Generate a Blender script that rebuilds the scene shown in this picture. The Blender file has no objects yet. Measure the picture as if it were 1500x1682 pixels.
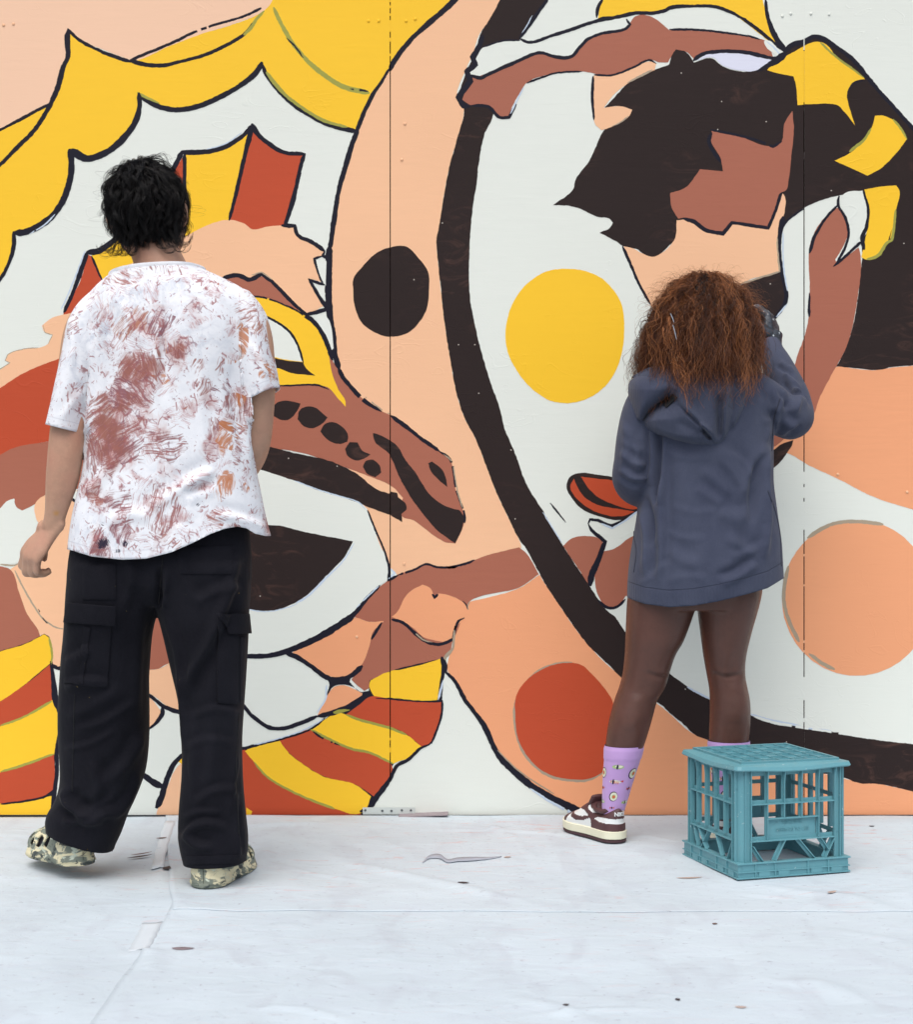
import bpy, bmesh, math, random
import numpy as np
from mathutils import Vector, Matrix, noise
from mathutils.bvhtree import BVHTree
from mathutils.geometry import tessellate_polygon

random.seed(7); np.random.seed(7)
SC = bpy.context.scene
COL = SC.collection
R = math.radians

# ------------------------------------------------------------------ camera, sky, sun, exposure
DW, FPX, EYE = 4.77, 2700.0, 0.885      # camera to wall (m), focal length (px of the 1682 px photo), eye height
cam_d = bpy.data.cameras.new('camera')
cam = bpy.data.objects.new('camera', cam_d); COL.objects.link(cam)
cam.location = (0, -DW, EYE); cam.rotation_euler = (R(90), 0, 0)
cam_d.sensor_fit = 'VERTICAL'; cam_d.sensor_height = 36.0; cam_d.sensor_width = 36.0
cam_d.lens = 36.0 * FPX / 1682.0
cam_d.clip_start = 0.05; cam_d.clip_end = 2000
cam_d.dof.use_dof = True; cam_d.dof.focus_distance = 4.1; cam_d.dof.aperture_fstop = 5.6
SC.camera = cam

SUN_EL, SUN_AZ = 60.0, 192.0     # degrees; azimuth clockwise from +Y (the sun stands behind the camera, a little left)
w = bpy.data.worlds.new('World'); SC.world = w; w.use_nodes = True
nt = w.node_tree; nt.nodes.clear()
sky = nt.nodes.new('ShaderNodeTexSky'); sky.sky_type = 'NISHITA'; sky.sun_disc = False
sky.sun_elevation = R(SUN_EL); sky.sun_rotation = R(SUN_AZ)
sky.air_density = 1.0; sky.dust_density = 3.0; sky.ozone_density = 1.0
hs = nt.nodes.new('ShaderNodeHueSaturation'); hs.inputs['Saturation'].default_value = 0.6
bg = nt.nodes.new('ShaderNodeBackground'); bg.inputs['Strength'].default_value = 0.115
wo = nt.nodes.new('ShaderNodeOutputWorld')
nt.links.new(sky.outputs[0], hs.inputs['Color']); nt.links.new(hs.outputs[0], bg.inputs[0]); nt.links.new(bg.outputs[0], wo.inputs[0])
sd = bpy.data.lights.new('sun', 'SUN'); sd.energy = 1.5; sd.angle = R(55); sd.color = (1.0, 0.96, 0.9)
so = bpy.data.objects.new('sun', sd); COL.objects.link(so)
az, el = R(SUN_AZ), R(SUN_EL)
sdir = Vector((math.sin(az)*math.cos(el), math.cos(az)*math.cos(el), math.sin(el)))
so.rotation_euler = sdir.to_track_quat('Z', 'Y').to_euler(); so.location = sdir * 20
SC.view_settings.view_transform = 'Standard'; SC.view_settings.look = 'None'
SC.view_settings.exposure = 0.44; SC.view_settings.gamma = 1.0; SC.view_settings.use_curve_mapping = False
SC.cycles.max_bounces = 4; SC.cycles.diffuse_bounces = 2; SC.cycles.glossy_bounces = 2; SC.cycles.transmission_bounces = 2

# ------------------------------------------------------------------ helpers
def P(px, py, y=0.0):
    """the point at depth y that the photograph shows at pixel (px, py)"""
    s = FPX / (DW + y)
    return Vector(((px-750)/s, y, EYE-(py-841)/s))
def lin(r, g, b):
    f = lambda c: (c/255/12.92) if c/255 <= 0.04045 else ((c/255+0.055)/1.055)**2.4
    return (f(r), f(g), f(b), 1.0)
def tag(o, label=None, cat=None, group=None, kind=None):
    if label: o['label'] = label
    if cat: o['category'] = cat
    if group: o['group'] = group
    if kind: o['kind'] = kind
    return o
def empty(name, loc=(0,0,0), rz=0.0):
    o = bpy.data.objects.new(name, None); COL.objects.link(o)
    o.location = loc; o.rotation_euler = (0, 0, rz); o.empty_display_size = 0.1
    return o
def link(name, me, mats, parent=None, keep_world=True):
    o = bpy.data.objects.new(name, me); COL.objects.link(o)
    for m in (mats if isinstance(mats, (list, tuple)) else [mats]):
        if m is not None: me.materials.append(m)
    if parent is not None:
        o.parent = parent
        if keep_world:
            # parents here are unrotated, unscaled empties or meshes at the world origin of their parent
            o.matrix_parent_inverse = world_of(parent).inverted()
    return o
def world_of(o):
    m = Matrix.LocRotScale(o.location, o.rotation_euler, o.scale)
    if o.parent is not None: m = world_of(o.parent) @ o.matrix_parent_inverse @ m
    return m
def me_from(name, verts, faces, smooth=False):
    me = bpy.data.meshes.new(name); me.from_pydata([tuple(v) for v in verts], [], [tuple(f) for f in faces]); me.update()
    if smooth: me.polygons.foreach_set('use_smooth', [True]*len(me.polygons))
    return me
def me_np(name, V, Fq, smooth=True):
    """mesh from numpy arrays, all faces with the same corner count"""
    me = bpy.data.meshes.new(name); n = Fq.shape[1]
    me.vertices.add(len(V)); me.vertices.foreach_set('co', V.astype(np.float32).ravel())
    me.loops.add(Fq.size); me.loops.foreach_set('vertex_index', Fq.astype(np.int32).ravel())
    me.polygons.add(len(Fq)); me.polygons.foreach_set('loop_start', np.arange(0, Fq.size, n, dtype=np.int32))
    me.update(calc_edges=True); me.validate()
    if smooth: me.polygons.foreach_set('use_smooth', [True]*len(me.polygons))
    return me
def bm_mesh(bm, name, smooth=False):
    me = bpy.data.meshes.new(name); bm.normal_update(); bm.to_mesh(me); bm.free()
    if smooth: me.polygons.foreach_set('use_smooth', [True]*len(me.polygons))
    return me
def crom(pts, n, closed=False):
    """Catmull-Rom resample of an array of rows to n rows"""
    p = np.asarray(pts, float); m = len(p)
    out = []
    T = np.linspace(0, m if closed else m-1, n, endpoint=not closed)
    for t in T:
        i = int(math.floor(t)); f = t-i
        if closed: a, b, c, d = p[(i-1) % m], p[i % m], p[(i+1) % m], p[(i+2) % m]
        else:
            i = min(i, m-2); f = t-i
            b, c = p[i], p[i+1]
            a = p[i-1] if i > 0 else 2*b-c
            d = p[i+2] if i+2 < m else 2*c-b
        out.append(0.5*((2*b)+(-a+c)*f+(2*a-5*b+4*c-d)*f*f+(-a+3*b-3*c+d)*f**3))
    return np.array(out)

# ------------------------------------------------------------------ material helper
class NB:
    def __init__(s, name):
        s.m = bpy.data.materials.new(name); s.m.use_nodes = True
        s.t = s.m.node_tree; s.t.nodes.clear()
        s.out = s.t.nodes.new('ShaderNodeOutputMaterial'); s.b = s.t.nodes.new('ShaderNodeBsdfPrincipled')
        s.t.links.new(s.b.outputs[0], s.out.inputs[0]); s.tc = None; s.dim = '3D'
    def n(s, typ, **kw):
        nd = s.t.nodes.new(typ)
        for k, v in kw.items(): setattr(nd, k, v)
        return nd
    def l(s, a, b): s.t.links.new(a, b)
    def co(s, scale=(1,1,1), rot=(0,0,0), loc=(0,0,0), src='Object'):
        if s.tc is None: s.tc = s.n('ShaderNodeTexCoord')
        m = s.n('ShaderNodeMapping'); m.inputs['Scale'].default_value = scale; m.inputs['Rotation'].default_value = rot; m.inputs['Location'].default_value = loc
        s.l(s.tc.outputs[src], m.inputs[0]); return m.outputs[0]
    def noise(s, vec, scale=5, detail=4, rough=0.55, dist=0.0):
        nd = s.n('ShaderNodeTexNoise'); nd.noise_dimensions = s.dim; nd.inputs['Scale'].default_value = scale; nd.inputs['Detail'].default_value = detail
        nd.inputs['Roughness'].default_value = rough; nd.inputs['Distortion'].default_value = dist
        if vec is not None: s.l(vec, nd.inputs['Vector'])
        return nd
    def ramp(s, fac, stops):
        r = s.n('ShaderNodeValToRGB'); e = r.color_ramp.elements
        while len(e) < len(stops): e.new(0.5)
        for i, (p, c) in enumerate(stops):
            e[i].position = p; e[i].color = c if len(c) == 4 else (*c, 1)
        s.l(fac, r.inputs[0]); return r.outputs[0]
    def rng(s, fac, a, b, c=0.0, d=1.0, smooth=False):
        m = s.n('ShaderNodeMapRange')
        if smooth: m.interpolation_type = 'SMOOTHSTEP'
        for i, v in zip(('From Min', 'From Max', 'To Min', 'To Max'), (a, b, c, d)): m.inputs[i].default_value = v
        s.l(fac, m.inputs[0]); return m.outputs[0]
    def math(s, op, a, b=None):
        m = s.n('ShaderNodeMath', operation=op)
        for i, v in enumerate((a, b)):
            if v is None: continue
            if isinstance(v, (int, float)): m.inputs[i].default_value = v
            else: s.l(v, m.inputs[i])
        return m.outputs[0]
    def mix(s, fac, a, b, blend='MIX'):
        m = s.n('ShaderNodeMix', data_type='RGBA', blend_type=blend)
        for v, i in ((fac, 0), (a, 6), (b, 7)):
            if isinstance(v, (int, float)): m.inputs[i].default_value = v
            elif isinstance(v, (tuple, list)): m.inputs[i].default_value = v if len(v) == 4 else (*v, 1)
            else: s.l(v, m.inputs[i])
        return m.outputs[2]
    def bump(s, h, strength=0.3, dist=0.01, prev=None):
        b = s.n('ShaderNodeBump'); b.inputs['Strength'].default_value = strength; b.inputs['Distance'].default_value = dist
        s.l(h, b.inputs['Height'])
        if prev is not None: s.l(prev, b.inputs['Normal'])
        return b.outputs[0]
    def fin(s, col=None, rough=None, normal=None, spec=None, **kw):
        for v, k in ((col, 'Base Color'), (rough, 'Roughness'), (spec, 'Specular IOR Level')):
            if v is None: continue
            if isinstance(v, (int, float)): s.b.inputs[k].default_value = v
            elif isinstance(v, (tuple, list)): s.b.inputs[k].default_value = v if len(v) == 4 else (*v, 1)
            else: s.l(v, s.b.inputs[k])
        if normal is not None: s.l(normal, s.b.inputs['Normal'])
        for k, v in kw.items(): s.b.inputs[k.replace('_', ' ')].default_value = v
        return s.m
def scl(c, k): return (min(c[0]*k, 1), min(c[1]*k, 1), min(c[2]*k, 1), 1)
def simple(name, col, rough=0.5, nscale=30, amt=0.12, bump=0.0, bscale=200, bdist=0.001, spec=0.5, **kw):
    nb = NB(name); v = nb.co()
    f = nb.noise(v, nscale, 4)
    c = nb.mix(f.outputs[0], scl(col, 1-amt), scl(col, 1+amt))
    nrm = nb.bump(nb.noise(v, bscale, 3).outputs[0], bump, bdist) if bump else None
    return nb.fin(c, rough, nrm, spec, **kw)
# ------------------------------------------------------------------ painted hoarding (mural wall)
def paint_mat(name, col, var=0.05, scrub=None, rough=0.5, spec=0.26):
    nb = NB(name); nb.dim = '2D'; up = (R(-90), 0, 0)                # x, z of the wall become the texture plane
    def q(sx, sz, loc=(0, 0, 0), turn=0.0):
        v = nb.co(rot=up)
        m = nb.n('ShaderNodeMapping'); m.inputs['Scale'].default_value = (sx, sz, 1); m.inputs['Location'].default_value = loc; m.inputs['Rotation'].default_value = (0, 0, turn)
        nb.l(v, m.inputs[0]); return m.outputs[0]
    streak = nb.noise(q(1.8, 15), 5.0, 3, 0.6, 0.6)                   # brush strokes, mostly sideways
    big = nb.noise(q(1, 1, (3.1, 1.7, 0)), 2.2, 1)
    c = nb.mix(streak.outputs[0], scl(col, 1-var), scl(col, 1+var*0.8))
    c = nb.mix(nb.rng(big.outputs[0], 0.35, 0.7), c, scl(col, 1-var*0.9))
    if scrub is not None:                                             # thin scrubbed paint where the coat below shows
        s1 = nb.noise(q(1.3, 3.2, turn=R(40)), 7, 4, 0.65, 1.4)
        s2 = nb.noise(q(1, 1, (1.3, 0.4, 0)), 3.2, 1)
        f = nb.math('MULTIPLY', nb.rng(s1.outputs[0], 0.52, 0.72), nb.rng(s2.outputs[0], 0.50, 0.68))
        c = nb.mix(nb.math('MULTIPLY', f, 0.26), c, scrub)
        sp = nb.noise(q(1, 1), 85, 0)                                 # tiny missed specks
        c = nb.mix(nb.rng(sp.outputs[0], 0.955, 0.965), c, lin(205, 196, 186))
    wn = nb.noise(q(1, 1.7, turn=R(20)), 7, 2, 0.5, 0.9)              # wrinkles of thick paint
    wl = nb.math('MULTIPLY', nb.rng(nb.math('ABSOLUTE', nb.math('SUBTRACT', wn.outputs[0], 0.5)), 0.0, 0.012, 1, 0, True), nb.rng(big.outputs[0], 0.5, 0.62))
    n3 = nb.bump(nb.math('ADD', nb.math('MULTIPLY', streak.outputs[0], 0.40), nb.math('MULTIPLY', wl, 0.45)), 0.22, 0.0032)
    return nb.fin(c, rough, n3, spec)
PM = {
 'C': paint_mat('cream_paint', lin(230, 234, 226), 0.02),
 'P': paint_mat('peach_paint', lin(246, 194, 154), 0.03),
 'K': paint_mat('pale_peach_paint', lin(246, 203, 172), 0.02),
 'Q': paint_mat('deep_peach_paint', lin(240, 166, 122), 0.03),
 'Y': paint_mat('yellow_paint', lin(253, 201, 46), 0.03),
 'R': paint_mat('rust_red_paint', lin(193, 77, 45), 0.05),
 'B': paint_mat('terracotta_paint', lin(171, 104, 83), 0.04),
 'D': paint_mat('dark_brown_paint', lin(47, 37, 36), 0.07, lin(122, 86, 74), 0.6, 0.14),
 'N': paint_mat('navy_line_paint', lin(30, 29, 42), 0.10, rough=0.5, spec=0.16),
 'S': paint_mat('grey_olive_paint', lin(176, 160, 138), 0.12),
 'G': paint_mat('olive_paint', lin(166, 164, 74), 0.16),
 'L': paint_mat('pale_lilac_paint', lin(222, 224, 240), 0.02),
 'U': paint_mat('pale_blue_paint', lin(202, 216, 232), 0.06),
}
WALL = tag(empty('mural_wall', (0, 0, 0)), 'hoarding of tall plywood panels painted with a bright mural of faces and scarves', 'wall')
SEAMS = [641-2*680, 641-680, 641, 1321.5, 1321.5+680, 1321.5+1360]       # panel joints, photo px
WX = lambda px: (px-750)*DW/FPX
ZTOP, GAP = 2.40, 0.0030
ply = simple('plywood_edge', lin(54, 38, 32), 0.9, 40, 0.2, spec=0.1)
for i in range(len(SEAMS)-1):
    x0, x1 = WX(SEAMS[i])+GAP/2, WX(SEAMS[i+1])-GAP/2
    bm = bmesh.new(); bmesh.ops.create_cube(bm, size=1)
    for v in bm.verts: v.co = Vector(((x0+x1)/2+v.co.x*(x1-x0), 0.0085+v.co.y*0.017, 0.006+(v.co.z+0.5)*(ZTOP-0.006)))
    bmesh.ops.bevel(bm, geom=bm.edges[:], offset=0.0012, segments=2, profile=0.5); bm.normal_update()
    for f in bm.faces: f.material_index = 0 if f.normal.y < -0.9 else 1
    link('panel', bm_mesh(bm, 'panel'), [PM['C'], ply], WALL)
# timber studs behind the joints and a rail, so the joints are dark and the wall stands up
timber = simple('stud_timber', lin(48, 30, 26), 0.9, 60, 0.25)
for s in SEAMS:
    bm = bmesh.new(); bmesh.ops.create_cube(bm, size=1)
    for v in bm.verts: v.co = Vector((WX(s)+v.co.x*0.07, 0.064+v.co.y*0.09, 1.2+v.co.z*2.39))
    link('stud', bm_mesh(bm, 'stud'), timber, WALL)

def smooth_poly(pts, closed=True, step=3.0, rough=0.55, seed=0, corner=52):
    p = [Vector((a, b)) for a, b in pts]; n = len(p); out = []
    tg = []
    for i in range(n):
        if not closed and i in (0, n-1): tg.append(Vector((0, 0))); continue
        a, b, c = p[i-1], p[i], p[(i+1) % n]
        u, v = b-a, c-b
        if u.length < 1e-6 or v.length < 1e-6: tg.append(Vector((0, 0))); continue
        tg.append(Vector((0, 0)) if math.degrees(u.angle(v)) > corner else (u.normalized()+v.normalized()).normalized())
    for i in range(n if closed else n-1):
        a, b = p[i], p[(i+1) % n]; L = (b-a).length
        k = max(1, int(L/step)); ta = tg[i]*L*0.95; tb = tg[(i+1) % n]*L*0.95
        if tg[i].length < 0.1: ta = (b-a)*0.9
        if tg[(i+1) % n].length < 0.1: tb = (b-a)*0.9
        for j in range(k):
            t = j/k; h = (2*t**3-3*t*t+1, t**3-2*t*t+t, -2*t**3+3*t*t, t**3-t*t)
            out.append(a*h[0]+ta*h[1]+b*h[2]+tb*h[3])
    if not closed: out.append(p[-1])
    if rough:
        out = [q+Vector((noise.noise(Vector((q.x*0.11, q.y*0.11, seed+3.3)))+0.6*noise.noise(Vector((q.x*0.33, q.y*0.33, seed+9.1))),
                         noise.noise(Vector((q.x*0.11, q.y*0.11, seed+41.7)))+0.6*noise.noise(Vector((q.x*0.33, q.y*0.33, seed+77.1)))))*rough for q in out]
    return out
LAYER = [0]; BOXES = []
def wall_sheet(name, tris_px, verts_px, key):
    LAYER[0] += 1
    bx_ = (min(q[0] for q in verts_px), min(q[1] for q in verts_px), max(q[0] for q in verts_px), max(q[1] for q in verts_px))
    lev = 1+max([l for b, l in BOXES if b[0] < bx_[2] and bx_[0] < b[2] and b[1] < bx_[3] and bx_[1] < b[3]], default=0); BOXES.append((bx_, lev))
    y = -0.0003 - lev*0.000022            # coats of paint, each a film above the coats it covers
    bm = bmesh.new()
    vs = [bm.verts.new((WX(q[0]), y, EYE-(q[1]-841)*DW/FPX)) for q in verts_px]
    for t in tris_px:
        try: bm.faces.new([vs[i] for i in t])
        except ValueError: pass
    for s in SEAMS:                                           # the coat breaks at every panel joint
        for sg in (-1, 1):
            bmesh.ops.bisect_plane(bm, geom=bm.verts[:]+bm.edges[:]+bm.faces[:], plane_co=(WX(s)+sg*GAP/2, 0, 0), plane_no=(1, 0, 0))
        kill = [f for f in bm.faces if abs(f.calc_center_median().x-WX(s)) < GAP*0.45]
        if kill: bmesh.ops.delete(bm, geom=kill, context='FACES')
    for pco, pno in (((0, 0, 0.0065), (0, 0, -1)), ((0, 0, ZTOP-0.001), (0, 0, 1))):
        bmesh.ops.bisect_plane(bm, geom=bm.verts[:]+bm.edges[:]+bm.faces[:], plane_co=pco, plane_no=pno, clear_outer=True)
    bm.normal_update()
    for f in bm.faces:
        if f.normal.y > 0: f.normal_flip()
    return link(name, bm_mesh(bm, name), PM[key], WALL)
def fill(key, pts, name='painted_shape', rough=0.55, corner=52):
    q = smooth_poly(pts, True, 3.0, rough, LAYER[0]*1.37, corner)
    tr = tessellate_polygon([[Vector((a.x, a.y, 0)) for a in q]])
    return wall_sheet(name, tr, q, key)
def stroke(key, pts, w=5, name='painted_outline', w2=None, rough=0.5, taper=True, dry=0.0):
    q = smooth_poly(pts, False, 3.0, rough, LAYER[0]*2.11); n = len(q)
    if n < 3: return
    vs, tr = [], []; sd = LAYER[0]*3.7
    for i, a in enumerate(q):
        d = (q[min(i+1, n-1)]-q[max(i-1, 0)]); d = d.normalized() if d.length > 1e-6 else Vector((1, 0))
        nn = Vector((-d.y, d.x)); t = i/(n-1)
        ww = (w if w2 is None else w+(w2-w)*t)*0.5
        ww *= 1+0.22*noise.noise(Vector((a.x*0.035, a.y*0.035, sd)))+0.16*noise.noise(Vector((a.x*0.17, a.y*0.17, sd+5)))
        if taper: ww *= min(1, 0.35+min(t, 1-t)*n*0.25)
        e1, e2 = (0.5*noise.noise(Vector((a.x*0.4, a.y*0.4, sd+k))) for k in (11, 23))
        vs += [a+nn*(ww+e1), a-nn*(ww+e2)]
    for i in range(n-1):
        if dry and noise.noise(Vector((q[i].x*0.09, q[i].y*0.09, sd+31))) > 1-2*dry: continue   # the brush skips
        a = 2*i; tr += [(a, a+1, a+3), (a, a+3, a+2)]
    return wall_sheet(name, tr, vs, key)
def T(ox, oy, s):
    return [(ox+float(a)/3.75, oy+float(b)/3.75) for a, b in (k.split(',') for k in s.split())]
def X(s): return [tuple(float(c) for c in k.split(',')) for k in s.split()]
A1 = lambda s: T(0, 0, s); A2 = lambda s: T(350, 0, s); A3 = lambda s: T(700, 0, s); A4 = lambda s: T(1100, 0, s)
B1 = lambda s: T(0, 350, s); B2 = lambda s: T(350, 350, s); B3 = lambda s: T(700, 350, s); B4 = lambda s: T(1100, 350, s)
C1 = lambda s: T(0, 700, s); C2 = lambda s: T(350, 700, s); C3 = lambda s: T(700, 700, s); C4 = lambda s: T(1100, 700, s)
D1 = lambda s: T(0, 1000, s); D2 = lambda s: T(350, 1000, s); D3 = lambda s: T(700, 1000, s); D4 = lambda s: T(1100, 1000, s)

# ---- big colour fields
fill('K', X('-700,-40 452,-40 447,2 430,20 380,40 320,60 270,79 222,99 195,92 165,80 140,70 113,52 109,70 108,95 98,125 90,152 78,172 50,188 0,213 -60,240 -700,560'), 'painted_sky')
fill('Y', X('-700,560 -60,240 0,213 50,189 80,171 92,148 100,120 109,90 110,62 113,52 140,70 170,84 215,100 280,75 330,56 380,41 430,20 445,5 455,-40 790,-40 745,0 722,24 690,55 660,85 643,112 625,140 610,165 600,185 588,215 560,208 530,198 500,180 470,158 445,130 430,104 418,120 395,138 360,158 325,173 300,178 270,176 245,167 228,154 228,180 220,203 205,222 182,243 160,254 140,257 118,248 115,275 109,305 98,335 80,357 60,371 40,379 22,381 20,405 12,432 0,455 -80,540 -700,900'), 'painted_drape')
fill('P', A3('180,0 440,-120 470,0 330,210 280,350 240,440 190,600 230,660 190,860 150,1000 110,1200 75,1420')+B3('65,150 70,270 90,460 110,650 140,850 190,1120 240,1270 300,1380')+C3('380,270 430,400 510,570 575,700 590,750 380,800 200,855 130,872 0,870')+C2('1380,868 1310,850 1250,880 1140,918 1085,870 1065,800 1030,740 990,620 950,515 900,470')+X('565,720')+B2('745,860 735,750 718,600 712,400 720,250 725,130 738,0')+A2('730,1400 755,1200 790,1060 830,950 870,850 910,740 985,590 1090,430 1200,280 1340,130 1460,20 1520,-40'), 'painted_ring')
fill('Q', X('766,990 855,965 886,944 897,961 929,1009 948,1036 967,1060 1001,1095 1030,1118 1100,1172 1135,1203 1167,1216 1300,1256 1392,1280 1447,1288 1510,1302 1700,1330 2100,1342 2100,1360 955,1360 940,1333 880,1300 845,1270 815,1235 795,1190 765,1150 744,1115 735,1100 738,1078 744,1060 748,1028 762,1010'), 'painted_ring')
RING_OUT = A3('470,-40 440,30 390,120 340,200 300,330 250,440 190,600 230,660 190,860 150,1000 110,1200 75,1420')+B3('65,150 70,270 90,460 110,650 140,850 190,1120 240,1270 300,1380')+C3('380,270 430,400 510,570 575,700 620,760 690,890 740,980 860,1160 930,1260 1000,1350')+D3('1120,340 1210,430 1330,520 1460,600')+D4('0,640 100,720 140,765 250,812 500,890 780,980 1095,1046 1150,1070 1300,1080 1500,1125')+X('1600,1330 2000,1400')
RING_IN = A3('770,-40 700,60 640,140 590,220 500,420 405,735 360,830 330,970 310,1140 290,1260')+B3('285,0 272,130 270,520 300,680 340,850 400,1050 460,1220')+C3('480,0 550,170 625,370 720,520 840,730 1000,970 1110,1130 1170,1180 1230,1270')+X('1065,1075')+D4('10,405 100,470 250,560 500,655 600,690 850,732 1100,772 1300,810 1500,832')+X('1600,1240 2000,1290')
fill('D', RING_OUT+RING_IN[::-1], 'painted_ring', rough=0.8)
fill('Q', X('1375,603 1407,606 1439,608 1473,603 1560,600 2000,585 2000,930 1600,860 1495,835 1433,815 1380,788 1329,764 1295,745 1258,742 1262,715 1310,700 1330,660 1355,620'), 'painted_shape')

# ---- left hat, forehead and shoulder
fill('Y', X('304,250 340,249 380,237 413,213 405,250 378,362 345,372 310,390 296,390'), 'painted_hat_stripe')
fill('R', X('413,213 430,228 455,245 480,252 499,255 490,290 470,372 420,378 375,362 395,290'), 'painted_hat_stripe')
fill('R', X('300,258 285,282 268,330 262,390 304,392'), 'painted_hat_stripe')
fill('Y', X('150,418 180,402 205,380 260,430 240,470 172,468'), 'painted_hat_stripe')
fill('R', X('144,418 152,424 170,466 150,500 103,520 105,510 130,465'), 'painted_hat_stripe')
fill('P', X('290,396 312,384 345,368 375,361 400,367 415,377 440,372 484,370 490,386 515,400 533,413 530,420 516,426 527,463 510,458 520,478 534,502 505,516 488,502 465,480 447,463 430,452 410,459 390,453 370,457 300,470 200,440'), 'painted_brow')
fill('P', X('118,514 85,522 68,535 72,545 86,550 78,565 65,571 35,574 12,583 8,592 16,596 0,607 -60,650 -80,690 0,640 40,614 80,598 170,578 300,562 380,570 380,460 300,470 200,480 150,505'), 'painted_cheek')
fill('R', X('-80,690 0,637 40,612 75,597 100,588 180,572 300,560 380,570 400,640 390,700 300,705 180,708 80,725 30,735 0,748 -80,772'), 'painted_stripe')
fill('B', X('-80,772 0,747 21,736 80,725 180,708 300,704 400,690 420,740 330,765 230,780 180,788 133,802 100,808 72,814 57,828 35,839 25,832 23,819 10,825 0,835 -80,880'), 'painted_stripe')
fill('C', X('-80,880 0,835 10,824 22,819 26,832 36,839 57,829 58,850 66,868 60,890 45,915 25,925 0,926 -80,926'), 'painted_shape')
fill('P', X('57,828 72,814 115,808 160,798 230,782 300,775 290,900 250,980 230,1098 85,1095 80,1060 58,1034 40,1004 28,970 16,935 45,915 60,890 66,868 58,850'), 'painted_shape')
fill('C', X('110,812 138,802 140,834 131,830'), 'painted_shape')
fill('B', X('-80,932 0,930 18,937 30,970 45,1010 62,1035 66,1046 40,1057 0,1072 -80,1098'), 'painted_shape')
fill('N', X('-80,1097 0,1069 40,1057 72,1041 81,1046 86,1088 97,1165 95,1215 90,1240 90,1290 87,1345 -80,1345'), 'painted_scarf_ground')
fill('Y', X('-80,1098 0,1070 40,1058 72,1042 80,1048 84,1088 60,1108 30,1132 0,1152 -80,1190'), 'painted_scarf_stripe')
fill('R', X('-80,1190 0,1152 30,1132 60,1110 85,1088 86,1152 60,1172 20,1190 0,1194 -80,1218'), 'painted_scarf_stripe')
fill('Y', X('-80,1218 0,1193 40,1178 85,1150 95,1165 93,1215 88,1240 40,1256 0,1269 -80,1290'), 'painted_scarf_stripe')
fill('R', X('-80,1290 0,1269 45,1256 88,1238 88,1290 80,1306 40,1315 0,1320 -80,1334'), 'painted_scarf_stripe')
fill('Y', X('-80,1334 0,1320 50,1315 85,1307 85,1360 -80,1360'), 'painted_scarf_stripe')
fill('B', X('200,970 262,980 290,1085 275,1090 260,1098 240,1100 200,1098'), 'painted_shape')
fill('P', X('200,1098 262,1098 282,1086 320,1150 320,1176 300,1171 275,1160 243,1138 200,1130'), 'painted_shape')
fill('P', X('215,1138 240,1142 252,1152 264,1168 260,1182 250,1195 215,1205'), 'painted_shape')
fill('P', X('300,1252 285,1268 276,1290 268,1310 258,1332 256,1360 330,1360 330,1250'), 'painted_shape')
fill('Y', X('290,1247 304,1234 310,1256 296,1254'), 'painted_shape')

# ---- right of the man: goggles, snout, eye, scarf
fill('B', X('240,620 280,540 320,490 360,462 390,455 410,460 432,453 447,465 470,488 495,510 520,535 533,550 540,580 550,598 563,619 577,635 598,657 627,675 643,683 670,702 694,721 721,740 739,753 745,775 748,800 753,818 763,848 762,862 748,893 730,890 700,870 680,855 660,848 655,838 662,818 645,800 600,780 550,762 500,745 440,735 380,728 300,722 250,690'), 'painted_snout')
fill('Y', X('300,560 320,520 350,497 380,488 408,487 430,488 460,497 490,510 515,532 535,560 541,590 545,612 556,640 567,657 568,668 553,652 540,637 520,632 480,632 440,634 380,634 330,620 305,590'), 'painted_goggle')
fill('C', X('330,560 345,535 380,522 430,518 456,528 478,545 492,570 498,594 470,591 440,585 380,590 345,580'), 'painted_eye')
fill('D', X('430,572 442,584 470,592 498,595 503,605 518,617 480,613 455,605 400,610'), 'painted_eye_shadow')
for s in ('365,1205 390,1170 440,1155 540,1172 520,1215 470,1270 420,1275 370,1250', '520,1270 530,1220 570,1192 620,1195 705,1260 670,1300 610,1325 560,1315', '660,1345 690,1300 740,1287 800,1320 832,1370 825,1410 780,1422 710,1400'):
    fill('D', B2(s), 'painted_spot')
for s in ('812,140 840,98 890,100 920,150 970,175 930,200 880,210 830,185', '922,250 940,215 985,205 1025,240 1035,285 1000,315 950,295'):
    fill('D', C2(s), 'painted_spot')
fill('D', C2('983,42 1010,48 1085,85 1140,128 1180,200 1250,290 1330,415 1400,475 1490,512')+C3('200,515 240,560 215,650 178,722')+C2('1380,640 1300,550 1220,440 1150,320 1100,200 1080,165 1000,100'), 'painted_mouth_line')
fill('D', C2('1325,228 1350,218 1410,265 1435,320 1443,375 1400,340 1340,275'), 'painted_nostril')
fill('C', C2('-200,300 -60,215 100,215 280,262 500,332 650,392 800,437 905,472 950,515 990,620 1040,760 1070,800 1085,870 1135,915 1085,945 1030,980 870,1150 750,1230 450,1380 100,1415 -100,1370 -220,1200 -280,900 -260,500'), 'painted_eye')
fill('D', C2('-250,180 -100,90 120,70 340,125 480,160 580,180 720,215 880,290 1010,390 1085,415 1095,402 1135,410 1140,435 1190,480 1195,510 1160,540 1165,590 1130,570 1085,545 960,500 905,475 800,440 650,395 500,335 280,265 120,225 -60,235 -200,320 -270,520 -300,400'), 'painted_jaw', rough=0.8)
fill('D', C2('-60,700 80,640 220,622 380,610 560,650 860,710 820,790 690,930 580,1040 510,1085 400,1130 310,1140 215,1128 60,1080 -60,940 -110,800'), 'painted_pupil', rough=0.8)
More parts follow.
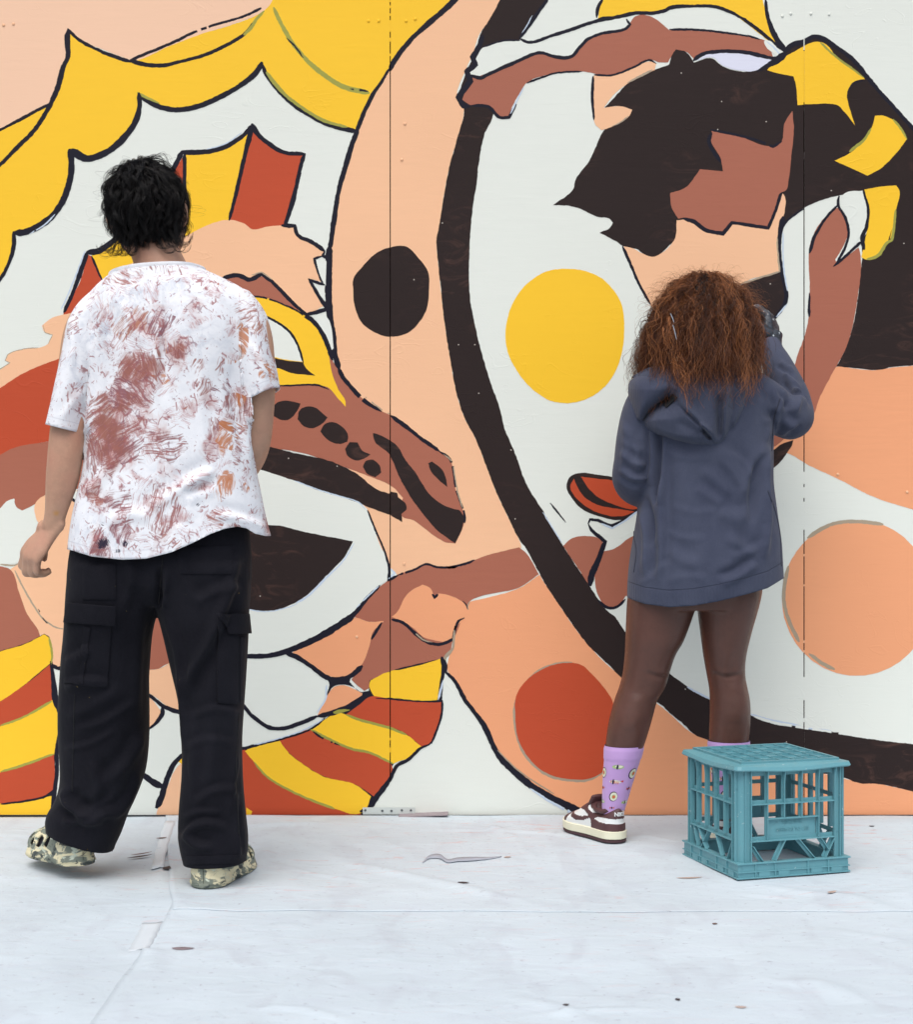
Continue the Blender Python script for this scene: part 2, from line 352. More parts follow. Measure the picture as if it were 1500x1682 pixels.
fill('B', X('652,944 683,935 700,927 720,932 750,932 775,922 801,912 853,899 866,910 885,943 855,964 772,988 765,1000 752,1035 743,1056 739,1072 723,1083 691,1092 639,1103 630,1107 609,1128 598,1135 577,1117 593,1093 606,1059 611,1040 630,1021 606,1021 582,1013 600,990 625,963 640,952'), 'painted_branch')
fill('Q', C2('1100,1175 1130,1150 1200,1030 1290,975 1340,1000 1365,1058 1388,1030 1450,1040 1500,1062')+C3('150,1040 230,1085 250,1110 240,1180 180,1240 160,1310 100,1332')+C2('1420,1330 1300,1300 1230,1240 1150,1195'), 'painted_leaf')
fill('Q', D2('490,270 600,200 760,120 870,55 960,80 1052,75 980,150 970,200 915,345 850,400 790,420 700,410 600,340'), 'painted_shape')
fill('N', D2('690,420 760,425 830,430 850,420 840,450 905,510 960,505 975,540 920,565 910,520 860,480 790,465 740,480 700,540 685,560 715,460'), 'painted_shape')
fill('Q', D2('638,668 690,560 740,485 800,470 860,490 920,522 905,552 800,610 690,660'), 'painted_shape')
fill('N', D2('60,850 240,846 400,808 600,743 690,678 960,505 965,440 1085,386 1400,307 1413,350 1411,580 1402,690 1340,832 1285,854 1110,960 1080,1075 965,1225 925,1262 930,1330 60,1330'), 'painted_scarf_ground')
fill('Y', D2('970,440 1050,400 1085,385 1280,345 1400,308 1412,350 1405,480 1380,562 1280,565 1085,548 1000,548 962,480'), 'painted_scarf_stripe', 0.9)
fill('R', D2('820,650 900,590 970,540 1085,553 1280,568 1410,575 1402,690 1372,770 1330,830 1285,852 1190,770 1085,725 900,680'), 'painted_scarf_stripe')
fill('Y', D2('595,742 690,680 760,640 820,652 900,683 1085,733 1190,775 1282,848 1250,890 1110,955 1050,920 960,885 850,860 700,790'), 'painted_scarf_stripe', 0.9)
fill('R', D2('405,812 500,780 597,742 700,792 850,862 960,888 1080,938 1105,980 1080,1070 1000,1162 880,1085 680,1030 560,960 460,882'), 'painted_scarf_stripe')
fill('R', D2('-130,930 -60,870 60,872 180,860 210,880 250,940 330,1030 460,1110 640,1190 750,1228 850,1245 910,1262 930,1330 -130,1330'), 'painted_scarf_stripe')
fill('Y', D2('195,877 240,850 330,825 410,812 460,882 560,962 680,1032 880,1085 972,1155 950,1220 900,1262 750,1232 640,1192 460,1112 330,1032 250,942'), 'painted_scarf_stripe', 0.9)
fill('Y', D2('205,1225 240,1245 230,1280 205,1288'), 'painted_shape')
# ---- dots
fill('D', B2('865,400 920,330 1000,250 1085,212 1190,207 1270,282 1325,362 1330,480 1320,580 1280,660 1200,738 1090,762 1030,750 920,680 870,560 862,480'), 'painted_dot')
fill('Y', B3('490,740 510,620 560,510 640,420 740,360 870,343 960,352 1080,400 1160,480 1205,560 1222,680 1215,820 1180,950 1110,1060 1020,1130 910,1168 780,1160 700,1120 620,1050 530,920 495,820'), 'painted_dot')
stroke('S', D3('560,540 545,650 565,790 605,890 690,985 780,1035 900,1055 1010,1050 1110,990'), 5)
stroke('S', D3('600,470 690,385 800,340 900,330'), 4)
fill('R', D3('550,560 585,480 650,412 750,357 870,332 960,347 1030,410 1100,490 1150,570 1170,700 1150,880 1110,985 1010,1045 900,1050 780,1028 690,978 605,878 562,780 550,650'), 'painted_dot')
dot = [(1408+123*math.cos(a), 982+128*math.sin(a)) for a in np.linspace(0, 2*math.pi, 26, endpoint=False)]
fill('Q', dot, 'painted_dot')
stroke('S', C4('850,690 900,655 1000,605 1090,588 1200,590 1320,605'), 6); stroke('S', C4('735,860 712,960 705,1060 730,1180 800,1330'), 6); stroke('S', D4('860,275 950,340 1020,375'), 6)

# ---- right face
fill('D', A3('1100,665 1170,590 1250,510 1410,430 1500,398')+A4('20,308 60,303 110,325 150,385 260,360 330,410 500,440 620,370 720,310 905,223 1000,270 1120,360 1250,520 1500,790')+X('1600,330 1800,600 1560,600')+B4('1400,945 1270,967 1150,955 1030,945 1080,850 1130,700 1165,500 1180,350 1190,270')+A4('1190,1490 1230,1400 1230,1250 1190,1175 1000,1215 830,1280 790,1310 720,1370 690,1430')+B4('690,330 500,300 200,150 55,65 45,150 0,200')+B3('1450,245 1400,272 1340,250 1300,222 1220,207 1180,180 1070,120')+A3('1140,1398 1152,1370 1125,1345 1060,1335 920,1275 785,1262 910,1160 920,1110 1000,1000 1050,900 1070,850 1100,800 1250,715 1270,680 1200,655'), 'painted_hair', rough=0.8)
fill('B', A3('222,615 285,480 380,455 560,370 700,330 800,350 890,350 960,280 1050,215 1160,190 1250,150 1290,100 1380,100 1500,185')+A4('0,185 150,190 380,210 520,230 600,260 640,352 520,330 400,320 240,320 150,362 110,322 40,303')+A3('1490,385 1440,385 1370,365 1290,410 1200,450 1080,460 960,440 800,450 620,510 580,570 530,660 510,722 450,722 380,655 280,650'), 'painted_headband')
fill('C', A3('268,458 300,380 350,295 480,252 600,255 700,260 900,200 1050,150 1200,108 1245,125 1245,165 1160,190 1050,210 960,275 885,350 800,348 700,325 560,367 380,447 320,470'), 'painted_headband')
fill('Y', A3('1062,112 1075,30 1110,-80')+A4('560,-80 590,60 640,200 712,312 650,280 500,165 380,80 250,42 100,40 0,52')+A3('1420,75 1300,80 1180,105 1090,120'), 'painted_cap')
fill('L', A4('165,372 250,330 380,328 500,335 632,370 540,432 500,440 330,405 270,355'), 'painted_shape')
fill('P', A3('1035,465 1150,465 1290,415 1380,378 1418,390 1410,430 1250,510 1160,580 1095,665 1200,655 1270,675 1255,712 1150,780 1080,802 1040,760 1028,600'), 'painted_ear')
fill('P', X('1112,362 1132,361 1158,378 1188,384 1204,369 1230,372 1262,376 1276,347 1286,318 1290,323 1284,373 1279,420 1281,446 1217,468 1210,480 1210,540 1100,570 1068,499 1047,457 1033,422 1025,404 1040,408 1057,417 1072,422 1085,417 1100,405 1110,390'), 'painted_face')
fill('B', A4('262,803 400,828 640,900 690,870 710,760 758,683 768,800 752,960 737,1100 720,1172 682,1190 650,1330 610,1400 560,1395 480,1375 390,1365 360,1420 330,1435 200,1400 100,1340 55,1347 15,1280 5,1190 100,1155 190,1043 330,1055 318,980 258,870'), 'painted_face')
fill('D', B4('425,465 455,435 680,365 692,400 722,520 710,560 650,650 620,900 450,800'), 'painted_beard')
fill('B', X('1377,341 1391,363 1394,384 1384,414 1372,437 1391,422 1411,406 1414,417 1415,443 1411,478 1401,537 1388,577 1372,606 1348,651 1332,690 1308,705 1270,735 1225,748 1225,700 1290,660 1305,603 1313,577 1323,550 1329,521 1331,478 1331,403 1345,370 1358,355'), 'painted_hand')
fill('C', A4('1050,1240 1080,1190 1190,1175 1218,1260 1222,1350 1195,1440')+B4('1190,130 1140,200 1080,262 1032,305 1022,288 1070,210 1102,120 1092,30 1060,-50'), 'painted_fingernail')
fill('Y', A4('602,432 640,390 750,330 900,258 960,270 1040,360 1130,420 1208,490 1130,515 1095,580 1110,660 1145,772 1080,690 1040,650 900,640 790,648 780,520 765,470 680,455'), 'painted_star')
fill('Y', A4('1268,713 1310,712 1390,745 1466,855 1410,930 1300,1040 1220,1082 1130,1040 1018,990 1120,940 1200,860 1250,780'), 'painted_flame')
fill('Y', A4('1202,1168 1300,1150 1400,1143 1418,1170 1397,1300 1387,1400 1360,1480')+B4('1370,100 1340,190 1280,265 1215,287 1183,272 1210,150 1232,0'), 'painted_flame')
fill('D', C4('560,170 640,148 690,110 765,86 755,120 700,200 652,252 560,330'), 'painted_shape')
# lips at the woman's elbow
fill('D', C3('865,370 890,310 960,288 1050,298 1150,313 1420,380 1420,500 1300,525 1210,577 1090,562 960,510 890,430'), 'painted_lips')
fill('R', C3('888,372 912,322 930,370 980,440 1050,482 1200,512 1290,527 1205,555 1080,540 980,490 915,430'), 'painted_lips')
fill('R', C3('955,312 1050,322 1150,335 1390,400 1350,470 1300,510 1150,480 1050,430 1000,380'), 'painted_lips')
fill('B', C3('845,737 900,690 960,678 1050,685 1088,715 1088,760 1040,850 1012,940 1000,972 920,850'), 'painted_shape')
fill('B', C3('1085,772 1160,755 1260,685 1420,640 1420,1120 1232,1045 1190,1100 1140,1117 1090,1092 1050,1010 1042,900'), 'painted_shape')

# ---- outlines
for key, pts, w, w2, dry in [
 ('N', X('-80,250 -20,223 20,203 50,187 82,170'), 4, 6, .1), ('N', X('112,48 110,65 111,92 103,112 95,142 85,166 72,190 55,215 30,240 0,270 -60,320'), 9, 6, 0),
 ('N', X('110,47 125,62 142,73 165,84 190,94 216,102'), 6, 6, .08), ('N', X('213,99 240,88 290,67 312,56 345,43 400,27 432,12'), 5, 4, .22),
 ('N', X('213,100 245,107 270,107 305,99 340,89 370,75 400,57 420,33'), 7, 5, .16), ('G', X('400,58 410,48 424,28 434,18'), 6, 4, .1),
 ('G', X('449,12 460,36 480,70 505,100 535,125 565,143 607,153'), 6, 8, .12), ('N', X('470,62 484,76 498,95'), 3, 3, .4), ('N', X('575,146 590,148 605,150'), 3, 4, .3),
 ('N', X('756,-8 728,18 700,42 680,60 660,83 645,105 640,117'), 9, 9, 0), ('N', X('640,112 625,137 614,153 600,180 590,205 585,217'), 5, 8, .12),
 ('N', X('588,212 578,238 568,272 557,310 551,345 546,380 542,410'), 9, 8, .06),
 ('N', X('430,104 436,120 450,140 470,162 500,184 530,201 560,211 588,216'), 6, 8, .2), ('G', X('437,118 452,138 472,159 502,181 532,198 570,209'), 6, 5, .2),
 ('N', X('431,102 420,120 398,138 362,159 327,174 300,180 270,178 245,168 229,156'), 9, 8, .03), ('G', X('225,152 240,160 262,170'), 5, 3, .15),
 ('N', X('227,152 229,175 222,200 207,222 184,244 162,256 140,260 116,246'), 8, 12, 0), ('N', X('114,244 117,275 112,305 100,335 82,358 60,373 42,381 22,383'), 10, 11, 0),
 ('N', X('22,380 22,405 14,432 2,455 -60,530'), 7, 5, 0), ('U', X('90,352 72,370 48,384'), 4, 3, .1),
 ('N', X('296,250 330,250 370,241 400,222 416,204'), 9, 7, 0), ('N', X('413,203 424,221 440,235 465,250 502,253'), 8, 6, 0), ('U', X('336,246 370,236 398,217'), 3, 3, .2),
 ('N', X('414,208 402,255 387,320 376,362'), 8, 5, .05), ('N', X('501,252 494,272 488,300 478,340 467,372'), 6, 8, 0), ('N', X('303,252 303,290 304,340 303,385'), 7, 6, 0), ('N', X('299,248 286,275 270,303'), 10, 6, 0),
 ('N', X('200,382 180,400 162,412 141,415'), 9, 9, 0), ('N', X('143,413 130,452 118,484 104,514'), 9, 6, 0), ('N', X('150,420 158,440 168,462'), 4, 3, 0), ('U', X('139,412 125,450 112,482 100,508'), 4, 4, .1),
 ('S', X('62,571 35,574 12,583 8,592 16,596 0,606 -40,634'), 2, 2, .1), ('S', X('70,533 73,546 86,550 78,566'), 2, 2, .1),
 ('S', X('0,927 24,928 40,920'), 6, 3, .1), ('S', X('24,937 36,962 58,1000 72,1018 90,1030 108,1034'), 5, 4, .2), ('N', X('62,1000 75,1022 104,1034'), 2, 2, .45),
 ('N', X('112,814 122,823 134,830'), 6, 4, 0), ('N', X('83,1086 87,1130 88,1150 97,1170 98,1200 93,1230 93,1270 89,1300 85,1345'), 5, 8, .08), ('G', X('80,1046 85,1075 84,1092'), 4, 3, .2),
 ('G', X('0,1192 40,1177 84,1152'), 3, 4, .15), ('G', X('0,1268 40,1256 88,1238'), 4, 4, .15), ('N', X('0,1321 40,1316 76,1307 86,1298'), 3, 4, .1), ('N', X('98,1098 90,1096 84,1090'), 8, 5, 0), ('N', X('106,1094 96,1098 88,1097'), 8, 6, 0),
 ('N', X('236,1135 255,1150 268,1160 285,1167 320,1174'), 5, 9, 0), ('N', X('266,1160 266,1172 258,1185 243,1199'), 9, 4, 0),
 ('N', X('225,1266 238,1275 250,1284 268,1293'), 8, 10, 0), ('N', X('304,1236 286,1254 276,1274 270,1292 264,1312 256,1328'), 7, 11, 0),
 ('N', X('365,457 390,452 410,459 430,450 447,463 480,497 508,522 537,556'), 8, 5, 0), ('S', X('413,452 430,447 446,459'), 3, 3, .2),
 ('N', X('380,522 400,518 432,519 458,531 478,548 491,572 498,596'), 4, 4, 0), ('N', X('405,486 430,488 460,498 490,512 510,528'), 3, 3, .3), ('N', X('437,634 480,633 522,633 540,640'), 3, 3, .1),
 ('N', X('462,370 484,371 489,386 513,398 534,413'), 7, 7, 0), ('N', X('541,404 540,440 540,500 546,550 550,582 557,606'), 12, 10, 0), ('N', X('555,602 563,619 577,636 598,658 627,676'), 8, 6, .2), ('N', X('642,683 670,703 694,722 722,741'), 7, 6, .25),
 ('N', X('530,420 516,425 521,442 530,466'), 4, 5, 0), ('N', X('507,458 520,480 536,506'), 5, 7, 0), ('N', X('506,458 518,463 534,468'), 4, 5, 0), ('N', X('500,517 520,513 540,506'), 6, 7, 0), ('N', X('505,518 525,540 540,572 546,592'), 7, 9, 0), ('N', X('534,413 530,420 540,425'), 6, 6, 0),
 ('S', X('600,652 626,672 642,681'), 3, 2, .35), ('N', X('722,741 739,754 745,775 749,803 754,818 764,850 762,862'), 4, 3, .3), ('S', X('728,746 742,757 747,780 752,808 760,835'), 3, 4, .3),
 ('N', X('904,826 915,840 930,858'), 3, 2, 0),
 ('N', C2('950,515 1000,640 1060,780 1085,860'), 3, 3, .1), ('N', C2('1060,790 1080,850 1085,900 1075,955'), 4, 5, .1), ('U', C2('1090,875 1120,905 1080,940'), 7, 5, 0), ('N', C2('1075,955 1140,918'), 5, 4, 0),
 ('N', C2('1140,918 1250,880 1310,850 1380,868 1500,868')+C3('130,872 250,845 300,825'), 4, 4, .2), ('N', C2('1350,1035 1365,1055 1385,1035'), 7, 7, 0),
 ('N', C2('1098,1190 1170,1210 1260,1290 1330,1335 1420,1340 1480,1310 1495,1230')+C3('180,1250 200,1200 238,1180'), 6, 4, .1), ('S', C2('1240,1270 1300,1318 1350,1330'), 5, 3, .3), ('S', C3('270,1080 255,1110 262,1130'), 7, 3, .1), ('N', C3('225,1075 250,1105 255,1130'), 3, 2, .1),
 ('N', C2('1030,980 950,1060 870,1155 760,1235'), 4, 10, .1), ('U', C2('1020,985 940,1060 880,1120'), 4, 3, .2), ('U', C2('870,720 800,830 690,940 580,1050 510,1090'), 3, 7, .1), ('U', C2('500,335 650,392 800,437 900,472 940,515'), 3, 3, .2), ('U', C2('215,1128 310,1142 400,1132 520,1095'), 3, 3, .1),
 ('N', D2('60,300 200,292 330,290 440,265 600,200 680,160 870,40'), 6, 12, 0), ('N', D2('440,268 520,300 600,352 720,432 790,432 850,412 920,350'), 7, 9, 0), ('N', D2('1040,85 1010,130 975,190'), 5, 6, 0),
 ('N', D2('120,540 180,590 230,650 300,705 350,732 430,737 530,707 640,662'), 6, 7, 0), ('N', D2('640,662 740,640 850,592 925,550'), 7, 9, 0), ('N', D2('60,885 180,862 240,847 400,806 600,742 690,672'), 5, 3, .1), ('U', D2('250,838 400,800 560,745 680,680'), 3, 3, .15), ('U', D2('700,470 690,560 640,640'), 6, 5, .05),
 ('N', D2('1410,295 1418,370 1402,480 1392,560'), 7, 4, 0), ('S', D2('1470,250 1430,300 1425,350 1450,400'), 9, 5, .05), ('N', D2('1400,572 1412,566 1410,640 1388,720 1345,830'), 4, 4, .05), ('N', D2('1340,832 1285,855 1200,930 1130,970 1090,1050 1000,1170 960,1235'), 4, 9, .05),
 ('G', D2('600,742 690,790 850,862 960,885 1110,955'), 4, 4, .2), ('G', D2('820,652 900,683 1085,733 1190,775'), 4, 4, .25), ('N', D2('615,755 680,800 780,840'), 4, 3, .35), ('G', D2('250,942 330,1032 460,1112 640,1192 750,1232'), 3, 4, .2), ('N', D2('1000,550 1085,556 1280,570 1400,572'), 2, 3, .2), ('N', D2('1080,385 1180,365 1270,345'), 2, 2, .3), ('N', D2('905,1250 925,1240 945,1250'), 9, 7, 0), ('G', D2('740,640 790,630 840,622'), 7, 3, .1),
 ('N', D3('100,300 115,350 120,392'), 8, 9, 0), ('N', D3('110,385 165,430 240,560 300,640 355,715 440,890 540,1000 650,1090 780,1170 940,1250 962,1272'), 5, 14, 0), ('S', D3('175,130 170,200 165,240 115,310'), 6, 6, .15), ('U', D3('640,1105 760,1185 900,1258'), 5, 8, .2), ('S', D3('440,870 540,970 660,1060 790,1140'), 4, 3, .3), ('U', D3('75,560 90,500 105,440'), 6, 4, .1),
 # right face
 ('N', A3('1090,-10 1060,50 1052,110'), 6, 5, 0), ('N', A3('1060,117 1180,105 1290,80 1400,80 1480,62')+A4('0,50 130,38 280,42 400,85 540,178 690,305'), 6, 5, 0), ('N', A4('592,-10 605,100 650,220 700,295 725,325'), 5, 11, 0),
 ('N', A3('575,238 640,262 760,225 900,180 1050,130 1175,108'), 5, 6, 0), ('N', A3('1235,118 1257,150 1230,177 1080,207 1000,240 950,290 890,352 800,350 700,325 560,380 380,460 340,480 272,463'), 5, 6, 0),
 ('N', A3('350,215 325,290 285,350 305,400 250,440 275,500 198,600 230,652 275,655'), 8, 9, 0), ('N', A3('275,650 390,660 450,722 512,722 555,640'), 5, 5, 0), ('N', A3('760,-20 700,65 640,150 575,238'), 6, 6, 0), ('U', A3('655,95 620,160 590,205'), 3, 2, .1), ('N', A3('350,290 480,250 580,250'), 3, 3, 0), ('N', A3('620,512 720,475 800,450 960,440'), 3, 3, .25), ('U', A3('600,540 560,620 520,700'), 5, 4, .1),
 ('N', A3('1030,470 1025,600 1035,740'), 5, 4, .05), ('N', A3('1035,462 1150,462 1290,410 1375,370 1420,392'), 4, 3, .1), ('S', A3('1395,430 1290,485 1240,510'), 7, 4, .1), ('S', A3('1250,715 1180,765 1140,780'), 4, 2, .1),
 ('N', A4('0,182 150,183 380,207 520,230 560,245'), 4, 3, 0), ('N', A4('145,375 200,335 300,318 450,320 640,358 700,360'), 7, 6, 0), ('C', A4('590,250 640,300 700,350'), 14, 10, 0), ('U', A4('600,255 650,300 700,355'), 3, 4, .2),
 ('N', A4('712,325 760,275 820,260 905,225 1020,285 1130,365 1250,510 1500,790')+X('1600,330'), 8, 5, 0), ('N', A4('720,330 640,385 540,440'), 14, 5, 0), ('G', A4('930,262 1040,360 1130,425 1200,480'), 4, 3, .2), ('N', A4('1205,490 1130,518 1098,570'), 4, 3, .1), ('G', A4('1110,935 1200,860 1245,790'), 5, 3, .2), ('G', A4('1380,735 1440,810 1464,860'), 4, 3, .2), ('G', A4('1395,1290 1385,1400 1372,1480')+B4('1345,180 1285,262 1215,287'), 4, 5, .1),
 ('N', A4('255,800 400,828 560,870 640,905 695,870'), 4, 4, .3), ('N', A4('262,815 245,870 270,930 320,1000'), 6, 5, .1), ('N', A4('85,1345 150,1365 220,1415 330,1440 385,1372 480,1385 610,1405 650,1310 690,1188'), 7, 5, 0),
 ('N', B3('1212,205 1250,290 1310,430 1385,565'), 5, 4, .1), ('N', B4('705,20 683,120 678,230 690,350 722,520 710,562 640,660'), 8, 6, 0), ('S', B4('665,150 672,280 680,360 440,437'), 4, 5, .1), ('U', B4('700,120 705,330 728,480'), 4, 4, .1), ('U', B4('725,560 660,640'), 4, 4, 0),
 ('N', A4('1048,1205 1040,1258 1085,1340 1105,1430 1085,1520 1020,1640'), 5, 4, 0), ('N', A4('1040,1260 960,1350 890,1470 865,1560'), 4, 6, 0), ('N', A4('1195,1178 1225,1280 1215,1400 1190,1460 1200,1540'), 4, 8, 0), ('N', B4('1190,170 1130,225 1070,280 1010,330'), 5, 4, 0), ('N', B4('865,490 862,560 862,640'), 3, 5, .1), ('N', A4('685,1430 720,1368 790,1310 830,1285'), 3, 4, 0),
 ('N', C3('1000,602 1012,575 1060,580 1140,612 1220,580 1300,522'), 5, 5, 0), ('U', C3('1080,600 1150,628 1230,580 1310,520'), 5, 5, .1), ('N', C3('1000,600 1020,640 1080,690 1105,712 1085,760 1060,830 1020,920 1012,985'), 4, 12, 0), ('N', C3('1060,1070 1120,1118 1180,1112 1230,1065'), 5, 4, 0),
 ('U', C3('720,530 840,720'), 3, 3, .1), ('U', D4('110,480 170,515 250,555'), 5, 6, .15), ('U', D4('500,650 620,685 760,712 850,735 1000,750'), 7, 4, .25), ('C', D4('520,660 620,695 800,728 1000,757 1200,790 1450,825'), 4, 3, .35),
]:
    k_ = {'U': 0.6, 'S': 0.6}.get(key, 1.0); stroke(key, pts, w*k_, 'painted_outline', w2*k_, dry=dry)
for s in ('519,428 530,425 536,429 535,469 530,462 522,440', '518,468 532,475 535,494 528,488', '514,518 531,515 541,527 548,572 545,575 535,550 521,529'):
    fill('C', X(s), 'painted_tooth', 0.3)

# paint bridging the joints here and there
def joint_fill(s, y0, y1, key):
    bm = bmesh.new(); x = WX(s); z0, z1 = EYE-(y1-841)*DW/FPX, EYE-(y0-841)*DW/FPX
    bmesh.ops.create_cube(bm, size=1)
    for v in bm.verts: v.co = Vector((x+v.co.x*GAP*1.02, 0.0016+v.co.y*0.003, (z0+z1)/2+v.co.z*(z1-z0)))
    link('paint_bridge', bm_mesh(bm, 'paint_bridge'), PM[key], WALL)
for s, y0, y1, key in [(641, 0, 3, 'Y'), (641, 9, 13, 'Y'), (641, 22, 26, 'Y'), (641, 33, 52, 'Y'), (641, 62, 68, 'Y'), (641, 88, 92, 'Y'), (641, 1212, 1216, 'Y'), (641, 1285, 1342, 'C'), (641, 1228, 1236, 'Y'),
                       (1321.5, -40, 82, 'C'), (1321.5, 84, 168, 'Y'), (1321.5, 176, 182, 'D'), (1321.5, 250, 262, 'D'), (1321.5, 775, 795, 'C'), (1321.5, 800, 818, 'C'), (1321.5, 824, 870, 'C'), (1321.5, 910, 914, 'P'), (1321.5, 960, 963, 'P'), (1321.5, 1052, 1056, 'P'), (1321.5, 1068, 1072, 'P'), (1321.5, 1112, 1150, 'C'), (1321.5, 1180, 1186, 'C'), (1321.5, 1196, 1240, 'D')]:
    joint_fill(s, y0, y1, key)
# screw heads under the paint
bm = bmesh.new(); bmesh.ops.create_uvsphere(bm, u_segments=12, v_segments=6, radius=1)
for v in bm.verts: v.co = Vector((v.co.x*0.0042, v.co.y*0.0011, v.co.z*0.0042))
scr = bm_mesh(bm, 'screw_head', True); first = True
for px, py, key in [(605, 34, 'Y'), (622, 34, 'Y'), (667, 34, 'Y'), (682, 31, 'Y'), (1286, 26, 'C'), (1300, 22, 'C'), (1333, 22, 'C'), (1363, 23, 'C'), (5, 41, 'P'), (21, 39, 'P'), (665, 203, 'P'), (1377, 779, 'P'), (1491, 808, 'P'), (586, 1046, 'P'), (664, 926, 'P'), (660, 262, 'P')]:
    me = scr.copy(); o = link('screw_head', me, PM[key], WALL); o.location = P(px, py, -0.0018)
# flat metal bracket over the foot of the joint, painted over, with screw holes
brk = simple('painted_bracket', lin(206, 212, 208), 0.4, 60, 0.05, 0.2, 120, 0.0006)
dark_steel = simple('bare_steel', lin(88, 92, 96), 0.35, 60, 0.2, Metallic=0.8)
bm = bmesh.new(); bmesh.ops.create_cube(bm, size=1)
c = P(639, 1332, -0.004)
for v in bm.verts: v.co = Vector((c.x+v.co.x*0.152, c.y+v.co.y*0.0035, c.z+v.co.z*0.020))
bmesh.ops.bevel(bm, geom=bm.edges[:], offset=0.0008, segments=2)
BRK = link('joint_bracket', bm_mesh(bm, 'joint_bracket'), brk, WALL)
bm = bmesh.new(); bmesh.ops.create_cone(bm, cap_ends=True, segments=14, radius1=0.0036, radius2=0.003, depth=0.0022)
bmesh.ops.rotate(bm, verts=bm.verts, matrix=Matrix.Rotation(R(90), 3, 'X'))
hole = bm_mesh(bm, 'screw')
for px in (600, 628, 643, 660, 675):
    o = link('screw', hole, None, BRK); o.location = P(px, 1331+(px % 3), -0.0062)
hole.materials.append(dark_steel)
# ------------------------------------------------------------------ ground and drop cloths
asph = NB('pavement_concrete'); vv = asph.co()
gmat = asph.fin(asph.mix(asph.noise(vv, 3, 6).outputs[0], lin(84, 83, 82), lin(104, 102, 100)), 0.9, asph.bump(asph.noise(vv, 120, 4).outputs[0], 0.4, 0.004))
g = link('ground', me_from('ground', [(-600, -600, -0.006), (600, -600, -0.006), (600, 600, -0.006), (-600, 600, -0.006)], [(0, 1, 2, 3)]), gmat)
tag(g, 'grey concrete pavement under the drop cloths', None, None, 'structure')

def cloth_mat(name, col):
    nb = NB(name); nb.dim = '2D'; v = nb.co()
    weave = nb.noise(nb.co((60, 900, 1)), 1.0, 2); weave2 = nb.noise(nb.co((900, 60, 1)), 1.0, 2)
    big = nb.noise(v, 2.4, 3, 0.6); mid = nb.noise(nb.co((3, 9, 1)), 2.0, 3, 0.65)
    c = nb.mix(nb.rng(big.outputs[0], 0.3, 0.75), scl(col, 1.03), scl(col, 0.93))
    c = nb.mix(nb.math('MULTIPLY', nb.rng(mid.outputs[0], 0.5, 0.75), 0.25), c, (col[0]*0.92, col[1]*0.87, col[2]*0.92, 1))
    smear = nb.noise(nb.co((5, 24, 1), loc=(2.2, 4.1, 0)), 1.6, 4, 0.7, 0.6)                         # trodden-in paint, mostly by the wall
    gate = nb.noise(nb.co((1, 1, 1), loc=(9, 1, 0)), 1.7, 2)
    sp = nb.n('ShaderNodeSeparateXYZ'); nb.l(nb.co(), sp.inputs[0])
    f = nb.math('MULTIPLY', nb.rng(smear.outputs[0], 0.60, 0.68), nb.rng(gate.outputs[0], 0.46, 0.58))
    f = nb.math('MULTIPLY', f, nb.rng(sp.outputs[1], -1.5, -0.2, 0.10, 0.55))
    c = nb.mix(f, c, lin(205, 150, 145))
    dirt = nb.noise(nb.co((14, 30, 1), loc=(1, 3, 0)), 3.0, 4, 0.6)
    c = nb.mix(nb.rng(dirt.outputs[0], 0.66, 0.74, 0, 0.5), c, lin(140, 134, 146))
    vo = nb.n('ShaderNodeTexVoronoi'); vo.inputs['Scale'].default_value = 9; nb.l(v, vo.inputs['Vector'])
    c = nb.mix(nb.rng(vo.outputs['Distance'], 0.010, 0.026, 0.8, 0.0), c, lin(120, 102, 118))
    h1 = nb.math('MULTIPLY', nb.math('ADD', weave.outputs[0], weave2.outputs[0]), 0.02)
    h2 = nb.noise(nb.co((5, 8, 1)), 2.6, 4, 0.5, 0.6).outputs[0]
    foot = nb.noise(nb.co((7, 3.2, 1), loc=(6, 2, 0)), 1.3, 3, 0.5, 0.5); c = nb.mix(nb.rng(foot.outputs[0], 0.55, 0.72, 0, 0.22), c, lin(168, 168, 178))
    n3 = nb.bump(nb.math('ADD', h1, nb.math('MULTIPLY', h2, 0.5)), 0.34, 0.016)
    return nb.fin(c, 0.86, n3, 0.2)
CM = cloth_mat('drop_cloth_cotton', lin(196, 207, 214))
def G(px, py, z=0.0):
    """ground point (height z) shown at a pixel"""
    d = FPX*(EYE-z)/(py-841); return Vector(((px-750)*d/FPX, d-DW, z))
def seg_d(p, a, b):
    ab = b-a; t = max(0, min(1, (p-a).dot(ab)/max(ab.length_squared, 1e-9))); return (p-(a+ab*t)).length, t
# creases: list of ground polylines (pixels), height, width
CREASE = [([(445,1370),(560,1420),(700,1450),(830,1480),(930,1500)], .007, .035), ([(440,1372),(470,1420),(490,1500)], .004, .05), ([(1000,1384),(1060,1378),(1130,1390)], .006, .02),
          ([(1235,1455),(1320,1470),(1400,1480),(1470,1500)], .012, .035), ([(1100,1405),(1180,1440),(1205,1455)], .008, .02), ([(280,1445),(300,1500),(360,1500)], .008, .04), ([(405,1440),(430,1420),(445,1380)], .009, .03),
          ([(640,1520),(632,1570),(640,1640)], .004, .04), ([(0,1440),(120,1452),(240,1485)], .004, .05), ([(1220,1560),(1330,1610),(1420,1660)], .003, .06), ([(700,1352),(850,1372),(960,1376)], .006, .025), ([(330,1345),(420,1360),(560,1356)], .005, .03),
          ([(0,1500),(130,1492),(250,1486)], .003, .012), ([(0,1372),(60,1376),(180,1374)], .006, .02), ([(180,1390),(260,1390),(262,1388)], .004, .012), ([(270,1470),(262,1440),(275,1400),(290,1380)], .010, .022), ([(1040,1650),(1130,1600),(1240,1580)], .003, .05), ([(60,1560),(100,1610),(110,1680)], .004, .05)]
_r = random.Random(4)
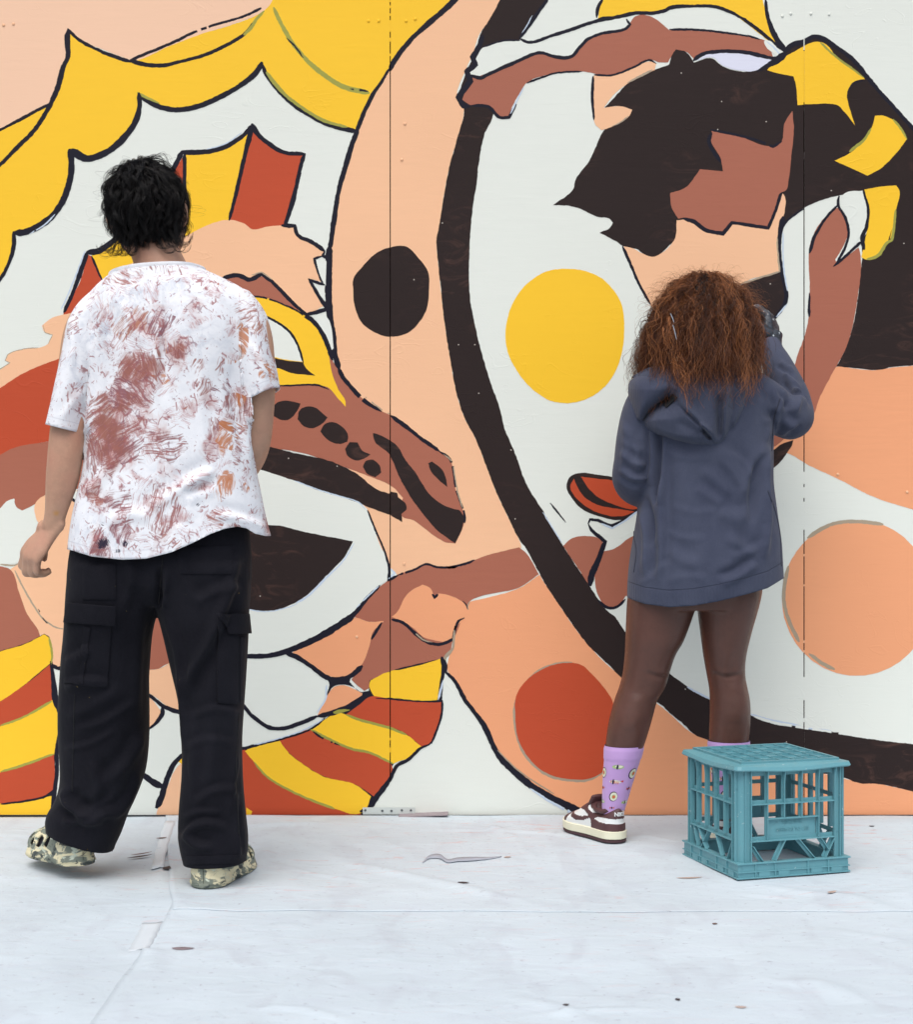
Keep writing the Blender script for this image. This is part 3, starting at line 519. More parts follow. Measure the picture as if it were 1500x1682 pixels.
for _ in range(46):                                            # many soft, shallow wrinkles
    x_, y_ = _r.uniform(-100, 1600), _r.uniform(1352, 1680); a_ = _r.gauss(0.1, 0.5) if _r.random() < .7 else _r.uniform(0, 3.1); l_ = _r.uniform(60, 260)
    CREASE.append(([(x_, y_), (x_+l_*.5*math.cos(a_), max(1346, y_+l_*.20*math.sin(a_)+_r.gauss(0, 6))), (x_+l_*math.cos(a_), max(1346, y_+l_*.42*math.sin(a_)))], _r.uniform(.0028, .0075), _r.uniform(.010, .034)))
CR = [([Vector(G(*p)[:2]) for p in pts], h, w) for pts, h, w in CREASE]
PRESS = [(Vector(G(350, 1462)[:2]), .13), (Vector(G(980, 1385)[:2]), .12), (Vector(G(1180, 1385)[:2]), .12), (Vector(G(1260, 1430)[:2]), .24)]
def cloth_H(xs, ys, seed=3.3):
    """height of the wrinkled cloth over many ground points"""
    xs, ys = np.asarray(xs, float), np.asarray(ys, float)
    h = np.array([max(0.0004, 0.0040*(noise.noise(Vector((x*1.6, y*2.6, seed)))+0.6)+0.0024*noise.noise(Vector((x*4.1, y*7.5, seed+4)))+0.0009*noise.noise(Vector((x*11, y*21, seed+8)))) for x, y in zip(xs, ys)])
    mod = np.array([0.75+0.5*noise.noise(Vector((x*6, y*6, seed))) for x, y in zip(xs, ys)])
    pr = np.ones(len(xs))
    for c, r in PRESS: pr *= np.clip((np.hypot(xs-c.x, ys-c.y)-r*0.55)/(r*0.6), 0, 1)
    for pts, hh, w in CR:
        lo_x, hi_x = min(p.x for p in pts)-3*w, max(p.x for p in pts)+3*w; lo_y, hi_y = min(p.y for p in pts)-3*w, max(p.y for p in pts)+3*w
        k = np.where((xs > lo_x) & (xs < hi_x) & (ys > lo_y) & (ys < hi_y))[0]
        if not len(k): continue
        best = np.full(len(k), 9.0); bt = np.zeros(len(k))
        for i in range(len(pts)-1):
            a, b = pts[i], pts[i+1]; dx, dy = b.x-a.x, b.y-a.y
            t = np.clip(((xs[k]-a.x)*dx+(ys[k]-a.y)*dy)/max(dx*dx+dy*dy, 1e-9), 0, 1); d = np.hypot(xs[k]-a.x-t*dx, ys[k]-a.y-t*dy)
            bt = np.where(d < best, (i+t)/(len(pts)-1), bt); best = np.minimum(best, d)
        h[k] += np.where(best < w*3, hh*np.exp(-(best/w)**2*2.2)*np.sin(math.pi*np.clip(bt, 0.04, 0.96))**0.6, 0)*mod[k]
    return np.maximum(0.0004, h*(0.12+0.88*pr))
def cloth_h(x, y, seed=3.3): return float(cloth_H([x], [y], seed)[0])
def cloth(name, quad, nx, ny, base, seed, label, hem=None, curl=(0,0,0,0)):
    """a sheet over four ground corners (far-left, far-right, near-right, near-left)"""
    a, b, c, d = [Vector(q) for q in quad]; V, Fc = [], []
    for j in range(ny+1):
        v = j/ny
        for i in range(nx+1):
            u = i/nx
            q = (a*(1-u)+b*u)*(1-v)+(d*(1-u)+c*u)*v
            wob = 0.006*noise.noise(Vector((q.x*3, q.y*3, seed+20)))+0.003*noise.noise(Vector((q.x*9, q.y*9, seed+27)))
            if j in (0, ny): q = q+Vector((0, wob))
            if i in (0, nx): q = q+Vector((wob, 0))
            z = base
            if v > 0.985 and curl[2]: z += curl[2]*(0.5+noise.noise(Vector((q.x*2.2, 7, seed))))*(v-0.985)/0.015
            V.append((q.x, q.y, z))
    for j in range(ny):
        for i in range(nx):
            k = j*(nx+1)+i; Fc.append((k, k+nx+1, k+nx+2, k+1))
    V = np.array(V); V[:, 2] += cloth_H(V[:, 0], V[:, 1])
    me = me_from(name, V, Fc, True); o = link(name, me, CM)
    m = o.modifiers.new('thick', 'SOLIDIFY'); m.thickness = 0.0011; m.offset = 1
    tag(o, label, 'drop cloth', 'drop cloths on the ground'); return o
g2 = lambda px, py: tuple(G(px, py)[:2])
yb = -0.012
near = -2.25
L0 = g2(268, 1345); L1 = g2(268, 1502); Lm = g2(150, 1682)
sl = (Lm[0]-L1[0])/(Lm[1]-L1[1])
nearx = Lm[0]+sl*(near-Lm[1])
cloth('drop_cloth', [(-3.2, yb), (L0[0]+0.30, yb), (nearx+0.5, near), (-3.2, near)], 150, 170, 0.0005, 1, 'off-white drop cloth sheet on the left, under the lifted clog')
seam_y = g2(750, 1502)[1]
cloth('drop_cloth', [(L1[0]+0.01, seam_y+0.14), (3.3, seam_y+0.14), (3.3, near), (nearx, near)], 230, 150, 0.0022, 2, 'off-white drop cloth sheet nearest the camera, empty of feet')
cloth('drop_cloth', [(L0[0]-0.0, yb), (3.3, yb), (3.3, seam_y), (g2(285, 1498)[0], seam_y)], 300, 120, 0.0040, 3, 'off-white drop cloth sheet along the foot of the wall, under the crate', curl=(0, 0, -0.0003, 0))

# ------------------------------------------------------------------ tape, leaves, scraps
tape_m = simple('white_masking_tape', lin(206, 214, 220), 0.6, 30, 0.03, 0.2, 150, 0.0008)
def ztop(x, y):
    jx = L0[0] if y > L1[1] else L1[0]+sl*(y-L1[1])
    return (0.0017 if x < jx else 0.0053 if y > seam_y else 0.0034)+cloth_h(x, y, 3.3)
def strip(name, pts, wid, mat, label, cat, z=0.0002, group=None, th=0.0006):
    q = [Vector(g2(*p)) for p in pts]; q = [Vector(r) for r in crom(q, 14)]
    V, Fc = [], []
    for i, a in enumerate(q):
        d = (q[min(i+1, 13)]-q[max(i-1, 0)]).normalized(); n = Vector((-d.y, d.x))
        for s in (-1, -.33, .33, 1):
            e = a+n*wid*0.5*s*(1+0.08*math.sin(i*2.1)); V.append((e.x, e.y, ztop(e.x, e.y)+z))
    for i in range(13):
        for k in range(3): Fc.append((i*4+k, i*4+k+1, i*4+k+5, i*4+k+4))
    o = link(name, me_from(name, V, Fc, True), mat); m = o.modifiers.new('t', 'SOLIDIFY'); m.thickness = th; m.offset = 1
    return tag(o, label, cat, group)
strip('tape_strip', [(280, 1353), (272, 1375), (266, 1398), (258, 1432)], 0.030, tape_m, 'white tape over the cloth joint between the two clogs', 'tape', group='tape on the cloth joint')
strip('tape_strip', [(250, 1518), (240, 1540), (226, 1566)], 0.042, tape_m, 'white tape on the cloth joint nearest the camera', 'tape', group='tape on the cloth joint')
leaf_m = [simple('leaf_brown', lin(112, 86, 80), 0.7, 80, 0.25), simple('leaf_grey', lin(138, 122, 126), 0.7, 80, 0.2), simple('leaf_tan', lin(196, 172, 160), 0.7, 80, 0.2), simple('leaf_dark', lin(62, 50, 52), 0.7, 80, 0.2)]
def leaf(px, py, lpx, ang, wid, mi, label, lift=0.0025, bend=0.2):
    """a fallen gum leaf: long, pointed, curled along its length"""
    c = G(px, py); L = lpx*(c.y+DW)/FPX; V, Fc = [], []; n = 13
    for i in range(n):
        t = i/(n-1); w_ = wid*math.sin(math.pi*t**0.85)*0.5+0.0002
        x = (t-0.5)*L; yy = bend*L*(t-0.5)**2
        for s in (-1, 0, 1):
            V.append((x, yy+s*w_, lift*(abs(t-0.45)*1.6)**2+0.0013*(abs(s))*math.sin(math.pi*t)+0.0002))
    for i in range(n-1):
        for k in range(2): Fc.append((i*3+k, i*3+k+3, i*3+k+4, i*3+k+1))
    o = link('fallen_leaf', me_from('fallen_leaf', V, Fc, True), leaf_m[mi]); o.location = (c.x, c.y, ztop(c.x, c.y)+0.0003); o.rotation_euler = (0, 0, R(ang))
    m = o.modifiers.new('t', 'SOLIDIFY'); m.thickness = 0.0005
    return tag(o, label, 'leaf', 'fallen leaves and scraps on the cloth')
leaf(300, 1563, 38, -4, .020, 1, 'grey-brown gum leaf in front of the planted clog, nearest the camera')
leaf(230, 1413, 44, 36, .012, 3, 'dark split leaf lying right of the lifted clog')
leaf(233, 1408, 38, 40, .008, 0, 'thin brown leaf lying against the dark split leaf')
leaf(274, 1432, 22, 75, .018, 3, 'dark curled leaf beside the tape, left of the planted clog')
leaf(265, 1381, 18, 25, .014, 0, 'small brown leaf on the tape behind the clogs')
leaf(761, 1456, 20, -12, .016, 3, 'small dark leaf alone in the middle of the cloth')
leaf(1134, 1447, 44, 6, .012, 2, 'long tan leaf lying left of the crate')
leaf(1368, 1477, 20, 30, .012, 2, 'pale tan leaf right of the crate front')
leaf(930, 1658, 11, 8, .010, 3, 'tiny dark leaf at the bottom edge of the view')
leaf(1433, 1362, 9, -20, .010, 3, 'tiny dark leaf by the wall, right of the crate')
leaf(1114, 1650, 8, 20, .012, 3, 'tiny dark leaf, lowest right on the cloth')
leaf(1218, 1662, 19, -10, .010, 2, 'faint tan leaf at the lower right of the cloth')
leaf(834, 1415, 12, 15, .012, 2, 'tiny tan leaf right of the torn grey strip')
leaf(1175, 1522, 9, -15, .010, 0, 'tiny reddish leaf in front of the crate')
grey_tape = simple('grey_tape', lin(158, 162, 172), 0.7, 40, 0.1)
# torn grey strip that lifts off the cloth
q = [(694, 1421, .0), (706, 1414, .006), (722, 1413, .007), (735, 1418, .002), (752, 1417, .004), (775, 1417, .005), (800, 1416, .003), (824, 1414, .001)]
V, Fc = [], []
for i, (px, py, z) in enumerate(crom(q, 28)):
    a = G(px, py); t = i/27; wd = 0.030*math.sin(math.pi*min(1, t*0.9+0.08))**0.8
    for s in (0, 0.5, 1): V.append((a.x, a.y-wd*s, ztop(a.x, a.y)+0.001+z*(1-0.8*s)))
for i in range(27):
    for k in range(2): Fc.append((i*3+k, i*3+k+1, i*3+k+4, i*3+k+3))
o = link('torn_strip', me_from('torn_strip', V, Fc, True), grey_tape); o.modifiers.new('t', 'SOLIDIFY').thickness = 0.0008
tag(o, 'torn grey strip of tape curling up from the cloth, mid picture', 'tape scrap')
# scraps of backing board pushed under the foot of the wall
def board(px0, px1, py0, py1, label):
    a, b = P(px0, py0, -0.03), P(px1, py1, -0.03); z = 0.010
    V = [(a.x, -0.05, z), (b.x, -0.05, z+0.006), (b.x, 0.02, z+0.006), (a.x, 0.02, z)]
    o = link('board_scrap', me_from('board_scrap', V, [(0, 1, 2, 3)]), simple('board_scrap', lin(150, 138, 142), 0.7, 30, 0.2)); o.modifiers.new('t', 'SOLIDIFY').thickness = 0.003
    tag(o, label, 'board')
board(655, 736, 1342, 1340, 'thin dark scrap of board at the foot of the wall under the bracket')
# ------------------------------------------------------------------ milk crate, upside down
def box(bm, x0, x1, y0, y1, z0, z1, M=None):
    r = bmesh.ops.create_cube(bm, size=1)['verts']
    for v in r:
        v.co = Vector(((x0+x1)/2+v.co.x*(x1-x0), (y0+y1)/2+v.co.y*(y1-y0), (z0+z1)/2+v.co.z*(z1-z0)))
        if M is not None: v.co = M @ v.co
    return r
def bar(bm, a, b, w, d, M=None, yc=0.0):
    """a flat strut in the xz plane from a to b, w wide, d deep in y"""
    a, b = Vector(a), Vector(b); t = (b-a).normalized(); n = Vector((-t.y, t.x))*w*0.5
    q = [a-n, b-n, b+n, a+n]; vs = []
    for yy in (yc-d/2, yc+d/2):
        for p in q:
            co = Vector((p.x, yy, p.y)); vs.append(bm.verts.new(M @ co if M is not None else co))
    for f in ((0,1,2,3), (7,6,5,4), (0,4,5,1), (1,5,6,2), (2,6,7,3), (3,7,4,0)): bm.faces.new([vs[i] for i in f])
nb = NB('teal_crate_plastic'); v = nb.co()
cn = nb.noise(v, 14, 4); sc = nb.noise(nb.co((40, 40, 6)), 8, 4, 0.7)
cc = nb.mix(cn.outputs[0], lin(92, 146, 157), lin(102, 157, 167))
cc = nb.mix(nb.rng(sc.outputs[0], 0.60, 0.78, 0, 0.35), cc, lin(140, 176, 180))
cc = nb.mix(nb.rng(nb.noise(v, 60, 3).outputs[0], 0.64, 0.8, 0, 0.5), cc, lin(58, 96, 106))
cc = nb.mix(nb.rng(nb.noise(nb.co((1, 1, 1), loc=(4, 2, 1)), 120, 2).outputs[0], 0.70, 0.74, 0, 0.5), cc, lin(196, 206, 205))
cc = nb.mix(nb.rng(nb.noise(nb.co((1, 1, 0.4), loc=(1, 7, 3)), 22, 4, 0.7).outputs[0], 0.55, 0.8, 0, 0.45), cc, lin(120, 150, 152))
CRM = nb.fin(cc, nb.rng(sc.outputs[0], 0.4, 0.7, 0.38, 0.6), nb.bump(nb.noise(v, 90, 3).outputs[0], 0.12, 0.001), 0.4)
fc = G(1212, 1452); rc = G(1398, 1438); ex = (rc-fc); ex.z = 0; SZ = ex.length; ex.normalize(); ey = Vector((-ex.y, ex.x, 0))
cen = fc+ex*SZ/2+ey*SZ/2
CR8 = tag(empty('milk_crate', (cen.x, cen.y, 0.0088), math.atan2(ex.y, ex.x)), 'teal plastic milk crate standing upside down on the drop cloth', 'crate')
h = SZ/2; bw = h-0.013       # half size of the flange, of the wall
ZT = 0.262                   # underside of the top flange
def part(name, bm, bev=0.0008, parent=CR8):
    if bev: bmesh.ops.bevel(bm, geom=bm.edges[:], offset=bev, segments=1, affect='EDGES')
    o = bpy.data.objects.new(name, bm_mesh(bm, name)); COL.objects.link(o); o.data.materials.append(CRM); o.parent = parent; return o
# base rim with its grooves
bm = bmesh.new()
def ring(bm, ho, hi, z0, z1):
    for sx in (-1, 1):
        box(bm, min(sx*ho, sx*hi), max(sx*ho, sx*hi), -ho, ho, z0, z1)
        box(bm, -hi, hi, min(sx*ho, sx*hi), max(sx*ho, sx*hi), z0, z1)
ring(bm, h-0.004, h-0.012, 0.0, 0.034); ring(bm, h, h-0.0042, 0.0005, 0.004); ring(bm, h-0.0005, h-0.0042, 0.015, 0.0175); ring(bm, h+0.0005, h-0.018, 0.0345, 0.038)
for k in range(4):
    M = Matrix.Rotation(k*math.pi/2, 4, 'Z')
    for s in (-0.62, -0.28, 0.30, 0.66): box(bm, s*h, s*h+0.030, -h+0.0006, -h+0.0045, 0.0042, 0.0148, M); box(bm, s*h-0.01, s*h-0.007, -h+0.0003, -h+0.0045, 0.0042, 0.034, M)
part('base_rim', bm, 0.0005)
# corner posts
for k in range(4):
    M = Matrix.Rotation(k*math.pi/2, 4, 'Z'); bm = bmesh.new()
    sec = [(-bw-0.002, -bw+0.027), (-bw-0.002, -bw+0.014), (-bw+0.004, -bw+0.004), (-bw+0.014, -bw-0.002), (-bw+0.028, -bw-0.002), (-bw+0.028, -bw+0.003), (-bw+0.016, -bw+0.004), (-bw+0.009, -bw+0.009), (-bw+0.004, -bw+0.016), (-bw+0.003, -bw+0.027)]
    lo = [bm.verts.new(M @ Vector((x, y, 0.0381))) for x, y in sec]; hi = [bm.verts.new(M @ Vector((x, y, ZT))) for x, y in sec]
    n = len(sec)
    for i in range(n): bm.faces.new((lo[i], lo[(i+1) % n], hi[(i+1) % n], hi[i]))
    bm.faces.new(hi); bm.faces.new(lo[::-1])
    for a in (0.012, 0.027):                                             # ribs up the post
        box(bm, -bw+a-0.0012, -bw+a+0.0012, -bw-0.0085, -bw-0.0021, 0.0381, ZT-0.0002, M); box(bm, -bw-0.0085, -bw-0.0021, -bw+a-0.0012, -bw+a+0.0012, 0.0381, ZT-0.0002, M)
    bmesh.ops.recalc_face_normals(bm, faces=bm.faces[:])
    # flared gusset under the top flange
    vs = [bm.verts.new(M @ Vector(p)) for p in ((-bw-0.0022, -bw+0.0238, ZT-0.06), (-bw-0.013, -bw+0.0238, ZT-0.0002), (-bw-0.0022, -bw+0.0238, ZT-0.0002), (-bw-0.0022, -bw+0.0262, ZT-0.06), (-bw-0.013, -bw+0.0262, ZT-0.0002), (-bw-0.0022, -bw+0.0262, ZT-0.0002))]
    for f in ((0,1,2), (5,4,3), (0,3,4,1), (1,4,5,2), (2,5,3,0)): bm.faces.new([vs[i] for i in f])
    part('corner_post', bm, 0)
# side lattices
Zf = lambda f: ZT-(ZT-0.038)*f
for k in range(4):
    M = Matrix.Rotation(k*math.pi/2, 4, 'Z'); bm = bmesh.new()
    y0 = -bw; xl, xr = -bw+0.029, bw-0.029; W = xr-xl
    sk = lambda x0, x1, z0, z1, dy=0.0: box(bm, x0, x1, y0+dy, y0+dy+0.003, z0, z1, M)           # skin
    fin = lambda x0, x1, z0, z1: box(bm, x0, x1, y0-0.0088, y0-0.0003, z0, z1, M)                # outward rib
    front = k in (0, 2)
    fr = [0.187, 0.39, 0.6, 0.81] if front else [0.16, 0.37, 0.60, 0.83]
    sk(xl, xr, Zf(0.085), ZT-0.0003, 0.0001)
    sk(xl, xr, Zf(0.385), Zf(0.345)); fin(xl, xr, Zf(0.392), Zf(0.380))
    sk(xl, xr, Zf(0.775), Zf(0.735)); fin(xl, xr, Zf(0.785), Zf(0.772))
    for i, f in enumerate(fr):
        x = xl+W*f; zb = Zf(0.545) if (front and i in (1, 2)) else Zf(0.736)
        sk(x-0.0038, x+0.0038, Zf(0.346), Zf(0.084), 0.0002); sk(x-0.0038, x+0.0038, zb, Zf(0.384), 0.0002)
        box(bm, x-0.0011, x+0.0011, y0-0.0096, y0-0.0001, zb, ZT-0.0004, M)
        vs = [bm.verts.new(M @ Vector(p)) for p in ((x-0.0012, y0-0.0096, ZT-0.035), (x-0.0012, y0-0.0135, ZT-0.0005), (x-0.0012, y0-0.0096, ZT-0.0005), (x+0.0012, y0-0.0096, ZT-0.035), (x+0.0012, y0-0.0135, ZT-0.0005), (x+0.0012, y0-0.0096, ZT-0.0005))]
        for f_ in ((0,1,2), (5,4,3), (0,3,4,1), (1,4,5,2), (2,5,3,0)): bm.faces.new([vs[i_] for i_ in f_])
    if front:
        x0, x1 = xl+W*0.187, xl+W*0.81
        sk(x0+0.0056, x1-0.0056, Zf(0.734), Zf(0.545), 0.0003); fin(x0+0.0012, x1-0.0012, Zf(0.552), Zf(0.540)); fin(x0-0.0011, x0+0.0011, Zf(0.77), Zf(0.737)); fin(x1-0.0011, x1+0.0011, Zf(0.77), Zf(0.737))
        struts = [((0.39, 0.776), (0.27, 1.0)), ((0.55, 0.776), (0.75, 1.0)), ((0.0, 0.83), (0.12, 1.0)), ((0.82, 0.776), (0.93, 0.93)), ((1.0, 0.78), (0.88, 1.0))]
    else:
        struts = [((0.05, 0.776), (0.14, 1.0)), ((0.16, 0.776), (0.36, 1.0)), ((0.42, 0.776), (0.24, 1.0)), ((0.60, 0.776), (0.74, 1.0)), ((1.0, 0.80), (0.88, 1.0))]
    for a, b in struts:
        bar(bm, (xl+W*a[0], Zf(a[1])), (xl+W*b[0], Zf(b[1])+0.0003), 0.009, 0.003, M, y0+0.0017)
        bar(bm, (xl+W*a[0]+0.0035, Zf(a[1])), (xl+W*b[0]+0.0035, Zf(b[1])+0.0003), 0.002, 0.009, M, y0-0.0045)
    # inner cross band low inside, as moulded
    side = part('side_lattice', bm, 0)
    if front:
        for txt, zz, sz in (('WARNING', Zf(0.612), 0.0115), ('OFFENCE TO USE', Zf(0.692), 0.0115)):
            cu = bpy.data.curves.new('lettering', 'FONT'); cu.body = txt; cu.size = sz; cu.align_x = 'CENTER'; cu.extrude = 0.0012; cu.resolution_u = 2
            tmp = bpy.data.objects.new('lettering', cu); COL.objects.link(tmp)
            me = bpy.data.meshes.new_from_object(tmp); bpy.data.objects.remove(tmp); bpy.data.curves.remove(cu)
            me.transform(M @ Matrix.Translation(((x0+x1)/2, y0-0.0002, zz)) @ Matrix.Rotation(R(90), 4, 'X'))
            me.materials.append(CRM); lo = bpy.data.objects.new('embossed_lettering', me); COL.objects.link(lo); lo.parent = side
# top flange with a dropped lip, wavy as moulded
bm = bmesh.new()
n = 4*24; rows = []
def sq(t, hs):
    t = (t % 1)*4; k = int(t); f = t-k; r = hs*0.10
    p = Vector((-hs+2*hs*f, -hs)); cx = max(-hs+r, min(hs-r, p.x)); d = p-Vector((cx, -hs+r))
    if abs(p.x-cx) > 1e-6: p = Vector((cx, -hs+r))+d.normalized()*r
    return Matrix.Rotation(k*math.pi/2, 2) @ p
for hs, z in ((h-0.006, ZT-0.002), (h+0.003, ZT-0.007), (h+0.005, ZT-0.004), (h+0.002, ZT+0.004), (h-0.012, ZT+0.009), (h-0.020, ZT+0.010), (h-0.021, ZT+0.0005), (h-0.006, ZT-0.002)):
    rows.append([bm.verts.new((*sq(i/n, hs), z+(0.003*math.cos(8*math.pi*(i/n))*(1 if abs(hs-h) < 0.007 else 0.0)))) for i in range(n)])
for a, b in zip(rows, rows[1:]):
    for i in range(n): bm.faces.new((a[i], a[(i+1) % n], b[(i+1) % n], b[i]))
part('top_flange', bm, 0)
# the crate's own bottom, now on top: raised frame, ribs and pockets
bm = bmesh.new(); gh = h-0.0205
box(bm, -gh, gh, -gh, gh, ZT+0.002, ZT+0.0045)
ring(bm, gh+0.0004, gh-0.007, ZT+0.0005, ZT+0.0150)
m = 7
for i in range(1, m):
    x = -gh+2*gh*i/m
    box(bm, x-0.0013, x+0.0013, -gh+0.0068, gh-0.0068, ZT+0.0046, ZT+0.0142); box(bm, -gh+0.0068, gh-0.0068, x-0.0013, x+0.0013, ZT+0.0046, ZT+0.0139)
for i in range(m):
    for j in range(m):
        cx, cy = -gh+2*gh*(i+0.5)/m, -gh+2*gh*(j+0.5)/m; q = gh/m
        if (i+j) % 2:                                              # shallow plates between the deep pockets
            box(bm, cx-q+0.0014, cx+q-0.0014, cy-q+0.0014, cy+q-0.0014, ZT+0.0090, ZT+0.0105)
part('top_grid', bm, 0)
# ------------------------------------------------------------------ figure tools
def frame(t, ref=Vector((0, 1, 0))):
    t = t.normalized(); a = ref-t*ref.dot(t)
    if a.length < 1e-4: a = Vector((1, 0, 0))-t*t.x
    a.normalize(); return a, t.cross(a)
def tube(bm, pts, rad, seg=20, ref=(0, 1, 0), n=None):
    """closed sweep; rad entries are r or (r along ref, r across)"""
    rr = [(r, r) if isinstance(r, (int, float)) else r for r in rad]
    rows = np.array([list(p)+list(r) for p, r in zip(pts, rr)])
    n = n or max(6, (len(pts)-1)*7); q = crom(rows, n); rings = []
    for i in range(n):
        p = Vector(q[i][:3]); t = Vector(q[min(i+1, n-1)][:3])-Vector(q[max(i-1, 0)][:3]); a, b = frame(t, Vector(ref))
        rings.append([bm.verts.new(p+a*math.cos(u)*q[i][3]+b*math.sin(u)*q[i][4]) for u in (2*math.pi*k/seg for k in range(seg))])
    for r0, r1 in zip(rings, rings[1:]):
        for k in range(seg): bm.faces.new((r0[k], r0[(k+1) % seg], r1[(k+1) % seg], r1[k]))
    for r, s in ((rings[0], -1), (rings[-1], 1)):
        c = sum((v.co for v in r), Vector())/seg
        nn = (rings[1][0].co-rings[0][0].co) if s < 0 else (rings[-1][0].co-rings[-2][0].co)
        rad_ = (r[0].co-c).length; cv = bm.verts.new(c+nn.normalized()*s*rad_*0.45)
        for k in range(seg): bm.faces.new((r[k], r[(k+1) % seg], cv) if s > 0 else (r[(k+1) % seg], r[k], cv))
def ball(bm, c, r, M=None, seg=20):
    vs = bmesh.ops.create_uvsphere(bm, u_segments=seg, v_segments=seg//2+2, radius=1)['verts']
    rx = r if isinstance(r, (tuple, list)) else (r, r, r)
    for v in vs:
        p = Vector((v.co.x*rx[0], v.co.y*rx[1], v.co.z*rx[2])); v.co = Vector(c)+(M @ p if M is not None else p)
def sil(bm, rows, n=None, seg=40, ex=2.3):
    """closed loft from silhouette rows (py, x left, x right, depth, half depth) given in photo px"""
    q = crom(np.array(rows, float), n or (len(rows)-1)*6); rings = []
    for py, xl, xr, yc, b in q:
        c = P((xl+xr)/2, py, yc); a = (xr-xl)/2*(DW+yc)/FPX; ring_ = []
        for k in range(seg):
            u = 2*math.pi*k/seg; cu, su = math.cos(u), math.sin(u)
            ring_.append(bm.verts.new((c.x+a*math.copysign(abs(cu)**(2/ex), cu), yc+b*math.copysign(abs(su)**(2/ex), su), c.z)))
        rings.append(ring_)
    for r0, r1 in zip(rings, rings[1:]):
        for k in range(seg): bm.faces.new((r0[k], r1[k], r1[(k+1) % seg], r0[(k+1) % seg]))
    bm.faces.new(rings[0]); bm.faces.new(rings[-1][::-1])
def remesh(bm, vox, smooth=6, fac=0.5):
    bmesh.ops.recalc_face_normals(bm, faces=bm.faces[:])
    me = bm_mesh(bm, 'tmp'); o = bpy.data.objects.new('tmp', me); COL.objects.link(o)
    m = o.modifiers.new('r', 'REMESH'); m.mode = 'VOXEL'; m.voxel_size = vox; m.use_smooth_shade = True
    if smooth: s = o.modifiers.new('s', 'SMOOTH'); s.iterations = smooth; s.factor = fac
    dg = bpy.context.evaluated_depsgraph_get(); out = bpy.data.meshes.new_from_object(o.evaluated_get(dg))
    bpy.data.objects.remove(o); bpy.data.meshes.remove(me); return out
def vn(me):
    n = len(me.vertices); V = np.empty(n*3, np.float32); N = np.empty(n*3, np.float32)
    me.vertices.foreach_get('co', V); me.vertex_normals.foreach_get('vector', N) if hasattr(me, 'vertex_normals') else me.vertices.foreach_get('normal', N)
    return V.reshape(-1, 3).astype(float), N.reshape(-1, 3).astype(float)
def setv(me, V): me.vertices.foreach_set('co', V.astype(np.float32).ravel()); me.update()
def to_px(V):
    s = FPX/(DW+V[:, 1]); return 750+V[:, 0]*s, 841-(V[:, 2]-EYE)*s
def sstep(a, b, x): t = np.clip((x-a)/(b-a), 0, 1); return t*t*(3-2*t)
def pl_dist(px, py, pts):
    """distance to a polyline, position along it (0..1) and the side"""
    best = np.full(px.shape, 1e9); along = np.zeros(px.shape); side = np.zeros(px.shape); m = len(pts)-1
    for i in range(m):
        ax, ay = pts[i]; bx, by = pts[i+1]; dx, dy = bx-ax, by-ay; L2 = dx*dx+dy*dy
        t = np.clip(((px-ax)*dx+(py-ay)*dy)/L2, 0, 1); d = np.hypot(px-ax-t*dx, py-ay-t*dy); w_ = d < best
        best = np.where(w_, d, best); along = np.where(w_, (i+t)/m, along); side = np.where(w_, np.sign((px-ax)*dy-(py-ay)*dx), side)
    return best, along, side
def folds(me, lst, face=-1.0):
    """cloth folds: (polyline px, height m, half width px[, sharp]); pushed along the normals on the side that faces the photographer"""
    V, N = vn(me); px, py = to_px(V); wgt = sstep(0.05, 0.45, N[:, 1]*face); d_ = np.zeros(len(V))
    for f in lst:
        pts, amp, w_ = f[:3]; d, al, sd_ = pl_dist(px, py, [tuple(p) for p in crom(pts, max(6, len(pts)*4))])
        ends = np.clip(np.minimum(al, 1-al)*5+0.02, 0, 1)**0.7
        g = np.exp(-(d/w_)**2)
        g = g-0.55*np.exp(-((d*sd_-1.9*w_)/(1.25*w_))**2)          # a valley beside the ridge
        d_ += amp*g*ends
    setv(me, V+N*(d_*wgt)[:, None])
def wobble(me, amp, fx, fy, fz, seed):
    V, N = vn(me)
    d = np.array([noise.noise(Vector((x*fx, y*fy, z*fz+seed)))+0.5*noise.noise(Vector((x*fx*2.3, y*fy*2.3, z*fz*2.3-seed))) for x, y, z in V])
    setv(me, V+N*(d*amp)[:, None])
def cut(me, fn, dirn):
    """open the garment where fn < 0 and lay the new edge on fn = 0 (numpy fn over an (n,3) array)"""
    V, _ = vn(me); f = fn(V); bm = bmesh.new(); bm.from_mesh(me); bm.verts.ensure_lookup_table()
    kill = [fc for fc in bm.faces if sum(f[v.index] for v in fc.verts)/len(fc.verts) < 0]
    val = {v: f[v.index] for v in bm.verts}
    bmesh.ops.delete(bm, geom=kill, context='FACES')
    for v in bm.verts:
        if v.is_boundary and abs(val[v]) < 0.02: v.co += Vector(dirn)*(-val[v])
    loose = [v for v in bm.verts if not v.link_faces]
    if loose: bmesh.ops.delete(bm, geom=loose, context='VERTS')
    # keep the largest piece only
    bm.to_mesh(me); bm.free(); me.update(); me.polygons.foreach_set('use_smooth', [True]*len(me.polygons))
def line_fn(ax, ay, bx, by, y, box_):
    """signed height above the photo line a-b at depth y, only inside the px box"""
    A, B = P(ax, ay, y), P(bx, by, y); t = (B-A); t.y = 0; t.normalize(); n = Vector((-t.z, 0, t.x))
    if n.z < 0: n = -n
    def fn(V):
        px, py = to_px(V); d = (V[:, 0]-A.x)*n.x+(V[:, 2]-A.z)*n.z
        inside = (px > box_[0]) & (px < box_[2]) & (py > box_[1]) & (py < box_[3]); return np.where(inside, d, 1.0)
    return fn, n
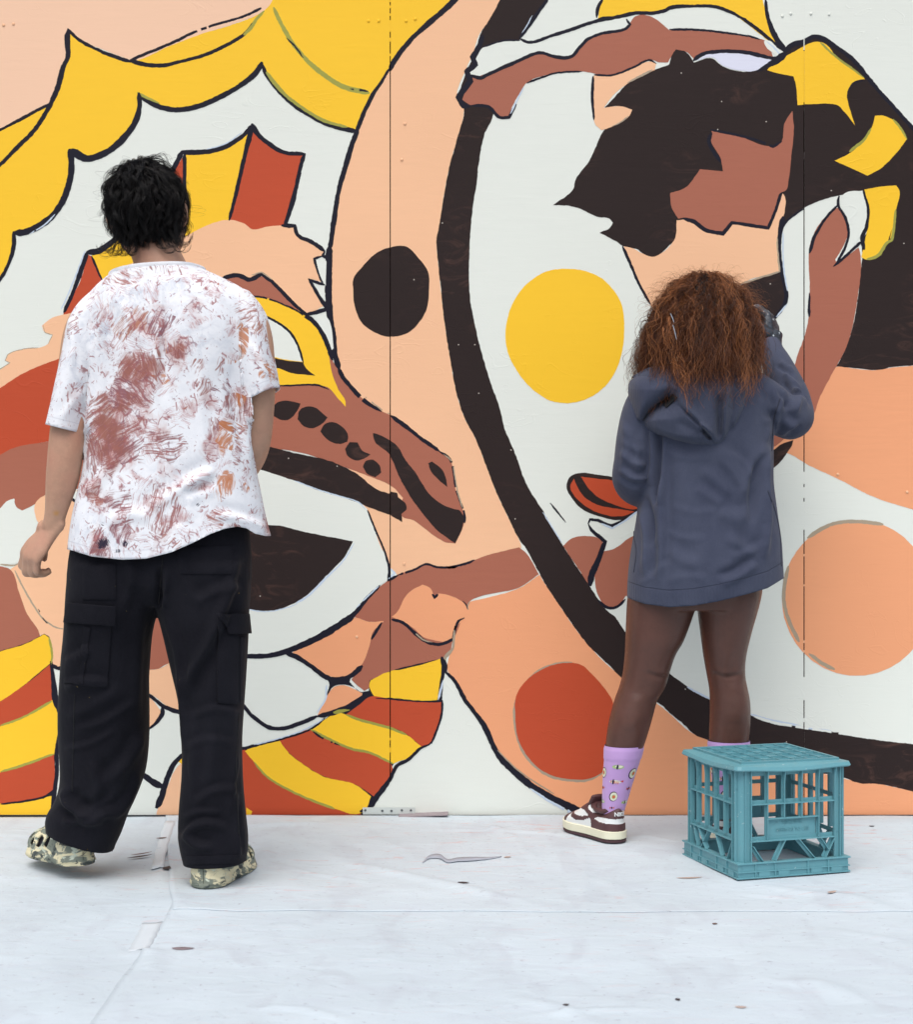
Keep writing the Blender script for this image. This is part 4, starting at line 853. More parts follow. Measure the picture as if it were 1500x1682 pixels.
def attr(me, name, vals):
    a = me.attributes.new(name, 'FLOAT', 'POINT'); a.data.foreach_set('value', np.asarray(vals, np.float32))
def attr_node(nb, name):
    n = nb.n('ShaderNodeAttribute'); n.attribute_name = name; return n.outputs['Fac']
def thick(o, t, off=-1): m = o.modifiers.new('thickness', 'SOLIDIFY'); m.thickness = t; m.offset = off; return o
def bvh(me):
    return BVHTree.FromPolygons([v.co.copy() for v in me.vertices], [tuple(p.vertices) for p in me.polygons])
CAMP = Vector((0, -DW, EYE))
def on_surface(tree, px, py, off=0.0, fallback=None):
    d = (P(px, py, 0.0)-CAMP).normalized(); loc, nrm, idx, dist = tree.ray_cast(CAMP, d)
    if loc is None: return None
    if nrm.dot(d) > 0: nrm = -nrm
    return loc+nrm*off
def patch(name, tree, quad, nu, nv, off, th, mat, parent, edge=0.0, y_default=None):
    """a sewn-on piece: quad of photo px laid on the garment surface, lifted by off, th thick"""
    V, ok = [], []; a, b, c, d = [Vector(q) for q in quad]
    for j in range(nv+1):
        for i in range(nu+1):
            u, v = i/nu, j/nv; q = (a*(1-u)+b*u)*(1-v)+(d*(1-u)+c*u)*v
            p = on_surface(tree, q.x, q.y, off+edge*v); V.append(p); ok.append(p is not None)
    if not any(ok): return None
    good = [p for p in V if p is not None]
    for k, p in enumerate(V):
        if p is None:
            j, i = divmod(k, nu+1); u, v = i/nu, j/nv; q = (a*(1-u)+b*u)*(1-v)+(d*(1-u)+c*u)*v
            near_ = min(good, key=lambda g_: (g_.z-P(q.x, q.y, g_.y).z)**2+(g_.x-P(q.x, q.y, g_.y).x)**2); V[k] = P(q.x, q.y, near_.y+0.01)
    F_ = [(j*(nu+1)+i, (j+1)*(nu+1)+i, (j+1)*(nu+1)+i+1, j*(nu+1)+i+1) for j in range(nv) for i in range(nu)]
    me = me_from(name, V, F_, True); o = link(name, me, mat, parent); m = o.modifiers.new('t', 'SOLIDIFY'); m.thickness = th; m.offset = 0
    bv = o.modifiers.new('b', 'BEVEL'); bv.width = th*0.3; bv.segments = 2
    return o
def hand(bm, W, f, n, t, curls, s=1.0, r=1.0, thumb=(0.55, 0.75, 0.35), tc=(20, 25)):
    """W wrist, f towards the knuckles, n where the palm faces, t towards the thumb; curls: per finger (knuckle, mid, tip) degrees"""
    f, n, t = f.normalized(), n.normalized(), t.normalized()
    L = [(.044, .027, .021), (.048, .031, .022), (.044, .029, .021), (.034, .021, .018)]; kf = [.088, .091, .085, .076]
    tube(bm, [W-f*.03*s, W+f*.02*s, W+f*.055*s, W+f*.084*s], [(.017*s*r, .025*s*r), (.015*s*r, .030*s*r), (.014*s*r, .037*s*r), (.011*s*r, .036*s*r)], 20, n)
    for i in range(4):
        o = .029-.0195*i; K = W+f*kf[i]*s+t*o*s; ra = (.0098-.0006*(i == 3)-.0002*i)*s*r
        tube(bm, [W+f*.025*s+t*o*.6*s, W+f*.06*s+t*o*.9*s-n*.002*s, K], [ra*1.15, ra*1.2, ra*1.12], 12, n, 14)
        pts, rd, ang, p = [K-f*.012*s], [ra*1.1], 0, K
        pts.append(p); rd.append(ra*1.12); fan = t*(.10-.07*i)
        for k in range(3):
            ang += R(curls[i][k]); d = (f*math.cos(ang)+n*math.sin(ang)+fan*math.cos(ang)).normalized(); e = p+d*L[i][k]*s
            pts += [p+d*L[i][k]*s*0.5, e]; rd += [ra*(0.96-.07*k), ra*(1.0-.09*k) if k < 2 else ra*.74]; p = e
        tube(bm, pts, rd, 14, t, 34)
    B = W+f*.018*s+t*.024*s; d = (f*thumb[0]+t*thumb[1]+n*thumb[2]).normalized(); e = B+d*.042*s
    d2 = (d*math.cos(R(tc[0]))+(f*0.8+n*0.5-t*0.4).normalized()*math.sin(R(tc[0]))).normalized(); e2 = e+d2*.034*s
    d3 = (d2*math.cos(R(tc[1]))+(f*0.7+n*0.6-t*0.5).normalized()*math.sin(R(tc[1]))).normalized(); e3 = e2+d3*.026*s
    tube(bm, [B-d*.02*s, B, (B+e)/2, e, (e+e2)/2, e2, e3], [k*s*r for k in (.012, .0155, .0145, .0118, .0108, .0108, .0075)], 14, n, 34)
def head(bm, c, s=1.0, tilt=0.0, M=None):
    """skull, jaw, brow, nose, lips, ears; the face looks to +y before M"""
    M = M or Matrix.Identity(3); c = Vector(c); g_ = lambda x, y, z: c+M @ Vector((x*s, y*s, z*s))
    ball(bm, g_(0, -.012, .022), (.077*s, .096*s, .094*s), M, 28); ball(bm, g_(0, .028, -.035), (.060*s, .062*s, .078*s), M, 24)
    ball(bm, g_(0, .052, -.090), (.030*s, .030*s, .026*s), M)                       # chin
    for sx in (-1, 1):
        tube(bm, [g_(sx*.058, .0, -.045), g_(sx*.047, .03, -.075), g_(sx*.016, .062, -.096)], [.024*s, .021*s, .017*s], 12)     # jaw
        ball(bm, g_(sx*.040, .066, -.020), (.022*s, .018*s, .020*s), M)              # cheekbone
        tube(bm, [g_(sx*.050, .068, .022), g_(sx*.028, .082, .026), g_(sx*.010, .083, .020)], [.010*s, .011*s, .009*s], 10)   # brow
        ball(bm, g_(sx*.080, -.008, -.012), (.008*s, .020*s, .031*s), M, 16); tube(bm, [g_(sx*.082, .008, -.030), g_(sx*.090, -.012, -.026), g_(sx*.093, -.022, -.002), g_(sx*.090, -.012, .020), g_(sx*.081, .006, .018)], [.006*s, .0055*s, .0055*s, .006*s, .005*s], 10)
    tube(bm, [g_(0, .082, .016), g_(0, .094, -.006), g_(0, .104, -.024), g_(0, .090, -.034)], [.009*s, .010*s, .013*s, .010*s], 12)
    for sx in (-1, 1): ball(bm, g_(sx*.013, .091, -.029), (.009*s, .010*s, .008*s), M, 12)
    tube(bm, [g_(-.023, .076, -.060), g_(0, .087, -.056), g_(.023, .076, -.060)], [.005*s, .0075*s, .005*s], 10); tube(bm, [g_(-.021, .075, -.067), g_(0, .086, -.068), g_(.021, .075, -.067)], [.005*s, .0085*s, .005*s], 10)
def eyes(c, s, parent, M=None):
    M = M or Matrix.Identity(3); w_ = simple('eye_white', lin(230, 226, 220), 0.2, 20, 0.02)
    for sx in (-1, 1):
        bm = bmesh.new(); ball(bm, Vector(c)+M @ Vector((sx*.031*s, .066*s, .004*s)), .0125*s, None, 16)
        o = link('eye', bm_mesh(bm, 'eye', True), [w_, simple('iris', lin(40, 26, 18), 0.2)], parent)
        for p in o.data.polygons:
            q = Vector(p.center)-(Vector(c)+M @ Vector((sx*.031*s, .066*s, .004*s)))
            if (M.inverted() @ q).normalized().y > 0.88: p.material_index = 1
def strands(name, paths, r0, mat, parent, tint, rtip=0.35, sides=3):
    """hair as thin tubes: paths (n, k, 3), root radius per strand"""
    Pn = np.asarray(paths, float); n, k, _ = Pn.shape
    t = np.gradient(Pn, axis=1); t /= np.linalg.norm(t, axis=2, keepdims=True)+1e-9
    ref = np.array([0.31, 0.77, 0.55]); a = np.cross(t, ref); a /= np.linalg.norm(a, axis=2, keepdims=True)+1e-9; b = np.cross(t, a)
    rad = (np.asarray(r0).reshape(-1, 1)*np.linspace(1, rtip, k)[None, :])[..., None]
    ring_ = [Pn+rad*(a*math.cos(u)+b*math.sin(u)) for u in (2*math.pi*j/sides for j in range(sides))]
    V = np.stack(ring_, 2).reshape(-1, 3)
    base = (np.arange(n)[:, None]*k+np.arange(k-1)[None, :]).reshape(-1, 1)*sides
    F_ = [np.concatenate([base+j, base+(j+1) % sides, base+sides+(j+1) % sides, base+sides+j], 1) for j in range(sides)]
    me = me_np(name, V, np.concatenate(F_, 0)); tv = np.repeat(np.asarray(tint, np.float32), k*sides)
    if len(me.vertices) == len(tv): attr(me, 'tint', tv); attr(me, 'along', np.tile(np.repeat(np.linspace(0, 1, k), sides), n))
    return link(name, me, mat, parent)
def hair_mat(name, c0, c1, c2, rough=0.38, spec=0.5):
    nb = NB(name); t = attr_node(nb, 'tint'); c = nb.ramp(t, [(0.0, c0), (0.55, c1), (1.0, c2)])
    return nb.fin(c, rough, None, spec)
def skin_mat(name, col, red, rough=0.48, spot=None):
    nb = NB(name); v = nb.co(); a = nb.noise(v, 9, 3); b = nb.noise(v, 45, 3); m = nb.noise(nb.co(loc=(3, 1, 5)), 130, 3, 0.7)
    c = nb.mix(nb.rng(a.outputs[0], 0.35, 0.7), col, red); c = nb.mix(nb.rng(b.outputs[0], 0.45, 0.75, 0, 0.5), c, scl(col, 0.80))
    c = nb.mix(nb.rng(m.outputs[0], 0.5, 0.8, 0, 0.45), c, scl(col, 1.22))
    if spot is not None:
        d = nb.n('ShaderNodeVectorMath', operation='DISTANCE'); nb.l(nb.co(), d.inputs[0]); d.inputs[1].default_value = spot[0]
        sp_ = nb.math('MULTIPLY', nb.rng(d.outputs['Value'], 0.006, 0.014, 1, 0, True), nb.rng(b.outputs[0], 0.4, 0.55)); c = nb.mix(sp_, c, spot[1])
    return nb.fin(c, nb.rng(m.outputs[0], 0.3, 0.7, rough-0.06, rough+0.16), nb.bump(nb.math('ADD', nb.noise(v, 480, 2).outputs[0], nb.math('MULTIPLY', b.outputs[0], 0.8)), 0.28, 0.0012), 0.4)
def welt(pts, r_, tree, parent, mat, name='seam'):
    q = [on_surface(tree, a, b, 0.0004) for a, b in crom(pts, 24)]; q = [p for p in q if p is not None]
    if len(q) < 4: return
    bm = bmesh.new(); tube(bm, q, [r_]*len(q), 6, (0, 1, 0), len(q)*2); link(name, bm_mesh(bm, name, True), mat, parent)
# ------------------------------------------------------------------ footwear
def in_poly(x, y, poly):
    ins = False; j = len(poly)-1
    for i in range(len(poly)):
        (xi, yi), (xj, yj) = poly[i], poly[j]
        if (yi > y) != (yj > y) and x < (xj-xi)*(y-yi)/(yj-yi)+xi: ins = not ins
        j = i
    return ins
def spaced(t): return 0.5-0.5*math.cos(math.pi*t)
def end_round(u):
    if u < 0.13: return math.sqrt(max(0.0, 1-((0.13-u)/0.13)**2))
    if u > 0.80: return max(0.0, 1-((u-0.80)/0.20)**2.6)**0.5
    return 1.0
def shoe_shell(L, prof, nu, nv, z0, zh):
    """grid over the upper: u heel->toe, v left edge over the top to the right edge; prof rows (u, half width, height, centre shift)"""
    q = crom(np.array(prof, float), 200); us = q[:, 0]
    V = []
    for i in range(nu+1):
        u = spaced(i/nu); w_, h_, cs = (np.interp(u, us, q[:, k]) for k in (1, 2, 3)); w_ *= end_round(u)
        for j in range(nv+1):
            a = math.pi*j/nv; ca, sa = math.cos(a), math.sin(a); lean = 1-0.32*max(0, sa)**2*zh
            V.append(Vector(((u-0.5)*L, (w_*math.copysign(abs(ca)**0.8, ca))*lean+cs, z0+(h_-z0)*max(0, sa)**0.62*(0.55+0.45*end_round(u) if u > 0.5 else 1))))
    return V
def grid_faces(nu, nv): return [(i*(nv+1)+j, i*(nv+1)+j+1, (i+1)*(nv+1)+j+1, (i+1)*(nv+1)+j) for i in range(nu) for j in range(nv)]
def sole_ring(L, prof, n, grow, z0, z1, rock=0.0, name='sole'):
    """a closed slab with the outline of the upper; returns a bmesh"""
    q = crom(np.array(prof, float), 200); us = q[:, 0]; out = []
    for sgn, rng_ in ((1, range(n+1)), (-1, range(n, -1, -1))):
        for i in rng_:
            u = spaced(i/n); w_ = (np.interp(u, us, q[:, 1])+grow)*max(end_round(u), 0.02); cs = np.interp(u, us, q[:, 3]); x = (u-0.5)*(L+2*grow)
            out.append((x, sgn*w_+cs, u))
    bm = bmesh.new(); rings = []
    lift = lambda u: rock*max(0, (u-0.72)/0.28)**2
    for z, g_ in ((z0, -0.002), (z0+0.002, 0.0), (z1-0.002, 0.0), (z1, -0.003)):
        rings.append([bm.verts.new((x*(1+g_/0.13), y+math.copysign(abs(g_), y)*(-1 if g_ < 0 else 1), z+lift(u))) for x, y, u in out])
    m = len(out)
    for a, b in zip(rings, rings[1:]):
        for i in range(m): bm.faces.new((a[i], a[(i+1) % m], b[(i+1) % m], b[i]))
    for r_, rev in ((rings[0], True), (rings[-1], False)):
        k = n+1
        for i in range(n):
            f = (r_[i], r_[i+1], r_[m-2-i], r_[m-1-i]); bm.faces.new(f[::-1] if rev else f)
    bmesh.ops.recalc_face_normals(bm, faces=bm.faces[:]); return bm
def place(me, M): me.transform(M); me.update(); return me
def shoe_matrix(heel, dirn, pitch=0.0, L=0.26):
    """heel point on the ground, direction heel->toe"""
    d = Vector((dirn[0], dirn[1], 0)).normalized(); rot = Matrix(((d.x, -d.y, 0, 0), (d.y, d.x, 0, 0), (0, 0, 1, 0), (0, 0, 0, 1)))
    return Matrix.Translation(Vector(heel)) @ rot @ Matrix.Rotation(-pitch, 4, 'Y') @ Matrix.Translation((L/2, 0, 0))
leather_b = simple('maroon_leather', lin(82, 52, 54), 0.5, 60, 0.10, 0.2, 400, 0.0006)
leather_w = simple('white_leather', lin(222, 226, 226), 0.45, 60, 0.03, 0.2, 400, 0.0006)
mid_m = simple('cream_rubber', lin(226, 224, 200), 0.6, 40, 0.05, 0.2, 300, 0.0006)
out_m = simple('maroon_rubber', lin(72, 46, 52), 0.65, 40, 0.1)
def sneaker(M, parent, side, label):
    """side +1: the outer side is +y (left foot), -1: right foot"""
    L = 0.245; prof = [(0, .027, .088, 0), (.06, .032, .090, 0), (.18, .034, .080, 0), (.32, .034, .080, .001*side), (.42, .035, .098, .001*side), (.55, .038, .088, .003*side), (.68, .043, .068, .004*side), (.82, .043, .054, .002*side), (.93, .036, .045, -.002*side), (1.0, .020, .034, -.004*side)]
    root = link('sneaker', bm_mesh(sole_ring(L, prof, 40, 0.0035, 0.009, 0.031, 0.010), 'sneaker'), mid_m, parent); place(root.data, M); root['label'] = label
    bm = sole_ring(L, prof, 40, 0.0025, 0.0, 0.0088, 0.010); o = link('outsole', bm_mesh(bm, 'outsole'), out_m, root); place(o.data, M)
    nu, nv = 150, 100; V = shoe_shell(L, prof, nu, nv, 0.029, 1.0); F_ = grid_faces(nu, nv)
    swoosh = [(.78, .52), (.70, .30), (.60, .20), (.50, .24), (.40, .40), (.30, .66), (.42, .50), (.52, .42), (.60, .42), (.68, .46)]
    white = [[(.34, .02), (.80, .02), (.74, .55), (.64, .72), (.50, .70), (.42, .55), (.36, .35)],      # side panel
             [(-.1, .36), (.20, .36), (.30, .44), (.26, .54), (.10, .58), (-.1, .56)],                   # heel stripe
             [(.22, .72), (.36, .66), (.44, .80), (.48, .98), (.44, .98), (.40, .84), (.34, .78), (.24, .80)],
             [(.70, .70), (.76, .52), (.79, .54), (.74, .76)], [(.80, .80), (.86, .60), (.90, .62), (.86, .86)]]
    me = me_from('upper', V, F_, True); mi = []
    for p in me.polygons:
        c = p.center; u = c.x/L+0.5; hf = (c.z-0.029)/0.060
        q = any(in_poly(u, hf, w_) for w_ in white) and not in_poly(u, hf, swoosh); mi.append(1 if q else 0)
    me.materials.append(leather_b); me.materials.append(leather_w); me.polygons.foreach_set('material_index', mi)
    # raise the overlays a little so panel edges catch light
    V2, N2 = vn(me); up = np.zeros(len(V2)); cnt = np.zeros(len(V2))
    for p, k in zip(me.polygons, mi):
        for vi in p.vertices: up[vi] += (1-k); cnt[vi] += 1
    setv(me, V2-N2*0+np.where(N2[:, 2:3]*0 == 0, N2, N2)*(np.sign((N2*(V2-np.array([0, 0, .03]))).sum(1))*0.0011*up/np.maximum(cnt, 1))[:, None])
    place(me, M); o = link('upper', me, None, root)
    # padded collar roll
    bm = bmesh.new(); pts = [Vector((math.cos(a)*.040-.062, math.sin(a)*.029, .079+.012*max(0, math.cos(a))**2+.004*(math.cos(a) < -.6))) for a in np.linspace(0, 2*math.pi, 25)]
    tube(bm, pts, [.0065]*25, 10, (0, 0, 1), 60); o = link('collar_roll', bm_mesh(bm, 'collar_roll', True), leather_b, root); place(o.data, M)
    bm = bmesh.new(); tube(bm, [Vector((.0, 0, .078)), Vector((-.018, 0, .098)), Vector((-.026, 0, .112))], [(.005, .026), (.007, .028), (.006, .026)], 14, (1, 0, 0), 16)
    o = link('tongue', bm_mesh(bm, 'tongue', True), leather_b, root); place(o.data, M)
    for k in range(5):
        x = -.005+k*.0135; z = .0955-k*.0072; bm = bmesh.new(); tube(bm, [Vector((x, -.019, z-.006)), Vector((x+.001, 0, z+.002)), Vector((x, .019, z-.006))], [.0022]*3, 8, (1, 0, 0), 12)
        o = link('lace', bm_mesh(bm, 'lace', True), leather_w, root); place(o.data, M)
    cu = bpy.data.curves.new('lettering', 'FONT'); cu.body = 'NIKE'; cu.size = 0.0145; cu.align_x = 'CENTER'; cu.extrude = 0.0006; cu.offset = 0.0004
    tmp = bpy.data.objects.new('lettering', cu); COL.objects.link(tmp); me = bpy.data.meshes.new_from_object(tmp); bpy.data.objects.remove(tmp); bpy.data.curves.remove(cu)
    me.transform(Matrix.Translation((-L/2-.0022, 0, .0715)) @ Matrix.Rotation(R(-90), 4, 'Z') @ Matrix.Rotation(R(90), 4, 'X'))
    for v in me.vertices: v.co.x += 19.0*v.co.y**2
    me.transform(M); o = link('heel_lettering', me, leather_w, root)
    return root
# foam clog with cut-outs and a marbled camouflage pattern
nb = NB('camouflage_foam'); v = nb.co((1, 1, 1)); mp = nb.co((14, 14, 34), rot=(0.4, 0.5, 0.3))
wv = nb.noise(mp, 1.0, 4, 0.55, 1.6); wv2 = nb.noise(nb.co((20, 20, 46), rot=(0.2, 0.7, 0.1), loc=(3, 1, 7)), 1.0, 3, 0.6, 1.2)
cm = nb.mix(nb.rng(wv.outputs[0], 0.485, 0.535), lin(224, 214, 178), lin(122, 128, 116)); cm = nb.mix(nb.rng(wv2.outputs[0], 0.565, 0.60), cm, lin(70, 76, 74)); cm = nb.mix(nb.rng(wv2.outputs[0], 0.34, 0.38, 1, 0), cm, lin(196, 204, 186))
CAMO = nb.fin(cm, 0.62, nb.bump(nb.noise(v, 260, 3).outputs[0], 0.25, 0.0012), 0.3)
dark_in = simple('clog_inside', lin(40, 38, 48), 0.8)
def clog(M, parent, side, label):
    L = 0.285; prof = [(0, .030, .072, 0), (.08, .037, .080, 0), (.20, .040, .083, 0), (.34, .041, .088, .002*side), (.48, .044, .090, .004*side), (.62, .049, .082, .005*side), (.76, .050, .070, .004*side), (.90, .042, .058, 0), (1.0, .024, .042, -.004*side)]
    nu, nv = 150, 90; V = shoe_shell(L, prof, nu, nv, 0.006, 0.8)
    for i in range(nu+1):                                                     # moulded ridges that sweep up from the sole
        for j in range(nv+1):
            v_ = V[i*(nv+1)+j]; u = spaced(i/nu); hf = v_.z/0.08
            g_ = 0.0035*math.sin((u*5.2+hf*0.75)*2*math.pi)*min(1, hf*2)*(1-0.6*(hf > 0.8)) + (0.006*math.exp(-((hf-0.05)/0.16)**2))
            v_.y += math.copysign(g_, v_.y) if abs(v_.y) > 0.004 else 0; v_.z += 0.002*math.sin(u*24)
    holes = [(.40, .60, .042, .17, -.5), (.54, .56, .045, .16, -.5), (.68, .50, .04, .14, -.45), (.46, .88, .03, .08, -.3), (.62, .84, .035, .08, -.3), (.78, .62, .03, .10, -.3), (.80, .36, .022, .06, -.3)]
    F_ = []
    for f in grid_faces(nu, nv):
        c = sum((V[k] for k in f), Vector())/4; u = c.x/L+.5; hf = c.z/0.085; hole_ = False
        for hu, hh, ru, rh, sk_ in holes:
            du, dh = u-hu, hf-hh; du -= sk_*dh*0.22
            if (du/ru)**2+(dh/rh)**2 < 1: hole_ = True
        if c.z > 0.066 and .04 < u < .34 and abs(c.y) < 0.030: hole_ = True       # foot opening
        if not hole_: F_.append(f)
    me = me_from('clog', V, F_, True); bm = bmesh.new(); bm.from_mesh(me)
    bmesh.ops.delete(bm, geom=[v_ for v_ in bm.verts if not v_.link_faces], context='VERTS')
    for _ in range(5): bmesh.ops.smooth_vert(bm, verts=[v_ for v_ in bm.verts if v_.is_boundary and v_.co.z > 0.012], factor=0.5, use_axis_x=True, use_axis_y=True, use_axis_z=True)
    bm.to_mesh(me); bm.free(); me.polygons.foreach_set('use_smooth', [True]*len(me.polygons))
    root = link('clog', place(me, M), CAMO, parent); thick(root, 0.005, 0); root['label'] = label
    o = link('sole', place(bm_mesh(sole_ring(L, prof, 40, 0.004, 0.0, 0.014, 0.010), 'sole', True), M), CAMO, root)
    prof2 = [(a, max(.012, b-.008), c-.010, d) for a, b, c, d in prof]
    o = link('lining', place(me_from('lining', shoe_shell(L*0.95, prof2, 40, 24, 0.012, 0.8), grid_faces(40, 24), True), M), dark_in, root)
    return root
# ------------------------------------------------------------------ the person on the left
MAN = tag(empty('person', (P(255, 1462, -0.86).x, -0.86, 0.0)), 'person with black curly hair in a paint-smeared white T-shirt and black cargo trousers', 'person')
skin_a = skin_mat('light_skin', lin(190, 150, 126), lin(192, 142, 120), spot=(tuple(P(92, 841, -0.90)), lin(196, 140, 52)))
HC = P(243, 352, -0.855); Mh = Matrix.Rotation(R(-7), 3, 'Y') @ Matrix.Rotation(R(6), 3, 'X')
bm = bmesh.new(); head(bm, HC, 1.0, 0, Mh)
tube(bm, [P(246, 395, -.862), P(258, 425, -.868), P(266, 455, -.872), P(268, 490, -.868)], [(.056, .056), (.057, .058), (.062, .072), (.075, .12)], 24)
sil(bm, [(470, 215, 330, -.865, .06), (500, 170, 390, -.862, .085), (560, 165, 398, -.86, .10), (700, 172, 385, -.86, .10), (850, 160, 395, -.86, .095), (930, 150, 395, -.86, .085), (972, 170, 370, -.86, .07)])
tube(bm, [P(165, 505, -.862), P(140, 545, -.87), P(126, 620, -.885), P(113, 700, -.895), P(107, 745, -.898), P(101, 790, -.893), P(91, 842, -.882), P(86, 868, -.876)],
     [.045, .050, .047, .0435, .0415, (.037, .038), (.028, .026), (.023, .026)], 22)
tube(bm, [P(385, 505, -.862), P(410, 545, -.87), P(420, 610, -.875), P(420, 680, -.865), P(414, 735, -.83), P(400, 770, -.76), P(385, 775, -.70)], [.045, .050, .046, .043, .041, .034, .026], 22)
HN = Vector((0.70, 0.70, -0.15)); W = P(84, 868, -.876); fdir = (P(56, 905, -.872)-W).normalized()
hand(bm, W, fdir, (HN-fdir*HN.dot(fdir)), fdir.cross(HN).normalized()*-1 if fdir.cross(HN).y < 0 else fdir.cross(HN).normalized(),
     [(30, 66, 42), (34, 70, 44), (38, 72, 44), (34, 62, 42)], 0.98, 1.12, (0.70, 0.25, 0.70), (15, 20))
hand(bm, P(385, 775, -.70), Vector((-0.3, 0.95, 0.05)), Vector((0, 0, -1)), Vector((-1, -.3, 0)), [(25, 35, 20)]*4, 0.95)
for rows in ([(960, 165, 250, -.86, .08), (1090, 140, 215, -.82, .07), (1160, 138, 205, -.80, .06), (1260, 145, 195, -.78, .055), (1340, 125, 165, -.76, .042), (1375, 110, 150, -.75, .04)], [(960, 280, 390, -.86, .08), (1100, 310, 380, -.865, .07), (1180, 320, 378, -.865, .06), (1290, 325, 378, -.865, .058), (1390, 330, 366, -.865, .038), (1436, 332, 366, -.862, .034)]): sil(bm, rows)
bodym = remesh(bm, 0.0042, 5); BODY_A = link('body', bodym, skin_a, MAN); eyes(HC, 1.0, MAN, Mh)

# T-shirt ------------------------------------------------------------
bm = bmesh.new(); Yc = -.862
sil(bm, [(418, 232, 300, Yc-.004, .05), (434, 212, 318, Yc-.004, .066), (446, 190, 342, Yc-.002, .080), (460, 170, 372, Yc, .092), (480, 151, 404, Yc, .108), (510, 140, 421, Yc, .120), (560, 144, 419, Yc, .130), (640, 147, 409, Yc, .132), (700, 143, 412, Yc, .134), (760, 139, 418, Yc, .138), (800, 131, 425, Yc, .142), (850, 119, 436, Yc, .146), (890, 113, 446, Yc, .148), (910, 112, 450, Yc, .148), (945, 112, 453, Yc, .147)], seg=56)
tube(bm, [P(176, 492, Yc), P(150, 530, Yc), P(134, 590, Yc-.01), P(120, 650, Yc-.018), P(108, 705, Yc-.022), P(100, 745, Yc-.024)], [(.070, .040), (.078, .050), (.080, .046), (.078, .0455), (.074, .0475), (.074, .048)], 30)
tube(bm, [P(385, 492, Yc), P(408, 530, Yc), P(420, 585, Yc-.008), P(428, 625, Yc-.01), P(432, 650, Yc-.01), P(437, 690, Yc-.01)], [(.070, .040), (.078, .046), (.078, .042), (.076, .042), (.074, .0435), (.074, .044)], 30)
sh = remesh(bm, 0.0052, 7)
folds(sh, [([(152, 540), (150, 600), (147, 680), (141, 712)], .010, 7), ([(262, 440), (263, 520), (256, 600), (257, 660)], .006, 6), ([(388, 520), (396, 580), (400, 640), (406, 720), (412, 780)], .011, 8), ([(378, 600), (384, 660), (398, 740)], -.006, 8),
    ([(300, 800), (330, 785), (352, 772)], .007, 8), ([(240, 840), (280, 815), (310, 795), (345, 770)], .006, 10), ([(352, 790), (330, 800), (300, 812)], -.006, 7), ([(175, 860), (215, 845), (250, 852)], .005, 10), ([(140, 810), (165, 790), (190, 745)], .006, 9),
    ([(350, 845), (380, 850), (420, 862), (440, 874)], .007, 7), ([(200, 640), (196, 700), (188, 770)], .004, 9), ([(180, 480), (210, 520), (235, 570)], .004, 10), ([(350, 470), (380, 500), (400, 540)], .005, 9), ([(330, 600), (330, 680), (340, 750)], .003, 10), ([(115, 520), (120, 560), (112, 620)], .004, 6), ([(100, 690), (120, 660), (140, 640)], .003, 6), ([(408, 560), (425, 590), (440, 620)], .004, 6),
    ([(430, 800), (436, 840), (446, 880)], .006, 6), ([(160, 880), (155, 900), (150, 925)], .006, 8), ([(290, 860), (300, 880), (300, 905)], .004, 9), ([(230, 460), (280, 456), (330, 462)], .003, 5)])
wobble(sh, 0.0026, 9, 9, 4.5, 3.0)
HEMX = [(100, 902), (118, 905), (150, 914), (200, 919), (240, 917), (280, 907), (315, 892), (345, 877), (370, 868), (390, 865), (405, 868), (420, 877), (436, 881), (460, 882)]
hx, hz = [p[0] for p in HEMX], [P(p[0], p[1], Yc-.12).z for p in HEMX]
def hem_fn(V): px, py = to_px(V); return np.where(py > 780, V[:, 2]-np.interp(px, hx, hz), 1.0)
cut(sh, hem_fn, (0, 0, 1))
lf, ln = line_fn(76, 697, 140, 713, Yc-.02, (0, 600, 137, 762)); cut(sh, lf, ln)
rf, rn = line_fn(403, 662, 460, 637, Yc-.01, (413, 600, 520, 716)); cut(sh, rf, rn)
NA, NB_ = P(200, 441, Yc-.06), P(332, 431, Yc-.06); ndir = Vector((NB_.x-NA.x, 0, NB_.z-NA.z)).normalized(); nup = Vector((-ndir.z, 0, ndir.x))
def neck_fn(V): return np.where(V[:, 2] > NA.z-0.08, -((V[:, 0]-NA.x)*nup.x+(V[:, 2]-NA.z)*nup.z)-(V[:, 1]-Yc+.07)*0.10, 1.0)
cut(sh, neck_fn, tuple(-nup))
V, N = vn(sh); px, py = to_px(V)
def blobs(lst):
    d = np.zeros(len(px))
    for cx, cy, rx, ry, a in lst: d = np.maximum(d, a*np.exp(-((px-cx)/rx)**2-((py-cy)/ry)**2))
    return d
back = N[:, 1] < 0.3
rust = blobs([(228, 612, 46, 50, 1), (185, 730, 48, 75, 1.0), (210, 665, 50, 60, .9), (170, 690, 30, 60, .95), (225, 690, 30, 50, .8), (292, 575, 34, 34, .9), (262, 560, 20, 40, .8), (240, 540, 50, 40, .72), (332, 500, 40, 30, .55), (350, 480, 30, 30, .5), (375, 530, 30, 40, .6), (310, 670, 34, 40, .6), (262, 715, 30, 36, .7), (345, 650, 30, 40, .6), (355, 630, 20, 30, .5), (250, 830, 40, 30, .62), (285, 850, 40, 26, .78), (330, 805, 34, 22, .75), (180, 830, 50, 40, .6), (165, 880, 40, 34, .62), (150, 800, 25, 40, .8), (395, 650, 24, 90, .62), (345, 730, 40, 30, .55), (440, 640, 20, 16, .75), (440, 860, 14, 40, .85), (290, 740, 50, 30, .5), (120, 560, 20, 60, .36), (110, 650, 18, 40, .3), (260, 470, 90, 30, .32), (330, 560, 60, 60, .45), (160, 900, 30, 20, .75), (225, 905, 60, 14, .45)])
